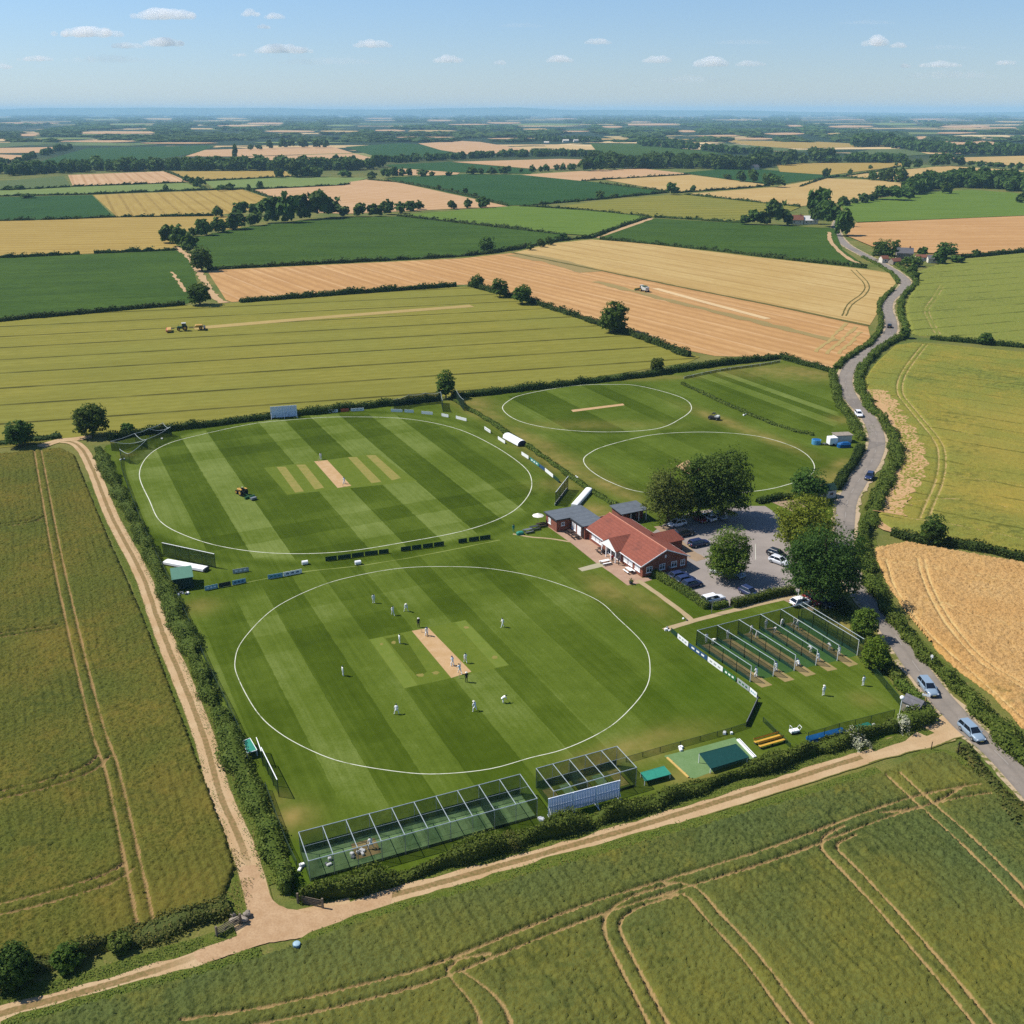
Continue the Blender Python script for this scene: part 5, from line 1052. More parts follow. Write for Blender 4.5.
def sheetbox(m,a,b_,z0,z1,mat,t=.02):
    """a net hung between two points, with the thickness of the hung mesh"""
    a=Vector(a);b_=Vector(b_); L=(b_-a).length; m.box(((a.x+b_.x)/2,(a.y+b_.y)/2,(z0+z1)/2),(L,t,z1-z0),mat,rz=math.atan2(b_.y-a.y,b_.x-a.x))
def net_cage(label,x,y,ang,L,D,hgt,nb,solid=()):
    e=empty('cricket_net_cage',x,y,0,ang,label,'cricket nets','roofed net cages'); xs=[L*i/nb for i in range(nb+1)]
    for xx in xs:
        for yy in (0,D): m=MB(); m.tube((xx,yy,-.05),(xx,yy,hgt),.04,M_tube); m.build('post',e)
    for xx in xs: m=MB(); m.tube((xx,0,hgt),(xx,D,hgt),.05,M_tube); m.build('cross_rail',e)
    for yy in (0,D,): m=MB(); m.tube((-.04,yy,hgt+.0),(L+.04,yy,hgt),.055,M_tube); m.build('long_rail',e)
    m=MB(); m.tube((0,D*.5,hgt-.02),(L,D*.5,hgt-.02),.02,M_tube); m.build('roof_wire',e)
    m=MB(); m.box((L/2,D/2,hgt-.08),(L-.1,D-.1,.015),N_roof); m.build('roof_net',e)
    for a,b_ in (((0,-.03,0),(L,-.03,0)),((0,D+.03,0),(L,D+.03,0)),((-.05,0,0),(-.05,D,0)),((L+.05,0,0),(L+.05,D,0))):
        m=MB(); sheetbox(m,a,b_,.03,hgt-.1,N_green); m.build('side_net',e)
    m=MB(); sheetbox(m,(.1,D-.12,0),(L-.1,D-.12,0),.03,1.0,N_wind,.03); m.build('windbreak',e)
    m=MB(); sheetbox(m,(.1,.1,0),(L-.1,.1,0),.03,.35,N_wind,.03); m.build('windbreak',e)
    for i in range(1,nb):
        m=MB(); xx=xs[i]; sheetbox(m,(xx,.2,0),(xx,D-.25,0),.05,hgt-.15,N_dark if i in solid else N_roof,.02); m.build('divider_net',e)
    return e
f=frame_of((-22.57,88.61),(3.05,99.5)); LX,LY,LA,LL=f
net_cage('long roofed cage of cricket nets along the lower edge of the front oval',LX,LY,LA,LL,5.2,2.85,10,(8,))
def wl(x,y,ang,lx,ly): c,s=math.cos(ang),math.sin(ang); return (x+lx*c-ly*s,y+lx*s+ly*c)
def padw(name,x,y,ang,x0,y0,x1,y1,mat,z):
    me=bpy.data.meshes.new(name); me.from_pydata([(*wl(x,y,ang,*q),z) for q in ((x0,y0),(x1,y0),(x1,y1),(x0,y1))],[],[(0,1,2,3)]); me.materials.append(mat); tag(link(name,me),kind='structure')
padw('artificial_turf',LX,LY,LA,.05,.1,LL-.05,5.1,M_gmat,.028)
padw('worn_lane',LX,LY,LA,5.7,1.4,8.6,4.2,M_lmat,.036); padw('worn_lane',LX,LY,LA,1.4,1.6,3.2,3.8,M_gmat2,.032)
for i in range(2,10): padw('batting_lane',LX,LY,LA,LL*i/10+.5,.7,LL*i/10+2.2,4.6,M_gmat2 if i%3 else M_gmat,.032)
f2=(5.1,100.75,R(24)); net_cage('shorter roofed net cage behind the leaning white sight screen',*f2,11.7,5.0,2.95,5,(2,))
for i in range(5): padw('batting_lane',*f2,2.34*i+.5,.8,2.34*i+1.9,4.2,M_p1 if i%2==0 else M_gmat,.03)
# sight screens
def screen(label,x,y,ang,L,hgt,nleg,mat,z0=.35,lean=0,slat=.22,name='sight_screen'):
    e=empty(name,x,y,0,ang,label,'sight screen','white sight screens'); m=MB(); n=int(L/slat)
    for i in range(n): m.box(((i+.5)*L/n,0,z0+hgt/2),(L/n-.045,.04,hgt),mat)
    m.build('slat_panel',e)
    m=MB(); m.box((L/2,.05,z0+.04),(L,.05,.08),M_wpaint); m.box((L/2,.05,z0+hgt-.04),(L,.05,.08),M_wpaint); m.box((L/2,.05,z0+hgt*.5),(L,.05,.06),M_wpaint); m.build('frame',e)
    for i in range(nleg):
        xx=.15+(L-.3)*i/(nleg-1); m=MB(); m.box((xx,-.04,z0*.5+hgt*.5),(.1,.05,z0+hgt),M_wpaint); m.tube((xx,-.06,z0+hgt*.45),(xx,-.9,.06),.045,M_wpaint); m.box((xx,-.3,.06),(.09,1.6,.09),M_wpaint); m.build('leg',e)
    return e
M_screen=plain('sight_screen_shade_tint',(.5,.6,.8),.7,var=.06)  # white slats; the blue of their skylit shade is put into the colour
a,b_=P(548,818),P(619.5,799); fx=frame_of(a,b_); screen('big white slatted sight screen on legs in front of the shorter net cage',a[0],a[1],fx[2],fx[3],2.55,4,M_screen,.3)
a,b_=P(271,419.2),P(297.5,417.2); fx=frame_of(a,b_); screen('white sight screen standing behind the upper oval against the hedge',a[0],a[1],fx[2],fx[3],3.2,3,M_screen,.35,slat=.4)
def low_cover(label,p0,p1,w,hgt,mat,end=None,name='pitch_cover',rnd=False):
    x,y,a,L=frame_of(P(*p0),P(*p1)); e=empty(name,x,y,0,a,label,'pitch cover','wheeled pitch covers'); m=MB()
    n=9; prof=[(-w/2,.25)]+[(-w/2*math.cos(PI*i/(n-1)),.25+(hgt-.25)*math.sin(PI*i/(n-1))**(.7 if rnd else .22)) for i in range(n)]+[(w/2,.25)]
    m.xprism(prof[1:-1],0,L,mat); m.build('cover_sheet',e)
    m=MB(); m.box((L/2,0,.2),(L*.98,w*.9,.1),M_dkgrey); m.build('chassis',e)
    if end: m=MB(); m.xprism([(q[0]*.96,q[1]*.97) for q in prof[1:-1]],L+.003,L+.25,end); m.build('end_flap',e)
    for xx in (.5,L-.5):
        for yy in (-w*.42,w*.42): m=MB(); m.tube((xx,yy-.06,.18),(xx,yy+.06,.18),.18,M_blk,n=10); m.build('wheel',e)
    return e
M_whitec=plain('white_tarpaulin',(.78,.78,.77),.6,var=.05); M_darkt=plain('dark_blue_tarpaulin',srgb(38,40,58),.7)
low_cover('white tunnel shaped pitch cover with a dark end, beside the diagonal hedge',(507,438),(522,446),2.6,1.5,M_whitec,M_darkt,rnd=True)
low_cover('long narrow white pitch cover parked behind the grey roofed annexe',(574,508.5),(589,491.5),1.5,1.0,M_whitec)
low_cover('long white pitch cover parked in front of the tall net by the farm track hedge',(166,563.5),(206,571),1.7,.75,M_whitec,M_dkgrey)
def net_screen(label,p0,p1,hgt,mat=N_dark,nb=4,top=M_wpaint,base=None):
    x,y,a,L=frame_of(P(*p0),P(*p1)); e=empty('net_screen',x,y,0,a,label,'net screen','free standing net screens')
    for i in range(nb+1): m=MB(); m.tube((L*i/nb,0,-.05),(L*i/nb,0,hgt),.045,M_gpost); m.build('post',e)
    m=MB(); m.tube((0,0,hgt+.02),(L,0,hgt+.02),.06,top); m.build('top_rail',e)
    m=MB(); m.box((L/2,.07,hgt/2),(L-.05,.02,hgt-.1),mat); m.build('net',e)
    if base: m=MB(); m.box((L/2,.15,.3),(L,.08,.6),base); m.build('base_board',e)
    return e
net_screen('tall green net screen beside the long white cover near the green shed',(164,557),(216,568.5),3.0)
net_screen('dark green net screen standing between the upper oval and the grey annexe',(555.5,506),(568,489.5),3.2,nb=3,base=M_wpaint)
net_screen('green net screen with white top rail beside the lower left hedge',(263,764),(279,797),2.6,N_green,3)
e=net_screen('low net frame of the teal cover by the left hedge',(258,752),(263,766),2.3,N_green,1)
# corner nets (poles and drooping netting)
def corner_nets(label,posts,hgt,links,mat,tops=M_tube):
    w0=P(*posts[0]); e=empty('corner_nets',w0[0],w0[1],0,0,label,'net','pole and net enclosures in the corners'); Q=[(P(*q)[0]-w0[0],P(*q)[1]-w0[1]) for q in posts]
    for q in Q: m=MB(); m.tube((q[0],q[1],-.05),(q[0],q[1],hgt),.05,M_gpost); m.build('post',e)
    for i,j,droop in links:
        a,b_=Q[i],Q[j]; m=MB(); pts=[]
        for k in range(7):
            t=k/6; pts.append(Vector((a[0]*(1-t)+b_[0]*t,a[1]*(1-t)+b_[1]*t,hgt-droop*4*t*(1-t))))
        m.path(pts,.05,tops,5); m.build('top_rope',e)
        m=MB()
        for k in range(6):
            p0,p1=pts[k],pts[k+1]; sheetbox(m,p0,p1,.03,min(p0.z,p1.z)-.05,mat)
        m.build('net',e)
    return e
corner_nets('group of dark drooping practice nets in the corner by the farm track oak',[(112,451),(136,443),(150,438),(164,432),(121,459),(148,449),(172,436),(130,464)],2.6,[(0,1,.2),(1,2,.2),(2,3,.2),(0,5,.9),(1,5,.8),(2,6,.8),(3,6,.8),(4,7,.2),(7,5,.3),(5,6,.3)],N_green)
corner_nets('poles and sagging nets behind the upper oval by the lone hedge tree',[(394,411),(409,406),(426,404),(441,403),(443,412),(456,400),(464,411)],3.4,[(0,1,.3),(1,2,.4),(2,3,.5),(3,4,.5),(5,6,.6)],N_dark)
# practice lanes
BK=[(696,645.5),(716.5,640.5),(737.5,634.5),(759,629),(779.5,624),(798,619)]; FR_=[(750,682),(773,676.5),(794,671),(815.7,665.5),(837,661),(857,655.5)]
for i in range(6):
    p0,p1=P(*BK[i]),P(*FR_[i]); x,y,a,L=frame_of(p0,p1)
    e=empty('practice_net',x,y,0,a,'%s of the six green net walls between the practice lanes'%('leftmost','second from left','third from left','third from right','second from right','rightmost')[i],'cricket net','net walls of the practice lanes')
    for k in range(5): m=MB(); m.tube((L*k/4,0,-.05),(L*k/4,0,2.75),.05,M_gpost if k<4 else M_wpaint); m.build('post',e)
    m=MB(); m.tube((0,0,2.78),(L,0,2.78),.055,M_tube); m.build('top_rail',e)
    m=MB(); sheetbox(m,(0,.07,0),(L,.07,0),.65,2.7,N_green); m.build('net',e)
    m=MB(); sheetbox(m,(0,.07,0),(L,.07,0),.02,.64,N_wind); m.build('net_skirt',e)
    if i<5:
        q0,q1=P(*BK[i+1]),P(*FR_[i+1]); ax,ay=math.cos(a),math.sin(a)
        def lane(f0,f1,s0,s1,mat,z):
            pts=[]
            for f_,s_ in ((f0,s0),(f1,s0),(f1,s1),(f0,s1)):
                bx=p0[0]*(1-f_)+q0[0]*f_; by=p0[1]*(1-f_)+q0[1]*f_; ex=p1[0]*(1-f_)+q1[0]*f_; ey=p1[1]*(1-f_)+q1[1]*f_; pts.append((bx+(ex-bx)*s_,by+(ey-by)*s_,z))
            me=bpy.data.meshes.new('lane'); me.from_pydata(pts,[],[(0,1,2,3)]); me.materials.append(mat); tag(link('practice_lane',me),kind='structure')
        lane(.0,1,.02,1.0,M_gmat3,.026); lane(.1,.56,.03,1.16,M_lmat,.030)
x,y,a,L=frame_of(P(*BK[0]),P(*BK[5])); e=empty('practice_back_net',x,y,0,a,'long green net across the back of the practice lanes','cricket net')
m=MB(); m.tube((0,0,2.75),(L,0,2.75),.05,M_tube); m.build('top_rail',e); m=MB(); sheetbox(m,(0,.1,0),(L,.1,0),.02,2.7,N_green); m.build('net',e)
x,y,a,L=frame_of(P(801,618),P(862,656)); e=empty('boundary_net_fence',x,y,0,a,'tall net fence between the practice lanes and the roadside hedge','fence')
for k in range(6): m=MB(); m.tube((L*k/5,0,-.05),(L*k/5,0,3.0),.05,M_gpost); m.build('post',e)
m=MB(); m.tube((0,0,3.02),(L,0,3.02),.055,M_tube); m.build('top_rail',e); m=MB(); m.box((L/2,.07,1.5),(L,.02,2.9),N_green); m.build('net',e)
def mesh_fence(label,pts,hgt,mat,pm,every=3.0,name='mesh_fence',world=False):
    w=pts if world else PP(pts); e=empty(name,w[0][0],w[0][1],0,0,label,'fence','fences round the cricket club'); c=smooth_path(w,every); 
    for q in c: m=MB(); m.tube((q[0]-w[0][0],q[1]-w[0][1],-.05),(q[0]-w[0][0],q[1]-w[0][1],hgt),.045,pm); m.build('post',e)
    m=MB(); mr_=MB()
    for q,r_ in zip(c[:-1],c[1:]):
        a=Vector((q[0]-w[0][0],q[1]-w[0][1],0)); b_=Vector((r_[0]-w[0][0],r_[1]-w[0][1],0)); sheetbox(m,a,b_,.03,hgt-.04,mat); mr_.tube(a+Vector((0,0,hgt)),b_+Vector((0,0,hgt)),.025,pm,n=5)
    m.build('mesh',e); mr_.build('top_wire',e); return e
mesh_fence('green mesh fence on dark posts behind the blue covers by the bottom hedge',[(807,744),(823.5,739.5),(838,735),(854,731),(870,727),(893,721)],1.9,N_green,M_gpost,2.6)
mesh_fence('low dark mesh fence from the sight screen to the green carpet',[(626,762),(660,752),(700,741),(731,732.5),(746,727.5)],.8,N_low,M_gpost,2.5)
mesh_fence('low fence dividing the green carpet from the practice outfield',[(763,722),(775,734),(790,748)],.8,N_green,M_gpost,2.0)
mesh_fence('wire fence between the practice outfield and the roadside hedge',[(858,657),(872,672),(886,689),(900,706)],1.3,N_green,M_gpost,2.5)
mesh_fence('dark boundary fence along the rough left hedge beside both ovals',[(121,455),(122,470),(128,488),(140,520),(152,548),(166,575),(180,603),(196,640),(212,676),(228,708),(242,738)],1.1,N_low,M_gpost,3.5)
mesh_fence('dark boundary fence from the net screen down to the lower cage corner',[(266,790),(275,815),(286,845),(297,868)],1.1,N_low,M_gpost,3.5)
mesh_fence('low fence closing the back of the practice square under the dark hedge',[(684,379),(720,371.5),(760,366),(780,362.5)],.8,N_dark,M_wpaint,4)
# boards
BC=dict(white=plain('board_white',(.78,.78,.76),.5,var=.04),blue=plain('board_pale_blue',srgb(130,176,196,.8),.5),teal=plain('board_teal',srgb(60,140,130,.8),.5),green=plain('board_green',srgb(52,110,60,.8),.5),dgreen=plain('board_dark_green',srgb(30,62,42,.8),.6),navy=plain('board_navy',srgb(50,84,120,.8),.5),red=plain('board_red',srgb(190,84,60,.8),.5),dark=plain('board_black',srgb(40,44,44,.8),.6),grey=plain('board_grey',srgb(170,176,174,.8),.5))
def board(label,p0,p1,c,hgt=.8,stripe=None,grp='advertising boards round the ovals'):
    x,y,a,L=frame_of(P(*p0),P(*p1)); e=empty('advertising_board',x,y,0,a,label,'board',grp)
    m=MB(); m.box((L/2,0,hgt/2+.06),(L,.05,hgt),BC[c]); 
    if stripe:
        for k in range(3): m.box((L*(.22+.27*k),-.03,hgt*.5+.06),(L*.16,.012,hgt*.34),BC[stripe])
    m.build('panel',e)
    for xx in (.15,L-.15): m=MB(); m.box((xx,.2,.12),(.06,.5,.12),M_dkgrey); m.tube((xx,.42,.1),(xx,.05,hgt*.8),.02,M_dkgrey,n=4); m.build('stand',e)
    return e
for lb,p0,p1,c,s in [
 ('pale blue board behind the upper oval, nearest the corner nets',(173,429.5),(180,428.7),'blue','white'),('blue board on the back boundary between a pale blue one and white ones',(182,428.6),(192,427.4),'blue','navy'),
 ('grey board left of a white board on the back boundary of the upper oval',(195,427),(203,426.2),'grey','blue'),('white board left of the gap on the back boundary of the upper oval',(205,426),(214,425),'white',None),
 ('lone white board on the back boundary, middle of the gap before the sight screen',(226.5,423),(235,422),'white',None),('white board nearest the left side of the back sight screen',(246,420.5),(254,419.7),'white',None),
 ('white board nearest the right side of the back sight screen',(309,414.8),(317,414.1),'white','blue'),('pale blue board among those right of the back sight screen',(318.5,414),(327,413.2),'blue','white'),('blue and white board before the red one behind the upper oval',(328.5,413.1),(338,412.3),'white','navy'),('small red board behind the upper oval',(341,412.2),(349,411.6),'red',None),('white board just right of the small red one',(351,411.6),(364,410.8),'white','grey'),
 ('white board under the left pole of the sagging nets',(391,412),(402.5,412.4),'white',None),('second white board in front of the sagging nets',(404.5,412.5),(413.8,413),'white',None),('white board in front of the middle of the sagging nets',(421.5,414),(432.8,415),'white',None),('short white board below the leaning net frame',(441.6,416.3),(448.5,417.7),'white',None),('white board under the right end of the sagging nets',(456,418.8),(466.5,421.5),'white',None),
 ('white board half way down the diagonal towards the tunnel cover',(484.5,429.5),(490.5,433.5),'white','grey'),('white board touching the tunnel shaped cover',(498,439.5),(505,444),'white',None),('white board just below the dark end of the tunnel cover',(521.5,455),(528.5,459.5),'white',None),('teal board on the diagonal side of the upper oval',(530,460.5),(539,467),'teal','white'),('dark blue board beside the teal one on the diagonal side',(539.5,467.5),(544.5,471),'navy',None),('white board at the bottom of the diagonal side of the upper oval',(545,471.5),(553,478),'white',None),('small dark board ending the diagonal side',(553.6,478.5),(559,483),'dgreen',None),
 ('pale blue board nearest the green shed on the strip between the ovals',(205,591),(218,588.2),'blue','white'),('dark board between two pale blue boards near the green shed',(219,588),(231,585.6),'dark',None),('pale blue board right of the dark one between the ovals',(232.5,585.4),(246,582.6),'blue','navy'),('thin white board lying nearest the net screen between the ovals',(233,574),(249,571.4),'grey','white'),('teal blue board left of the long white lettered one',(268,579.5),(283,577),'blue','teal'),('long white board with blue marks on the strip between the ovals',(283.6,576.8),(302,573.2),'white','navy'),
 ('white board at the path end of the row beside the practice lanes',(677.5,638.5),(688,647),'white','grey'),('blue board in the row beside the practice lanes',(689,648),(707,661),'navy','white'),('long white board in the row beside the practice lanes',(707.6,661.6),(722.5,672.5),'white','grey'),('green board in the row beside the practice lanes',(723.3,673),(735.5,682),'green','white'),('dark green board at the top of the row beside the practice lanes',(671,632.5),(677,638),'dgreen',None),('weathered grey board at the bottom of the row beside the practice lanes',(737,683),(749,692),'grey','green'),('pale blue and white board at the end of the row by the dark screen',(749.6,692.6),(756.5,698.5),'white','blue')]: board(lb,p0,p1,c,.85,s)
DB=[(325.5,561.5,337,560),(338,560,351,558.2),(352,558,364,556.4),(365,556.2,378,554.6),(379,554.4,388.8,553.3),(401,551.6,411,550.2),(412,550,421.5,548.8),(423,548.6,433,547.2),(434,547,444,545.7),(458.5,543.6,467,542.3),(469,542,479,540.6),(480,540.4,490.5,539)]
for i,q in enumerate(DB): board('%s dark green slatted board from the left in the broken line between the two ovals'%ORD[i],q[:2],q[2:],'dgreen',.9,None,'dark green boards between the ovals')
x,y,a,L=frame_of(P(757.6,702),P(746,727)); e=empty('dark_screen',x,y,0,a,'dark slim screen standing on edge at the end of the board row','screen')
m=MB(); m.box((L/2,0,.42),(L,.06,.8),BC['dark']); m.build('panel',e); m=MB(); m.box((L/2,0,.85),(L,.08,.05),M_grey); m.build('top_cap',e)
for xx in (.3,L-.3): m=MB(); m.box((xx,0,.05),(.08,.8,.08),M_dkgrey); m.build('foot',e)
# sheds, shelters, covers
M_shedroof=plain('green_felt_roof',srgb(92,138,116,.66),.8); M_shedwall=plain('dark_green_boards',srgb(30,62,50,.7),.8)
x,y,a,L=frame_of(P(174,591),P(194,588)); e=empty('green_shed',x,y,0,a,'dark green shed with a pale green roof beside the left hedge','shed')
m=MB(); m.box((L/2,2.0,1.1),(L,3.8,2.2),M_shedwall); m.build('wall',e)
m=MB(); m.xprism([(-.15,2.2),(-.15,2.3),(4.1,2.75),(4.1,2.2)],-.15,L+.15,M_shedroof); m.build('roof',e)
m=MB(); m.box((L*.3,-.02,1.0),(.9,.05,1.9),M_gpost); m.build('door',e)
def crate_pile(label,px,py,cols,seed,n=6,name='equipment_pile',spread=1.0,cat='equipment'):
    x,y=P(px,py); rng=random.Random(seed); e=empty(name,x,y,0,rng.random()*3,label,cat)
    for i in range(n):
        m=MB(); h_=rng.uniform(.18,.4); q=(rng.uniform(-spread,spread),rng.uniform(-.5,.5),h_/2+.02); m.rbox(q,(rng.uniform(.3,.65),rng.uniform(.25,.42),h_),rng.choice(cols),.05,rng.random()*3); m.build('bag',e)
    return e
crate_pile('heap of white bags in front of the green shed',183,594.5,[M_whitec,M_whitec,M_grey],1,7)
crate_pile('white bag and box at the near left corner of the long cage',297,868,[M_whitec,M_wpaint],2,3,spread=.5)
crate_pile('small white bundle beside the end of the long white sight screen',541,819,[M_whitec,M_wpaint],3,3,spread=.4)
crate_pile('white kit bags on the grass by the path end near the practice lanes',668,630,[M_whitec,M_wpaint,M_grey],4,4,spread=.5)
crate_pile('small white bundle on the low fence by the green carpet',728,734,[M_whitec],5,2,spread=.3)
crate_pile('white rubbish bags on the grass at the edge of the green carpet',678.5,749,[M_whitec],6,3,spread=.5)
crate_pile('white and grey gear piled on the net floor in the long cage',360,853,[M_whitec,M_grey,M_wpaint],8,8,spread=1.1)
crate_pile('grey gear lying at the left end of the long cage',331,862,[M_grey,M_whitec],9,3,spread=.7)
crate_pile('white kit bag lying on the corner nets grass by the farm track',123,459.5,[M_whitec],10,2,spread=.5)
crate_pile('white sheet bundle on the low fence behind the corner nets',161,439.5,[M_whitec],11,2,spread=.5)
crate_pile('white stone like bags on the rough strip beside the practice square',745,415,[M_whitec,M_grey],12,4,spread=.9)
crate_pile('white bags lying beside the diagonal hedge near the outbuilding',576.5,477.5,[M_whitec],13,2,spread=.4)
for lb,px,py in [('small white hand roller alone on the strip between the ovals',305,564.5),('white hand roller just above the front oval boundary between the ovals',358,564.5)]:
    x,y=P(px,py); e=empty('hand_roller',x,y,0,R(20),lb,'roller','white hand rollers'); m=MB(); m.tube((-.55,0,.42),(.55,0,.42),.42,M_wpaint,n=14); m.build('drum',e); m=MB(); m.path([(-.6,0,.42),(-.6,-.9,.75),(.6,-.9,.75),(.6,0,.42)],.03,M_grey,5); m.build('handle',e)
# right hand corner: green carpet, dark green roller cover, benches, blue covers
pad('artificial_turf',[(664,756),(700,747),(735,737.5),(745,748),(757,757),(720,769),(695,778.5),(688,778)],M_gmat,.026)
M_dgt=plain('dark_green_tarpaulin',srgb(20,74,68,.7),.6,spec=.3); M_teal2=plain('teal_tarpaulin',srgb(48,140,116,.75),.6); M_blue=plain('blue_tarpaulin',srgb(20,92,150,.8),.55); M_yel=plain('yellow_paint',srgb(214,168,62,.75),.6); M_plank=plain('timber_plank',srgb(206,172,96,.75),.8)
def tilted_cover(label,pts,z_,mat,rim,name='raised_cover'):
    w=[P(a,b_,z) for (a,b_),z in zip(pts,z_)]; o=w[0]; e=empty(name,o[0],o[1],0,0,label,'cover','raised covers'); Q=[Vector((a-o[0],b_-o[1],z)) for (a,b_),z in zip(w,z_)]
    m=MB(); t=Vector((0,0,-.12)); m.add(Q+[q+t for q in Q],[(0,1,2,3),(7,6,5,4),(0,4,5,1),(1,5,6,2),(2,6,7,3),(3,7,4,0)],mat); m.build('cover_sheet',e)
    m=MB(); 
    for i in range(4): m.tube(Q[i]+Vector((0,0,-.03)),Q[(i+1)%4]+Vector((0,0,-.03)),.06,rim,n=6)
    m.build('rim',e)
    for q in Q: m=MB(); m.tube((q.x*.97,q.y*.97,-.03),(q.x*.97,q.y*.97,q.z-.1),.06,M_wpaint); m.build('leg',e)
    return e
tilted_cover('dark green roller cover like a tilted roof on the green carpet',[(699.5,753.5),(736,744),(749,757),(711,768.5)],(1.5,1.5,.8,.8),M_dgt,M_dgt)
x,y,a,L=frame_of(P(738,740),P(755,758)); e=empty('edging_board',x,y,0,a,'white edging board beside the dark green roller cover','board'); m=MB(); m.rbox((L/2,0,.12),(L,.5,.24),M_wpaint,.04); m.build('plank',e); m=MB(); m.box((L/2,0,.26),(L*.96,.1,.04),M_grey); m.build('ridge',e)
x,y,a,L=frame_of(P(667,758),P(688.5,778)); e=empty('timber_kerb',x,y,0,a,'yellow timber plank at the left edge of the green carpet','plank'); m=MB(); m.rbox((L/2,0,.09),(L,.28,.18),M_plank,.03); m.build('plank',e); m=MB(); m.box((L*.2,.18,.06),(.08,.08,.2),M_plank); m.box((L*.8,.18,.06),(.08,.08,.2),M_plank); m.build('peg',e)
tilted_cover('teal flat cover with low sides behind the bottom hedge',[(641,772.5),(664,766),(671,774),(645,781)],(.75,.75,.75,.75),M_teal2,M_teal2,'flat_cover')
tilted_cover('teal cover on a white tube frame beside the left hedge and net screen',[(243,741),(250,738),(257,750),(247,753)],(1.0,1.0,1.0,1.0),M_teal2,M_wpaint,'flat_cover')
x,y,a,L=frame_of(P(759,749),P(785,741.5)); 
for k,lb in enumerate(('yellow bench nearest the bottom hedge, right of the green carpet','yellow bench behind another one, right of the green carpet')):
    bx,by=wl(x,y,a,0,k*1.05); e=empty('yellow_bench',bx,by,0,a,lb,'bench','yellow benches'); m=MB(); m.rbox((L/2,0,.46),(L,.5,.1),M_yel,.03); m.build('seat',e); m=MB(); m.rbox((L/2,.3,.75),(L,.08,.28),M_yel,.03); m.build('backrest',e)
    for xx in (.2,L/2,L-.2): m=MB(); m.box((xx,.05,.22),(.09,.4,.42),M_dkgrey); m.build('leg',e)
low_cover('long blue covered roll lying behind the flowering bottom hedge',(808,742.5),(843,733.5),1.1,.8,M_blue); low_cover('short teal covered roll beside the mesh fence near the grey shelter',(855,731.5),(869,727.5),1.0,.7,M_teal2)
crate_pile('white bag lying on the long blue covered roll',818,741.5,[M_whitec],20,2,spread=.3); crate_pile('white bag at the end of the teal roll by the mesh fence',873,726,[M_whitec],21,2,spread=.3)
x,y=P(794,733); e=empty('ball_cart',x,y,0,.3,'white trolley standing on the practice outfield by the low fence','trolley'); m=MB(); m.rbox((0,0,.4),(1.3,.7,.35),M_wpaint,.05); m.build('tray',e); m=MB(); m.path([(.6,-.3,.5),(.95,-.3,.95),(.95,.3,.95),(.6,.3,.5)],.03,M_wpaint,5); m.path([(-.6,-.3,.5),(-.6,-.3,1.2),(-.6,.3,1.2),(-.6,.3,.5)],.03,M_wpaint,5); m.build('handle',e)
for xx in (-.45,.45): m=MB(); m.tube((xx,-.4,.17),(xx,.4,.17),.17,M_blk,n=10); m.build('wheel',e)
# flowering shrub over the hedge
def shrub(label,pts,w,hgt,mat,seed,leaf=.16,z=0): return hedge(label,pts,w,hgt,leaf,12,mat,.4,seed,.5,z,core=False,name='flowering_shrub',group='pale flowering shrubs in the bottom hedge')
M_blos=foliage('white_blossom',srgb(120,128,70,.7),(.55,.53,.42),(.7,.68,.58),.1)
for lb,pts,w_,s in (('white flowering shrub spilling over the bottom hedge by the blue roll',[(845,741),(856,746),(864,752)],2.4,61),('smaller white flowering shrub at the lane end of the bottom hedge',[(899,728),(906,736)],1.2,62)):
    o=shrub(lb,pts,w_,1.8,M_blos,s); o['category']='shrub'
o=shrub('yellowish flowering patch in the middle of the bottom hedge',[(506,849),(516,845)],2.5,1.9,LEAF_HY,63); o['category']='shrub'
# ================================================================ pavilion
b=NB('red_brick',.9,.15); oc=b.n('ShaderNodeTexCoord').outputs['Object']; s=b.sep(oc); cb=b.n('ShaderNodeCombineXYZ'); b.l(b.math('ADD',s[0],s[1]),cb.inputs[0]); b.l(s[2],cb.inputs[1])
br=b.n('ShaderNodeTexBrick'); b.l(cb.outputs[0],br.inputs['Vector']); br.inputs['Scale'].default_value=1; br.inputs['Brick Width'].default_value=.3; br.inputs['Row Height'].default_value=.11; br.inputs['Mortar Size'].default_value=.012
br.inputs['Color1'].default_value=(*srgb(158,82,62,.75),1); br.inputs['Color2'].default_value=(*srgb(132,64,50,.75),1); br.inputs['Mortar'].default_value=(*srgb(170,140,120,.7),1)
b.col(b.mix(b.mr(b.noise(oc,.6,3),.4,.7,0,.35),br.outputs[0],srgb(120,66,52,.7))); M_brick=b.m
def roof_mat(name,c1,c2,c3,axis=1,row=.32):
    b=NB(name,.85,.2); oc=b.n('ShaderNodeTexCoord').outputs['Object']; s=b.sep(oc); n=b.noise(oc,1.1,4,.6); f=b.noise(oc,7,3); r=b.math('PINGPONG',s[axis],row)
    c=b.mix(b.mr(n,.35,.65),c1,c2); c=b.mix(b.mr(f,.42,.66,0,.65),c,c3); c=b.mix(b.mr(r,row*.05,row*.3,.55,0),c,c3); c=b.mix(b.mr(b.noise(oc,.35,5,.7),.52,.72,0,.6),c,tuple(q*.62+.012 for q in c3)); b.col(c); b.bump(r,.5,.05); return b.m
M_tile=roof_mat('red_roof_tiles',srgb(168,98,78,.66),srgb(154,88,70,.66),srgb(128,72,58,.66)); M_felt=roof_mat('grey_roof_felt',srgb(112,120,128,.62),srgb(122,130,136,.62),srgb(98,104,112,.62),0,.9)
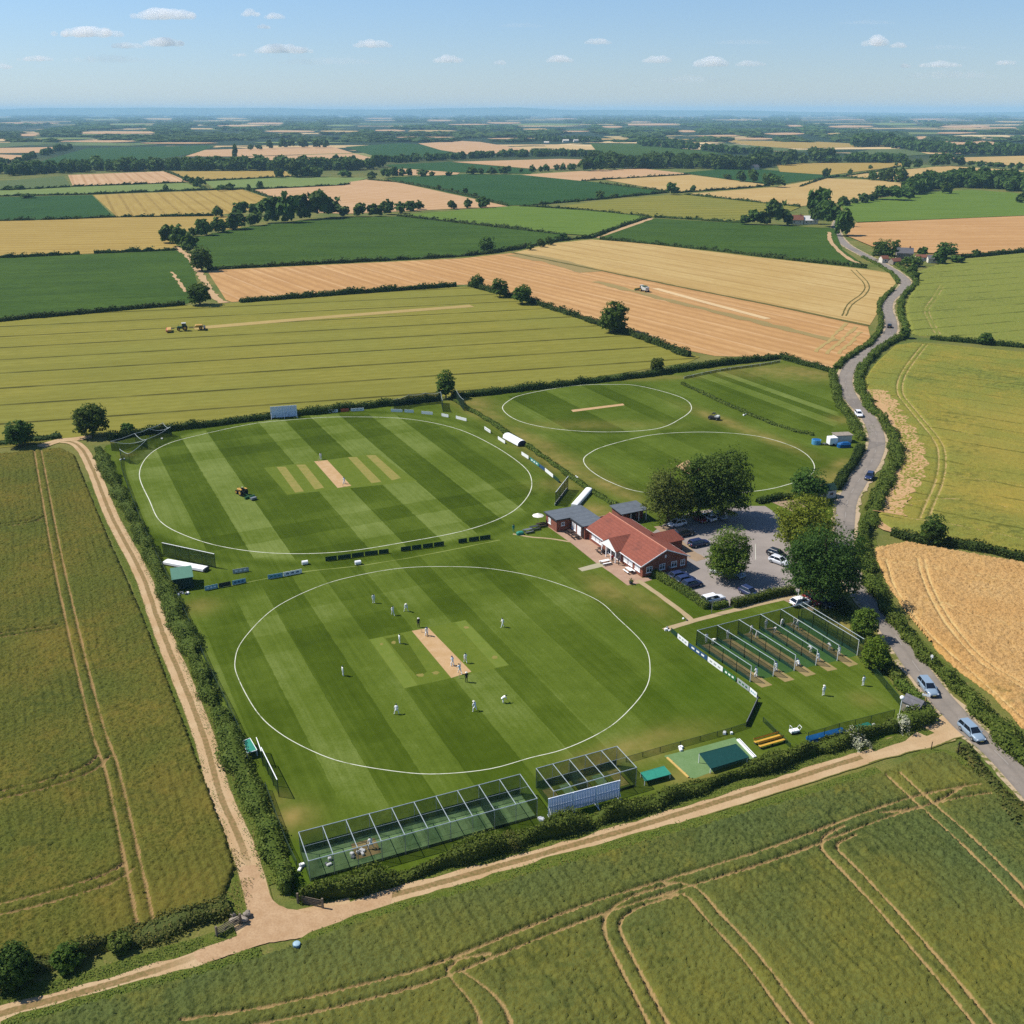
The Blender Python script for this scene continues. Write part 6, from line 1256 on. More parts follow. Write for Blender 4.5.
M_ridge=plain('ridge_tiles',srgb(208,142,116,.7),.8); M_glass=plain('window_glass',srgb(40,52,62),.12,0,.6); M_frame=plain('window_frame_white',(.8,.8,.8),.5,var=.04); M_fascia=plain('white_fascia',(.8,.8,.79),.6,var=.04); M_door=plain('dark_door',srgb(52,40,38,.8),.6); M_blind=plain('white_blind',(.72,.7,.68),.7,var=.05)
ox,oy=P(588,539); PV=empty('pavilion',ox,oy,0,ANG_A,'long red brick cricket pavilion with red tiled roof and white gabled porch','pavilion')
LX_,WY,EH,RH=20.0,9.9,2.45,4.75
m=MB(); m.box((LX_/2,.11,EH/2),(LX_,.22,EH),M_brick); m.box((LX_/2,WY-.11,EH/2),(LX_,.22,EH),M_brick)
for xx in (.11,LX_-.11): m.add([(xx-.11,.22,0),(xx+.11,.22,0),(xx+.11,WY-.22,0),(xx-.11,WY-.22,0),(xx-.11,.22,EH),(xx+.11,.22,EH),(xx+.11,WY-.22,EH),(xx-.11,WY-.22,EH),(xx-.11,WY/2,RH-.1),(xx+.11,WY/2,RH-.1)],[(3,2,1,0),(0,1,5,4),(2,3,7,6),(0,4,8,7,3),(1,2,6,9,5),(4,5,9,8),(6,7,8,9)],M_brick)
m.build('wall',PV)
def gable_roof(m,x0,x1,y0,y1,ze,zr,mat,t=.14):
    ym=(y0+y1)/2
    m.add([(x0,y0,ze),(x1,y0,ze),(x1,ym,zr),(x0,ym,zr),(x0,y1,ze),(x1,y1,ze),(x0,y0,ze-t),(x1,y0,ze-t),(x1,ym,zr-t),(x0,ym,zr-t),(x0,y1,ze-t),(x1,y1,ze-t)],
     [(0,1,2,3),(3,2,5,4),(7,6,9,8),(8,9,10,11),(0,6,7,1),(4,5,11,10),(0,3,9,6),(3,4,10,9),(1,7,8,2),(2,8,11,5)],mat)
m=MB(); gable_roof(m,-.25,LX_+.3,-.45,WY+.45,2.42,RH+.08,M_tile); m.build('roof',PV)
m=MB(); m.tube((-.25,WY/2,RH+.1),(LX_+.3,WY/2,RH+.1),.1,M_ridge,n=6); m.build('ridge_cap',PV)
m=MB(); d=math.atan2(RH-2.42,WY/2+.45); sl=math.hypot(RH-2.34,WY/2+.45)
for y0,sg in ((-.45,1),(WY+.45,-1)): m.box((LX_+.34,y0+sg*(WY/2+.45)/2,(2.36+RH+.02)/2),(.06,sl,.2),M_fascia,rx=sg*d)
m.build('bargeboard',PV)
for yy in (-.5,WY+.5): m=MB(); m.box((LX_/2,yy,2.3),(LX_+.5,.1,.12),M_fascia); m.build('gutter',PV)
def window(par,x,y,z,w_,h_,face,bars=2,gl=None):
    """face 'x+' on a wall facing +x, 'y-' on a wall facing -y"""
    m=MB(); g=MB(); t=.05
    def bx(mm,u,v,du,dv,off,th,mat):
        if face=='y-': mm.box((x+u,y-off,z+v),(du,th,dv),mat)
        elif face=='x+': mm.box((x+off,y+u,z+v),(th,du,dv),mat)
        elif face=='x-': mm.box((x-off,y+u,z+v),(th,du,dv),mat)
    for sgn in (-1,1): bx(m,sgn*(w_/2-.04),0,.09,h_,.035,.07,M_frame); bx(m,0,sgn*(h_/2-.04),w_-.18,.09,.035,.068,M_frame)
    for i in range(1,bars): bx(m,-w_/2+w_*i/bars,0,.07,h_-.18,.03,.06,M_frame)
    if h_>.8: bx(m,0,h_*.15,w_-.18,.05,.03,.05,M_frame)
    o=m.build('window',par); bx(g,0,0,w_-.1,h_-.1,.012,.02,gl or M_glass); g.build('pane',o); sl_=MB(); bx(sl_,0,-h_/2-.05,w_+.2,.07,.06,.14,M_frame); sl_.build('sill',o)
for yy in (1.45,4.3,6.95,8.9): window(PV,LX_,yy,1.35,1.25 if yy<8 else 1.0,1.15,'x+')
for xx,w_ in ((2.2,1.3),(3.7,1.3),(5.2,1.3),(14.2,1.4),(15.9,1.4),(18.3,1.7)): window(PV,xx,0,1.35,w_,1.15,'y-',3,M_blind)
m=MB(); m.box((LX_+.03,WY/2,3.35),(.06,.35,.6),M_blind); m.build('vent',PV)
m=MB(); m.box((LX_+.1,5.9,.95),(.2,.5,.5),M_grey); m.build('meter_box',PV)
# porch
m=MB(); gable_roof_pts=[(7.1,2.5),(9.9,4.28),(12.7,2.5)]
x0,xm,x1=7.1,9.9,12.7
m.add([(x0,-1.35,2.5),(xm,-1.35,4.28),(x1,-1.35,2.5),(x0,.0,2.6),(xm,3.95,4.3),(x1,.0,2.6),(x0,-1.35,2.38),(xm,-1.35,4.14),(x1,-1.35,2.38),(x0,0,2.3),(xm,3.9,4.0),(x1,0,2.3)],[(0,1,4,3),(1,2,5,4),(7,6,9,10),(8,7,10,11),(0,6,7,1),(1,7,8,2),(0,3,9,6),(2,8,11,5)],M_tile); po=m.build('porch_roof',PV)
m=MB(); m.add([(7.25,-1.3,2.4),(12.55,-1.3,2.4),(9.9,-1.3,4.12),(7.25,-1.2,2.4),(12.55,-1.2,2.4),(9.9,-1.2,4.12)],[(0,1,2),(5,4,3),(0,3,4,1),(1,4,5,2),(2,5,3,0)],M_fascia); m.build('porch_gable',PV)
m=MB(); m.box((9.9,-1.25,2.32),(5.3,.14,.16),M_fascia); m.build('porch_beam',PV)
for xx in (7.35,9.0,10.8,12.45): m=MB(); m.box((xx,-1.2,1.12),(.16,.16,2.24),M_fascia); m.build('porch_post',PV)
for xx in (8.17,9.9,11.6): m=MB(); m.box((xx,-.04,1.1),(1.4,.08,2.1),M_fascia); dd=m.build('door',PV); m=MB(); m.box((xx-.33,-.1,1.15),(.5,.03,1.7),M_glass); m.box((xx+.33,-.1,1.15),(.5,.03,1.7),M_glass); m.build('pane',dd); m=MB(); m.box((xx+.04,-.13,1.05),(.04,.05,.2),M_grey); m.build('handle',dd)
# rear wing
m=MB(); m.box((10.9,WY+1.9,1.2),(4.2,3.8,2.4),M_brick); m.build('rear_wing_wall',PV)
m=MB(); m.add([(8.5,WY+4.1,2.4),(13.3,WY+4.1,2.4),(13.3,WY-.4,2.4),(8.5,WY-.4,2.4),(10.9,WY+3.0,3.9),(10.9,WY-2.4,3.9),(8.5,WY+4.1,2.28),(13.3,WY+4.1,2.28),(13.3,WY-.4,2.28),(8.5,WY-.4,2.28)],[(0,1,4),(1,2,5,4),(3,0,4,5),(0,6,7,1),(1,7,8,2),(3,9,6,0),(9,8,7,6)],M_tile); m.build('rear_wing_roof',PV)
# grey roofed annexe: joined to the pavilion's end wall
m=MB(); m.box((-5.33,1.7,1.3),(10.6,4.98,2.6),M_brick); m.build('annexe_wall',PV)
m=MB(); m.box((-8.25,-2.42,1.3),(4.7,3.2,2.6),M_brick); m.build('annexe_wall',PV)
m=MB(); m.prism([(-10.95,-4.3),(-5.6,-4.3),(-5.6,-1.1),(-.28,-1.1),(-.28,4.5),(-10.95,4.5)],2.62,2.8,M_felt); m.build('annexe_roof',PV)
m=MB(); m.prism([(-11.0,-4.36),(-5.54,-4.36),(-5.54,-1.16),(-.27,-1.16),(-.27,-1.1),(-5.6,-1.1),(-5.6,-4.3),(-11.0,-4.3)],2.55,2.83,M_dkgrey); m.build('annexe_fascia',PV)
window(PV,-8.9,-4.02,1.45,1.0,1.2,'y-',2,M_blind); window(PV,-5.9,-2.6,1.6,.75,.75,'x+',2)
for xx in (-4.9,-3.9): window(PV,xx,-.79,1.3,.7,1.5,'y-',1,M_blind)
m=MB(); m.box((-2.2,-.84,1.1),(1.5,.08,2.15),M_fascia); dd=m.build('door',PV); m=MB(); m.box((-1.65,-.9,1.05),(.05,.06,.2),M_grey); m.build('handle',dd)
m=MB(); m.box((-.75,-.83,1.1),(.9,.06,2.1),M_door); m.build('door',PV)
# outbuilding behind
OB=empty('outbuilding',*wl(ox,oy,ANG_A,-7.8,10.2),0,ANG_A,'small brick outbuilding with a flat grey roof behind the pavilion','outbuilding')
m=MB(); m.box((1.6,3,1.2),(3.2,5.8,2.4),M_brick); m.build('wall',OB)
m=MB(); m.add([(-.35,-.35,2.75),(4.6,-.35,2.45),(4.6,6.3,2.45),(-.35,6.3,2.75),(-.35,-.35,2.6),(4.6,-.35,2.3),(4.6,6.3,2.3),(-.35,6.3,2.6)],[(0,1,2,3),(7,6,5,4),(0,4,5,1),(1,5,6,2),(2,6,7,3),(3,7,4,0)],M_felt); m.build('roof',OB)
for yy in (.1,2.1,4.1,5.9): m=MB(); m.box((4.3,yy,1.15),(.14,.14,2.3),M_fascia); m.build('post',OB)
m=MB(); m.box((3.23,3.2,1.0),(.06,1.6,1.95),M_door); m.build('door',OB)
x,y=wl(ox,oy,ANG_A,-6.6,8.6); e=empty('garden_wall',x,y,0,ANG_A,'low brick yard wall between the annexe and the outbuilding','wall'); m=MB(); m.box((2.4,0,.55),(6,.24,1.1),M_brick); m.box((-.5,-1.5,.55),(.24,2.7,1.1),M_brick); m.build('wall',e); m=MB(); m.box((2.4,0,1.13),(6.1,.32,.07),M_ridge); m.build('coping',e)
# terrace furniture
def picnic(label,px,py,rz,top):
    x,y=P(px,py); e=empty('picnic_table',x,y,.02,rz,label,'picnic table','picnic tables on the pavilion terrace'); m=MB()
    for k in range(4): m.box((0,-.27+.18*k,.74),(1.8,.16,.05),top)
    m.build('table_top',e)
    for sg in (-1,1): m=MB(); m.box((0,sg*.72,.45),(1.8,.28,.05),top); m.build('bench',e)
    for xx in (-.7,.7): m=MB(); m.box((xx,0,.41),(.08,1.5,.06),M_dkgrey); m.box((xx,-.4,.36),(.08,.09,.8),M_dkgrey,rx=R(-25)); m.box((xx,.4,.36),(.08,.09,.8),M_dkgrey,rx=R(25)); m.build('leg',e)
    return e
M_dwood=plain('dark_stained_wood',srgb(62,46,38,.8),.8)
picnic('dark picnic table on the terrace in front of the grey roofed annexe',570,534,ANG_A,M_dwood); picnic('dark picnic table beside it, nearer the annexe door',575,538,ANG_A,M_dwood); picnic('dark picnic table left of the white gabled porch',601,552.5,ANG_A,M_dwood); picnic('pale picnic table in front of the white gabled porch',605,564,ANG_B,M_wpaint); picnic('white topped picnic table near the gable end of the pavilion',629,572.5,ANG_A,M_wpaint)
x,y=P(612,561.5); 
G3='people on the pavilion terrace'
person('person in a red top standing on the terrace by the porch',612.5,562.5,ANG_A,'stand',M_redc,M_navyc,'hair',G3); person('person in dark clothes standing by the last porch post',618.5,565,ANG_A+1,'stand',M_black,M_navyc,'hair',G3)
x,y=P(631,584); e=empty('plant_tub',x,y,0,0,'dark plant tub at the outer corner of the terrace','plant tub'); m=MB(); m.tube((0,0,0),(0,0,.5),.3,M_dkgrey,.38,10); m.build('tub',e); V,Fq=leafquads(np.array([[random.gauss(0,.25),random.gauss(0,.25),.6+random.random()*.4] for _ in range(60)]),np.tile([0,0,1.],(60,1)),np.full(60,.2),RNG); link('foliage',npmesh('foliage',V,Fq,[LEAF_H]),e)
person('person in a teal coat standing at the path end by the annexe',513.5,532,R(-60),'stand',M_teal,M_teal,'hair',G3)
x,y=P(520,534.5); e=empty('teal_cover',x,y,0,R(20),'crumpled teal sheet on the grass beside the person in teal','sheet'); m=MB(); m.rbox((0,0,.35),(1.5,.9,.7),M_teal2,.2); m.build('sheet',e)
x,y=P(538,524); e=empty('parasol',x,y,0,0,'cream parasol over a table at the corner of the annexe','parasol'); m=MB(); m.tube((0,0,0),(0,0,2.3),.03,M_grey); m.build('pole',e); m=MB(); m.tube((0,0,1.9),(0,0,2.45),1.25,M_cream,.04,8); m.build('canopy',e); m=MB(); m.tube((0,0,0),(0,0,.1),.35,M_dkgrey,n=10); m.build('base',e)
picnic('dark picnic table under the cream parasol',541,526.5,ANG_B,M_dwood); picnic('grey picnic table on the grass end of the narrow path',528,532.5,ANG_B,M_grey); picnic('dark picnic table between the parasol and the grey one',534.5,529.5,ANG_B,M_dkgrey)
# ================================================================ cars
_cp={}
def carpaint(name,c):
    if name not in _cp:
        b_=NB('car_paint_'+name,.35,.35); b_.col(c); b_.b.inputs['Coat Weight'].default_value=.25; b_.b.inputs['Coat Roughness'].default_value=.08; _cp[name]=b_.m
    return _cp[name]
M_cglass=plain('car_glass',srgb(22,28,36),.08,0,.7,.02); M_tyre=plain('tyre',srgb(24,24,25),.85); M_rim=plain('alloy_rim',srgb(170,174,178,.8),.35,.6); M_lamp=plain('headlamp_glass',srgb(214,220,226,.9),.15,0,.6); M_tail=plain('tail_lamp_red',srgb(150,24,22,.9),.3); M_plate=plain('number_plate',srgb(220,210,120,.8),.6); M_trim=plain('black_plastic_trim',srgb(30,31,33),.7)
_car={}
def car(label,px,py,ang,paint,kind='hatch',group='cars parked at the pavilion',z=.03):
    key=(paint.name,kind); x,y=P(px,py)
    if key in _car:
        o=copy_tree(_car[key]); o['label']=label; o['group']=group; o.location=(x,y,z); o.rotation_euler=(0,0,ang); return o
    e=empty('car',x,y,z,ang,label,'car',group); _car[key]=e
    k={'hatch':1.0,'estate':1.0,'suv':1.12}[kind]; zb=.22*k; L=2.05 if kind=='hatch' else 2.25
    st=[(-L,.66,.40,.74),(-L+.07,.80,.28,.90),(-1.45,.87,.2,.95),(-.4,.885,.18,.94),(.75,.88,.18,.92),(1.0,.87,.18,.90),(1.55,.83,.2,.82),(L-.18,.76,.26,.72),(L,.60,.36,.60)]
    vs=[];fs=[]
    for (sx,hw,z0,z1) in st:
        z1*=k; z0=z0+(k-1)*.5
        ring=[(hw*.9,z0),(hw,z0+.14),(hw,z1-.16),(hw*.93,z1-.03),(hw*.6,z1+.02)]
        vs+=[(sx,a,b_) for a,b_ in ring]+[(sx,-a,b_) for a,b_ in reversed(ring)]
    n=10
    for i in range(len(st)-1):
        for j in range(n): fs.append((i*n+j,(i+1)*n+j,(i+1)*n+(j+1)%n,i*n+(j+1)%n))
    fs+=[tuple(range(n)),tuple(range((len(st)-1)*n+n-1,(len(st)-1)*n-1,-1))]
    m=MB(); m.add(vs,fs,paint); m.build('body',e,True)
    rb={'hatch':-1.85,'estate':-2.12,'suv':-2.05}[kind]; rt={'hatch':-1.35,'estate':-1.85,'suv':-1.8}[kind]; zt=1.42*k; zl=.92*k
    lo=[(rb,.80),(1.05,.80)]; hi=[(rt,.60),(.25,.60)]
    V_=[(lo[0][0],-lo[0][1],zl),(lo[1][0],-lo[1][1]*.95,zl-.02),(lo[1][0],lo[1][1]*.95,zl-.02),(lo[0][0],lo[0][1],zl),(hi[0][0],-hi[0][1],zt),(hi[1][0],-hi[1][1],zt-.02),(hi[1][0],hi[1][1],zt-.02),(hi[0][0],hi[0][1],zt)]
    m=MB(); m.add(V_,[(0,1,5,4),(1,2,6,5),(2,3,7,6),(3,0,4,7),(4,5,6,7)],M_cglass); m.build('window',e)
    m=MB(); m.rbox(((rt+.25)/2-.02,0,zt+.01),(.25-rt+.22,1.24,.07),paint,.03)
    for a,b_ in ((0,4),(1,5),(2,6),(3,7)): m.tube(V_[a],V_[b_],.05,paint,.045,5)
    for sg in (-1,1):
        for f_ in (.42,.7): xa=lo[0][0]*(1-f_)+lo[1][0]*f_; xb=hi[0][0]*(1-f_)+hi[1][0]*f_; m.tube((xa,sg*.795,zl),(xb,sg*.60,zt),.04,paint if f_<.5 else M_trim,.035,5)
    m.build('roof',e)
    for xx in (-1.28,1.3):
        for sg in (-1,1):
            m=MB(); m.tube((xx,sg*.70,.32),(xx,sg*.90,.32),.32,M_tyre,n=14); wo=m.build('wheel',e); m=MB(); m.tube((xx,sg*.895,.32),(xx,sg*.915,.32),.2,M_rim,n=12); m.build('rim',wo)
    for sg in (-1,1):
        m=MB(); m.ell((L-.1,sg*.58,.62*k),(.1,.17,.08),M_lamp,8,5); m.build('headlight',e); m=MB(); m.rbox((-L+.03,sg*.64,.74*k),(.1,.2,.22),M_tail,.03); m.build('tail_light',e)
        m=MB(); m.rbox((.82,sg*.97,.98*k),(.14,.16,.12),paint,.03); m.build('mirror',e)
    m=MB(); m.rbox((L-.02,0,.38),(.12,1.3,.16),M_trim,.03); m.rbox((-L+.02,0,.4),(.12,1.4,.16),M_trim,.03); m.build('bumper',e)
    m=MB(); m.box((-L-.045,0,.6*k),(.02,.5,.11),M_plate); m.box((L+.045,0,.44),(.02,.5,.1),M_plate); m.build('number_plate',e)
    return e
CW=carpaint('white',(.75,.76,.77)); CK=carpaint('black',(.012,.014,.018)); CN=carpaint('navy',(.018,.03,.085)); CR=carpaint('red',(.22,.02,.02)); CS=carpaint('silver_blue',(.20,.27,.34)); CG=carpaint('grey',(.22,.24,.26)); CSV=carpaint('silver',(.55,.57,.6))
car('white hatchback parked under the olive brown tree behind the pavilion',676.8,526,ANG_B+PI,CW); car('black car parked between a white and a dark blue one behind the pavilion',684.2,535.5,ANG_B,CK,'estate'); car('dark blue car parked nearest the round car park tree',698.6,545.5,ANG_B,CN,'estate')
car('red car tucked in the shade under the middle tree',699,521,ANG_A,CR); car('white hatchback beside the red car under the trees',708.7,519.5,ANG_A+PI,CW); car('dark car deep in the shade under the tallest tree',719,518,ANG_A,CG)
car('navy car furthest from the clipped hedge in the row of three',679,578.5,ANG_B,CN); car('navy car in the middle of the row of three by the gable end',685.3,582.5,ANG_B,CN); car('navy car nearest the clipped hedge in the row of three',691.8,586.5,ANG_B,CN)
car('white estate car parked beside the corner of the clipped hedges',713,601.5,ANG_B,CW,'estate'); car('dark navy car parked nose to the front hedge of the car park',749,595,R(-55),CN)
car('silver car under the left side of the round car park tree',721,574.5,ANG_A+.4,CSV); car('pale blue car under the right side of the round car park tree',735,576,ANG_A+.2,CS)
car('black car parked at the far right side of the car park, in shadow',776.7,556.5,ANG_A+.3,CK); car('silver car parked beside the black one in front of the big chestnut',779,563.5,ANG_A+.3,CSV)
car('white car at the foot of the big chestnut by the path end',800.5,604.5,ANG_B,CW); car('red car hidden in the shade of the big chestnut trunk',813,602,ANG_A,CR); car('dark car in the deepest shade right of the red one',824,605,ANG_A,CK)
GR='cars driving on the country road'
def rdir(px,py):
    x,y=P(px,py); w=np.array(rd); c=smooth_path(w,2.0); i=np.argmin(np.hypot(c[:,0]-x,c[:,1]-y)); i=min(max(i,1),len(c)-2); d=c[i+1]-c[i-1]; return math.atan2(d[1],d[0])
for lb,px,py,cp,kd,fl in (('silver blue estate car on the road beside the wooden sign post',927.5,690.5,CS,'estate',PI),('silver blue car on the road at the junction with the dirt track',971,735,CS,'estate',PI),('white car on the road bend by the practice square',858.5,416,CW,'hatch',PI),('dark blue car on the road below the white one',869.3,478.5,CN,'hatch',PI),('black car climbing the narrow upper road between stubble and barley',889.3,327.5,CK,'hatch',0)): car(lb,px,py,rdir(px,py)+fl,cp,kd,GR,.06)
# ================================================================ machines
M_yelm=plain('yellow_machine_paint',srgb(206,160,70,.75),.5); M_orangem=plain('orange_machine_paint',srgb(190,100,60,.75),.5); M_greenm=plain('green_machine_paint',srgb(50,96,56,.75),.5); M_whitem=plain('white_machine_paint',(.5,.5,.46),.5)
def wheel(e,x,y,r,w_,rim=M_yelm):
    m=MB(); m.tube((x,y-w_/2,r),(x,y+w_/2,r),r,M_tyre,n=14); o=m.build('wheel',e); s=1 if y>0 else -1; m=MB(); m.tube((x,y+s*(w_/2-.02),r),(x,y+s*(w_/2+.03),r),r*.55,rim,n=10); m.build('rim',o)
def tractor_parts(e,paint,roof,s=1.0,cab=True):
    m=MB(); m.rbox((.95*s,0,1.05*s),(1.7*s,.75*s,.7*s),paint,.08*s); m.build('bonnet',e); m=MB(); m.box((.1*s,0,.75*s),(2.6*s,.5*s,.35*s),M_dkgrey); m.build('chassis',e)
    wheel(e,-.75*s,.8*s,.85*s,.5*s); wheel(e,-.75*s,-.8*s,.85*s,.5*s); wheel(e,1.35*s,.72*s,.55*s,.38*s); wheel(e,1.35*s,-.72*s,.55*s,.38*s)
    if cab:
        m=MB(); m.box((-.5*s,0,1.75*s),(1.35*s,1.25*s,1.15*s),M_cglass,taper=.88); m.build('cab_window',e); m=MB(); m.rbox((-.5*s,0,2.42*s),(1.45*s,1.35*s,.18*s),roof,.06*s)
        for a in (-1,1):
            for c in (-1,1): m.tube((-.5*s+a*.66*s,c*.62*s,1.2*s),(-.5*s+a*.6*s,c*.56*s,2.35*s),.05*s,paint)
        m.build('cab_roof',e)
    for sg in (-1,1): m=MB(); m.box((-.8*s,sg*.8*s,1.75*s),(1.1*s,.5*s,.08*s),paint); m.build('mudguard',e)
    m=MB(); m.tube((1.3*s,.2*s,1.35*s),(1.3*s,.2*s,2.2*s),.05*s,M_dkgrey); m.build('exhaust',e)
x,y=P(183,331); e=empty('tractor',x,y,.3,R(197),'tractor with yellow trailed implement cutting the olive barley field','tractor'); tractor_parts(e,M_greenm,M_whitem,1.15)
x2,y2=wl(x,y,R(197),-6.2,0); e=empty('trailed_implement',x2,y2,.3,R(197),'yellow trailed implement behind the tractor in the olive barley','implement'); m=MB(); m.rbox((0,0,1.4),(3.0,2.0,1.0),M_yelm,.2); m.build('hopper',e); m=MB(); m.box((2.6,0,.8),(2.4,.25,.2),M_dkgrey); m.build('drawbar',e); wheel(e,-.6,1.25,.7,.4); wheel(e,-.6,-1.25,.7,.4); m=MB(); m.rbox((-2.0,0,.7),(.8,5.0,.7),M_dkgrey,.1); m.build('cutter_bar',e)
x3,y3=wl(x,y,R(197),5.0,0); e=empty('mower_deck',x3,y3,.3,R(197),'wide yellow cutting deck in front of the tractor in the olive barley','mower'); m=MB(); m.rbox((0,0,.7),(1.6,5.6,.7),M_yelm,.15); m.build('deck',e); m=MB(); m.tube((.9,-2.8,.5),(.9,2.8,.5),.4,M_orangem,n=10); m.build('reel',e); m=MB(); m.box((-1.2,0,.9),(1.4,.5,.2),M_dkgrey); m.build('arm',e)
# combine harvester
x,y=P(644,291.5); a=R(120); e=empty('combine_harvester',x,y,.05,a,'pale combine harvester working in the orange stubble field','harvester'); e.scale=(.82,.82,.82)
m=MB(); m.rbox((-.8,0,2.0),(5.2,2.6,1.9),M_whitem,.25); m.build('body',e); m=MB(); m.box((2.3,0,2.5),(1.5,1.9,1.5),M_cglass,taper=.92); m.build('cab_window',e); m=MB(); m.rbox((2.3,0,3.34),(1.7,2.1,.18),M_whitem,.06); m.build('cab_roof',e); m=MB(); m.box((-.6,0,3.1),(2.4,2.2,.5),M_greenm,taper=1.15); m.build('grain_tank',e)
m=MB(); m.rbox((4.6,0,.7),(1.2,6.6,.7),M_greenm,.1); m.build('header',e); m=MB(); m.tube((5.2,-3.2,1.0),(5.2,3.2,1.0),.5,M_yelm,n=8); m.build('reel',e); m=MB(); m.box((3.3,0,1.0),(1.8,1.2,.8),M_dkgrey,ry=R(15)); m.build('feeder',e); m=MB(); m.tube((.6,1.2,3.2),(-3.4,1.9,3.7),.18,M_greenm); m.build('unloading_auger',e)
for xx,r_,w_ in ((1.5,.95,.7),(-2.6,.6,.45)):
    for sg in (-1,1): wheel(e,xx,sg*1.35,r_,w_)
# green keeping machines
x,y=P(242,494.5); e=empty('ride_on_mower',x,y,.03,R(-45+180),'yellow ride on mower on the upper oval with a driver','mower'); tractor_parts(e,M_yelm,M_whitem,.85,False); m=MB(); m.rbox((-.5,0,1.1),(.5,.5,.12),M_blk,.04); m.rbox((-.75,0,1.4),(.12,.5,.5),M_blk,.04); m.build('seat',e); m=MB(); m.path([(.1,0,1.15),(-.1,0,1.5)],.03,M_blk); m.tube((-.1,0,1.5),(-.12,0,1.53),.19,M_blk,n=10); m.build('steering_wheel',e)
def seated(label,x,y,z,face,top=None):
    key=('sit',(top or M_white).name)
    if key not in _pm:
        old=globals()['pose']
        def sitp(k):
            J=old('stand')
            for q in J: a_,b_,c_=J[q]; J[q]=(a_,b_,c_-.42)
            for s_,n in ((-1,'l'),(1,'r')): J['kn'+n]=(s_*.16,.42,.5); J['an'+n]=(s_*.17,.46,.12); J['to'+n]=(s_*.18,.6,.06); J['el'+n]=(s_*.25,.12,.78); J['wr'+n]=(s_*.15,.36,.8)
            return J
        globals()['pose']=sitp; _pm[key]=person_mesh('sit',top or M_white,M_navyc); globals()['pose']=old
    me,hd,tp=_pm[key]; o=link('person',me); o.location=(x,y,z); o.rotation_euler=(0,0,face-PI/2); tag(o,label,'person'); m=MB(); c=hd+Vector((0,-.005,.035)); m.ell(c,(.118,.125,.1),M_cream,10,6); m.box(c+Vector((0,.13,0)),(.16,.12,.012),M_cream); m.build('cap',o,True); return o
sx,sy=wl(x,y,R(135),-.52,0); seated('driver in a pale cap sitting on the yellow ride on mower',sx,sy,.63,R(135),M_black)
x2,y2=wl(x,y,R(135),-3.0,0); e=empty('gang_mower',x2,y2,.03,R(135),'dark green gang mower trailed behind the yellow ride on mower','gang mower'); m=MB(); m.box((.8,0,.45),(2.4,.12,.12),M_greenm); m.build('drawbar',e)
for i,(xx,yy) in enumerate(((-.3,-.7),(-.3,.7),(-1.3,0))): m=MB(); m.tube((xx,yy-.5,.3),(xx,yy+.5,.3),.28,M_greenm,n=10); m.build('cylinder_unit',e)
m=MB(); m.box((-1.9,0,.4),(.7,1.3,.45),M_grey); m.build('grass_box',e)
x,y=P(714,419.5); e=empty('utility_vehicle',x,y,.03,R(150),'black utility vehicle with a white load beside the lower small oval','utility vehicle'); m=MB(); m.rbox((0,0,.6),(3.2,1.5,.5),M_blk,.1); m.build('body',e); m=MB(); m.rbox((-.85,0,1.05),(1.3,1.3,.5),M_whitem,.1); m.build('load_bed',e)
for xx in (-1,1):
    for sg in (-1,1): wheel(e,xx,sg*.75,.36,.28,M_grey)
m=MB(); m.path([(.9,-.65,.8),(.5,-.65,1.75),(-.2,-.65,1.75),(-.2,-.65,.8)],.035,M_blk); m.path([(.9,.65,.8),(.5,.65,1.75),(-.2,.65,1.75),(-.2,.65,.8)],.035,M_blk); m.build('roll_bar',e); m=MB(); m.rbox((.15,0,1.78),(.9,1.4,.06),M_blk,.02); m.build('roof',e)
x,y=P(532,447); 
# ================================================================ nets players and the rest of the people
G4='cricketers training in the practice lanes'
for lb,px,py,f_,k,cp,pd in [('bowler standing at the back of the first practice lane on the left',706,642.5,DN,'stand','cap',0),('player bending beside him in the first lane',712.5,644,DN,'stoop','hat',0),('player standing at the back of the second practice lane',727.5,638.5,DN,'stand','cap',0),('player at the back of the third practice lane by the net post',751,634,DN,'walk','cap',0),('second player in the third lane, bending forward',756.5,638,DN,'apart','cap',0),('player standing at the back of the fourth practice lane',765.5,629,DN,'stand','hat',0),('player crouching in the middle of the back row in the fourth lane',774.5,632.5,DN,'stoop','cap',0),('player in whites half hidden at the back of the fifth lane',781.5,626,DN,'apart','cap',0),('tall player with raised arm at the back of the last practice lane',793.5,627,DN,'bowl','cap',0),('player walking at the back of the last practice lane',797,629.5,DN,'walk','hat',0),
 ('batsman at the open end of the first practice lane',756,677,UPA,'bat','helmet',1),('batsman at the open end of the second practice lane',776,671.5,UPA,'bat','helmet',1),('batsman crouching at the open end of the third practice lane',798,666,UPA,'crouch','helmet',1),('batsman bending at the open end of the fourth practice lane',818,661.5,UPA,'apart','helmet',1),('player near the open end of the last lane, next to the net',829.5,650,UPA,'stoop','cap',0),('batsman standing at the open end of the last practice lane',839,655.5,UPA,'bat','helmet',1),('player half way down the fourth practice lane',810.5,652.5,UPA,'stoop','cap',0),
 ('player standing alone on the practice outfield nearer the middle',823.3,695.6,UPA,'stand','hat',0),('player standing alone on the practice outfield nearer the road hedge',863,685.8,UPA,'stand','cap',0),('player in whites among the gear inside the long net cage',371,849,UPA,'apart','cap',0)]:
    o=person(lb,px,py,f_,k,cap=cp,group=G4,pads=bool(pd),capm=(M_blueC if cp=='helmet' else None))
    if k=='bat': bat('wooden bat held by the '+lb.replace('batsman ',''),o)
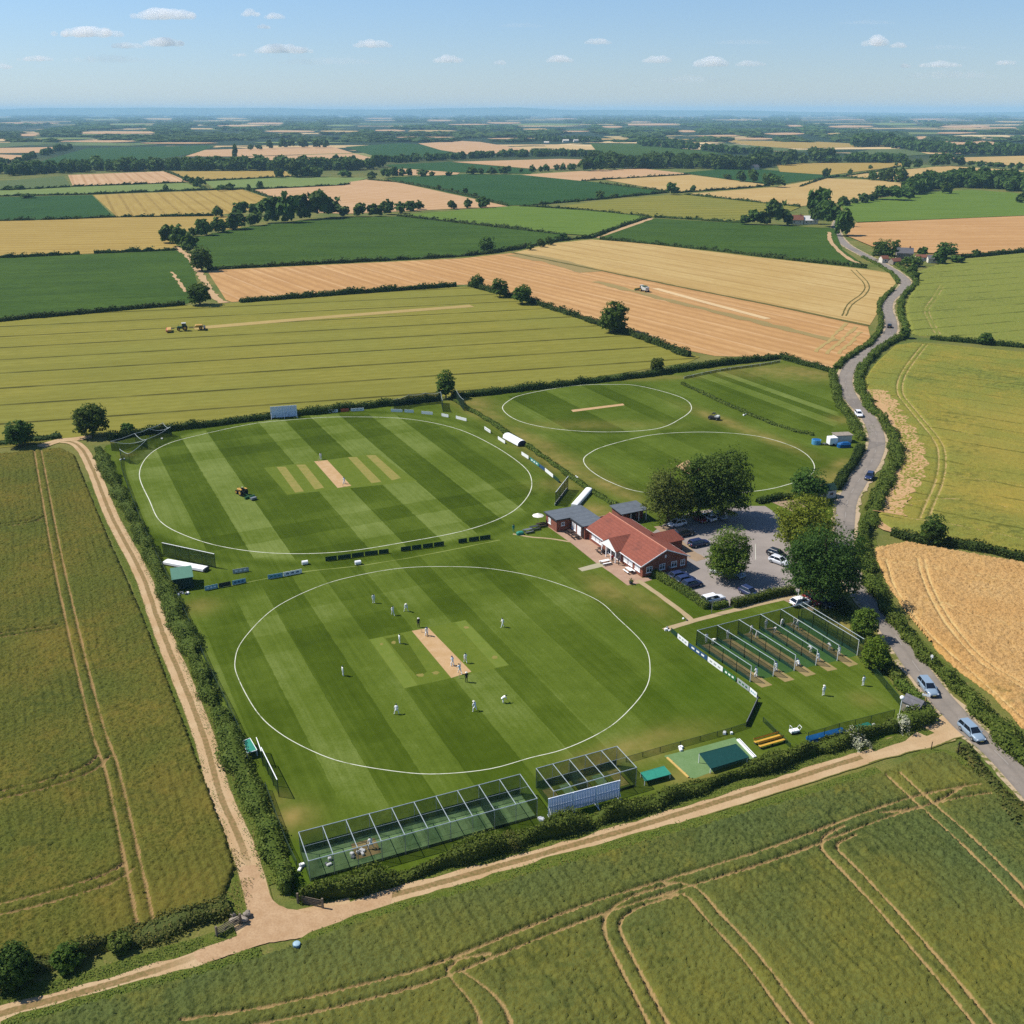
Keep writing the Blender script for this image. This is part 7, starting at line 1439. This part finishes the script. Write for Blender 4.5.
# ================================================================ small buildings, posts and signs at the roadside
def gable_house(label,px,py,L,D,h,rh,ang,wall,roof,name='house',cat='house',group=None,wins=2,chim=False,z=0):
    x,y=P(px,py); e=empty(name,x,y,z,ang,label,cat,group); m=MB(); m.add([(0,0,0),(L,0,0),(L,D,0),(0,D,0),(0,0,h),(L,0,h),(L,D,h),(0,D,h),(0,D/2,rh),(L,D/2,rh)],[(3,2,1,0),(0,1,5,4),(2,3,7,6),(0,4,8,7,3),(1,2,6,9,5)],wall); m.build('wall',e)
    m=MB(); o_=.05*D; gable_roof(m,-o_,L+o_,-o_*1.4,D+o_*1.4,h+.04-(rh-h)*.08,rh+.12,roof,.12); r_=m.build('roof',e)
    if chim: m=MB(); m.box((L*.8,D/2,rh+.3),(.7,.7,1.5),M_brick); m.build('chimney',r_)
    for i in range(wins):
        m=MB(); m.box((L*(i+.5)/wins,-.03,h*.55),(min(1.2,L/wins*.45),.07,min(1.2,h*.4)),M_frame); w_=m.build('window',e); m=MB(); m.box((L*(i+.5)/wins,-.075,h*.55),(min(1.0,L/wins*.38),.03,min(1.0,h*.33)),M_glass); m.build('pane',w_)
    return e
M_render=plain('cream_render',srgb(224,214,196,.8),.9); M_slate=roof_mat('slate_roof',srgb(132,130,132,.62),srgb(120,118,122,.62),srgb(98,96,100,.62)); M_oldtile=roof_mat('weathered_tiles',srgb(160,104,80,.62),srgb(146,92,72,.62),srgb(120,78,62,.62)); M_stone=plain('grey_stone',srgb(158,146,130,.7),.95,var=.25,sc=2)
gable_house('little white gabled hut with dark sides beside the road below the neat hedge',826,499,2.6,2.6,2.0,3.0,R(20),M_render,M_shedwall,'hut','hut',None,1)
gable_house('little grey roofed shelter on the road corner above the practice outfield',901,710,2.6,2.0,1.6,2.3,R(-50),M_stone,M_slate,'shelter','shelter',None,1)
# tank, white box trailer and blue tarpaulin
x,y=P(816,444); e=empty('water_tank',x,y,0,0,'round blue tank at the left of the blue tarpaulin heap','tank'); m=MB(); m.tube((0,0,0),(0,0,1.2),1.15,plain('pale_blue_plastic',srgb(90,160,200,.8),.5),1.2,14); m.build('tank_wall',e); m=MB(); m.tube((0,0,1.2),(0,0,1.26),1.05,M_blue,1.0,14); m.build('lid',e)
x,y=P(829,446.5); e=empty('white_trailer',x,y,0,R(10),'white box trailer between the blue tank and the blue tarpaulin','trailer'); m=MB(); m.rbox((1.2,1.0,1.35),(2.2,2.0,1.8),M_wpaint,.08); m.build('body',e); m=MB(); m.box((-.6,1,.45),(1.6,.15,.12),M_grey); m.build('drawbar',e)
for yy in (0,2): m=MB(); m.tube((1.2,yy-.1,.35),(1.2,yy+.1,.35),.35,M_tyre,n=12); m.build('wheel',e)
x,y=P(836,443.5); e=empty('open_shed',x,y,0,R(8),'low shed with a white flat roof behind the blue tarpaulin','shed'); m=MB(); m.box((2.2,1.4,1.0),(4.2,2.6,2.0),M_render); m.build('wall',e); m=MB(); m.box((2.2,1.4,2.07),(4.7,3.1,.12),M_stone); m.build('roof',e)
x,y=P(839,448.3); e=empty('tarpaulin_heap',x,y,0,R(8),'blue tarpaulin thrown over a heap beside the road hedge','tarpaulin'); m=MB(); m.rbox((1.6,.7,.65),(3.4,1.6,1.3),M_blue,.35); m.rbox((1.7,.6,1.2),(2.2,1.0,.5),M_blue,.2); m.build('sheet',e)
crate_pile('dark sacks left of the white box trailer',825,444.5,[M_blk,M_dkgrey,M_grey],30,4,spread=.9)
def post(label,px,py,h_,mat,top=None,name='post',cat='post',arm=None,rz=0):
    x,y=P(px,py); e=empty(name,x,y,0,rz,label,cat); m=MB(); m.tube((0,0,-.05),(0,0,h_),.06,mat,n=8); m.build('pole',e)
    if top: m=MB(); m.ell((0,0,h_+.2),(.32,.32,.32),top,12,8); m.build('globe',e)
    if arm: m=MB(); m.box((0,-.07,h_-.25),(arm[0],.05,arm[1]),arm[2]); m.build('sign_panel',e)
    return e
post('tall white post with a round globe top beside the little grey shelter',899,717,3.0,M_wpaint,M_wpaint,'lamp_post','post')
post('wooden sign post standing at the hedge beside the silver blue car',923.5,711.5,3.0,M_plank,None,'sign_post','sign',(1.1,.3,M_wpaint),R(-30))
post('short dark marker post on the verge of the dirt track mouth',931,750,1.3,M_blk,None,'marker_post')
post('dark finger post on the grass corner between the track and the road',957.5,754,2.0,M_blk,None,'finger_post','sign',(.7,.22,M_blk),R(30))
post('white topped marker in the roadside hedge beside the ripe wheat',930.5,665.5,1.9,M_wpaint,None,'marker_post','post',(.4,.4,M_wpaint),R(-40))
post('thin pale lamp post at the hedge corner by the car park path',711.5,613.5,3.2,M_grey,None,'lamp_post','post',(.5,.1,M_wpaint))
post('pale post at the foot of the chestnut beside the car park path',798,598,2.2,M_wpaint,None,'marker_post','post')
crate_pile('white bags on the grass at the corner of the sandy paths',684,619.5,[M_whitec,M_dkgrey],31,2,spread=.4)
x,y=P(297,949); e=empty('water_bin',x,y,0,.4,'pale blue covered bin on the verge at the track junction','bin'); e.scale=(.8,.8,.8); m=MB(); m.tube((0,0,0),(0,0,.95),.42,plain('faded_blue_plastic',srgb(130,164,180,.8),.5),.5,10); m.build('bin_body',e); m=MB(); m.ell((0,0,.92),(.45,.45,.1),plain('faded_blue_lid',srgb(160,188,198,.8),.5),10,6); m.build('lid',e)
def gate(label,p0,p1,mat,h_=1.1):
    x,y,a,L=frame_of(P(*p0),P(*p1)); e=empty('field_gate',x,y,0,a,label,'gate','field gates'); m=MB()
    for k in range(5): m.box((L/2,0,.2+k*(h_-.25)/4),(L,.05,.1),mat)
    m.box((L/2,.03,h_*.5),(L*1.05,.04,.08),mat,ry=R(-12)); m.build('gate_leaf',e)
    for xx in (-.1,L+.1): m=MB(); m.box((xx,0,.65),(.2,.2,1.35),mat); m.build('gate_post',e)
M_oldwood=plain('weathered_wood',srgb(128,116,98,.7),.9,var=.25)
gate('grey wooden gate panel at the end of the bottom hedge by the junction',(299,903),(322,908),M_oldwood); gate('dark wooden gate leaning in the lower hedgerow at the junction',(218,936),(240,924),M_oldwood)
x,y=P(240,918); e=empty('stone_heap',x,y,0,0,'dark stone heap at the field corner beside the track junction','stones'); rng=random.Random(4)
for i in range(9): m=MB(); m.ell((rng.uniform(-.9,.9),rng.uniform(-.7,.7),rng.uniform(.1,.5)),(rng.uniform(.25,.5),rng.uniform(.2,.4),rng.uniform(.2,.35)),M_stone,7,5); m.build('stone',e)
# farm and village houses
gable_house('grey roofed farmhouse among dark trees beside the upper road',896,259,9,6,3.6,6.2,R(-15),M_stone,M_slate,group='farm buildings at the upper road',chim=True,wins=3)
gable_house('low red roofed barn left of the grey farmhouse',893,265,6,4.4,2,3.4,R(20),M_stone,M_oldtile,'barn','barn','farm buildings at the upper road',wins=2); gable_house('long pale shed at the right of the farmhouse yard',916,261,9,5,2.2,3.4,R(-12),M_render,M_oldtile,'barn','barn','farm buildings at the upper road',wins=3); gable_house('small white cottage left of the farmhouse at the roadside',882,263,4,4,2.4,3.8,R(10),M_render,M_oldtile,'cottage','house','farm buildings at the upper road',wins=1); gable_house('cream outhouse at the right end of the farm yard',928,263,6,5,2.5,4,R(-10),M_render,M_slate,'barn','barn','farm buildings at the upper road',wins=1)
gable_house('white roofed bungalow between dark trees at the top of the road',804,224.5,11,8,3.2,6.0,R(8),M_render,plain('pale_roof',(.62,.6,.57),.8),group='houses at the top of the road',wins=3); gable_house('small cottage with an orange red roof left of the white bungalow',791,224.5,9,7,3.6,6.6,R(-6),M_render,M_oldtile,group='houses at the top of the road',chim=True,wins=2)
for k,(px,py,wd,lb,rf) in enumerate([(624,168,9,'leftmost cream house of the far village, half hidden by trees',M_oldtile),(634,166.5,8,'second cream house of the far village',M_slate),(645,165,7,'red roofed house in the middle of the far village',M_oldtile),(655,167,8,'pale house beside the village trees',M_slate),(668,166,10,'largest pale house of the far village, near its right end',M_slate),(676,165,7,'cream house at the right end of the far village',M_oldtile),(754,170,8,'lone white house in front of the far wood',M_slate)]):
    sc=mpp(px,py); gable_house(lb,px,py,wd*sc*.9,wd*sc*.6,wd*sc*.35,wd*sc*.62,R(-10+k*7),M_render,rf,group='houses of the far village',wins=2)
for k,(px,py,wd,lb) in enumerate([(544,144,5,'leftmost pale farm shed on the far plain'),(563,142.5,6,'white farm shed on the far plain beside the woods'),(574,142,5,'pale farm shed right of the white one on the far plain'),(585,141.5,6,'rightmost pale farm shed on the far plain')]):
    sc=mpp(px,py); gable_house(lb,px,py,wd*sc,wd*sc*.5,wd*sc*.3,wd*sc*.5,R(10*k),M_render,M_render,'barn','barn','far sheds on the plain',wins=0)
# ================================================================ verge plants: long grass and scrub between track, hedge and crop
VB=NB('grass_bank',.95,.05); p=VB.pos(); n_=VB.noise(p,1.3,5,.65); m_=VB.noise(p,6,3); VB.col(VB.mix(VB.mr(m_,.4,.65,0,.7),VB.mix(VB.mr(n_,.35,.65),srgb(104,122,44,.56),srgb(132,136,64,.56)),srgb(74,90,26,.54))); VB.bump(m_,.6,.15)
def verge(pxs,w_,n,seed,mat,leaf=.3,hh=.35):
    ribbon('grass_verge',PP(pxs),w_*1.15,VB.m,(.0505 if seed<6 or seed in(10,13) else .028)+.0004*seed,.8,cols=4,jit=.25)
    n=int(n*.9); leaf*=.5
    rng=np.random.default_rng(seed); c=smooth_path(PP(pxs),1.0); N=normals2(c); i=rng.integers(0,len(c)-1,n); fr=rng.random(n); off=(rng.random(n)-.5)*w_*(.6+.8*rng.random(n)); h_=rng.random(n)**2*hh*.55+.03
    d=vnoise(c[i,0]+N[i,0]*off,c[i,1]+N[i,1]*off,2.0,seed); k=d>.22; i,off,h_,fr=i[k],off[k],h_[k],fr[k]; n=len(i); c0=c[i]*(1-fr[:,None])+c[i+1]*fr[:,None]
    C=np.stack([c0[:,0]+N[i,0]*off,c0[:,1]+N[i,1]*off,h_],1); V,Fq=leafquads(C,np.tile([0,0,1.],(n,1)),np.full(n,leaf),rng,.4); return tag(link('verge_grass',npmesh('verge_grass',V,Fq,[mat])),kind='stuff')
VG1=foliage('verge_grass_green',srgb(98,120,44,.68),srgb(116,134,54,.68),srgb(148,150,76,.68)); VG2=foliage('verge_grass_dry',srgb(128,118,56,.6),srgb(150,132,70,.6),srgb(176,154,92,.6))
verge([(0,1031),(70,1010),(140,991),(200,975),(262,955)],2.2,5200,1,VG1); verge([(300,946),(360,921),(440,897),(560,861),(700,823),(800,795),(880,771)],1.7,5200,2,VG1); verge([(330,935),(440,902),(560,866),(700,828),(800,799)],.9,1500,3,VG2,.26,.25)
verge([(0,998),(60,985),(120,968),(190,946),(235,930)],1.6,3600,4,VG1); verge([(348,897),(390,884),(450,868.5),(560,838.5),(650,812.5),(750,781.5),(830,756),(880,743)],1.3,5200,5,VG1)
verge([(112,495),(136,545),(160,592),(178,640),(196,688),(214,735),(232,785),(252,835),(270,885)],1.6,6500,6,VG1,.28,.4); verge([(118,495),(156,578),(182,640),(215,730),(242,800),(267,872)],1.0,1600,7,VG2,.26,.3)
verge([(88,482),(104,520),(132,578),(158,650),(186,725),(208,782),(226,838),(236,875)],1.0,3400,8,VG1,.26,.35); verge([(230,850),(240,880),(232,915)],2.5,900,9,VG2,.28,.5)
verge([(920,762),(945,757),(975,775),(1010,805),(1040,835)],3.0,2200,10,VG1,.3,.5); verge([(870,560),(880,590),(905,628),(935,660),(965,692),(1000,726)],2.2,4200,11,VG1,.3,.4); verge([(852,466),(860,447),(872,425)],2,600,12,VG1,.3,.4)
verge([(930,735),(915,728),(900,738),(870,748)],1.4,900,13,VG1,.24,.3); verge([(870,545),(866,520),(874,500),(885,478)],2.4,1500,14,VG2,.3,.4)
verge([(0,960),(60,950),(120,935),(180,918),(225,900)],2.2,2400,15,VG2,.3,.4)
# ================================================================ clouds: small real puffs of mist far beyond the haze
CLM=volmat('cloud_mist',(1,1,1),.0085,.0); CLM2=volmat('cloud_veil',(1,1,1),.0016,.0)
def cloud(label,px,py,wpx,hpx,seed,group='small fair weather clouds',dens=1):
    dist=9000.0; u=(px-512)/FPX; v=(512-py)/FPX; d=Vector((u,v*SP+CP,v*CP-SP)); d*=dist/d.y; c=Vector((0,0,CAMH))+d
    sc=dist/FPX*1.02; W=wpx*sc*1.35; Hh=hpx*sc*1.3; rng=random.Random(seed); mb=bpy.data.metaballs.new('cloud_tmp'); o=link('cloud_tmp',mb); mb.resolution=Hh*.16; mb.threshold=.35
    n=max(5,int(wpx/hpx*3.2))
    for i in range(n):
        t=(i+.5)/n*2-1; k=1-abs(t)**1.6; el=mb.elements.new(); r=Hh*(.34+.5*k*rng.uniform(.55,1.0)); el.radius=r; el.co=(t*W*.5*.88,rng.uniform(-.5,.5)*Hh*1.2,r*.35+rng.uniform(-.05,.2)*Hh*k)
    dg=bpy.context.evaluated_depsgraph_get(); me=bpy.data.meshes.new_from_object(o.evaluated_get(dg)); bpy.data.objects.remove(o); bpy.data.metaballs.remove(mb)
    for vt in me.vertices: vt.co.z*=.75 if vt.co.z>0 else .3
    me.materials.clear(); me.materials.append(CLM2 if dens<1 else CLM); q=link('cloud',me); q.location=c; return tag(q,label,'cloud',group)
CL=[(88,33,50,11,'flat bright cloud low in the upper left sky, second from the left edge'),(165,15,48,12,'broad white cloud at the very top left, highest of all'),(164,43,32,9,'white cloud directly below the broad top left one'),(283,50,44,9,'long bright cloud left of centre, above the plain'),(373,45,28,8,'small flat cloud between the long left one and the centre'),(251,14,15,6,'small round cloud near the top, left of a paler twin'),(275,17,15,6,'pale twin of the small round cloud near the top'),(264,27,10,5,'tiny puff just below the twin clouds'),(127,46,24,6,'faint low streak left of the cloud under the top one'),(37,59,26,6,'faint cloud low at the far left'),(448,60,22,8,'small white cloud just left of the middle of the sky'),(560,60,20,7,'small white cloud just right of the middle of the sky'),(657,60,20,8,'little slanting cloud right of the middle'),(710,63,26,10,'bright puffy cloud low in the right half'),(750,64,22,6,'thin streak touching the right side of the bright puffy cloud'),(877,42,18,11,'round bright puff, highest on the right side'),(898,46,14,5,'faint wisp beside the round bright puff'),(940,65,34,6,'long pale streak low on the right'),(905,66,9,5,'tiny puff left of the long pale streak'),(240,55,10,4,'tiny faint puff left of the long bright cloud'),(598,42,20,6,'pinkish wisp above the middle right'),(1005,63,16,5,'faint streak at the right edge of the sky'),(500,63,9,5,'tiny puff between the two middle clouds'),(4,67,14,5,'faint scrap of cloud cut by the left edge')]
for k,(px,py,w_,h_,lb) in enumerate(CL): cloud(lb,px,py+h_*.3,w_,h_,200+k)
for k,(px,py,w_,h_,lb) in enumerate([(520,27,36,4,'thin grey veil high in the middle of the sky'),(745,44,46,5,'long thin veil above the bright puffy cloud on the right'),(868,24,46,4,'thin veil above the round bright puff on the right'),(948,49,40,4,'thin veil right of the round bright puff'),(690,82,60,7,'broad faint veil low over the plain right of the middle'),(110,62,70,7,'broad faint veil low on the left'),(330,64,80,7,'broad faint veil under the long left cloud'),(950,78,70,8,'broad faint veil low at the right edge')]): cloud(lb,px,py,w_,h_,300+k,'thin veils of cloud',.5)
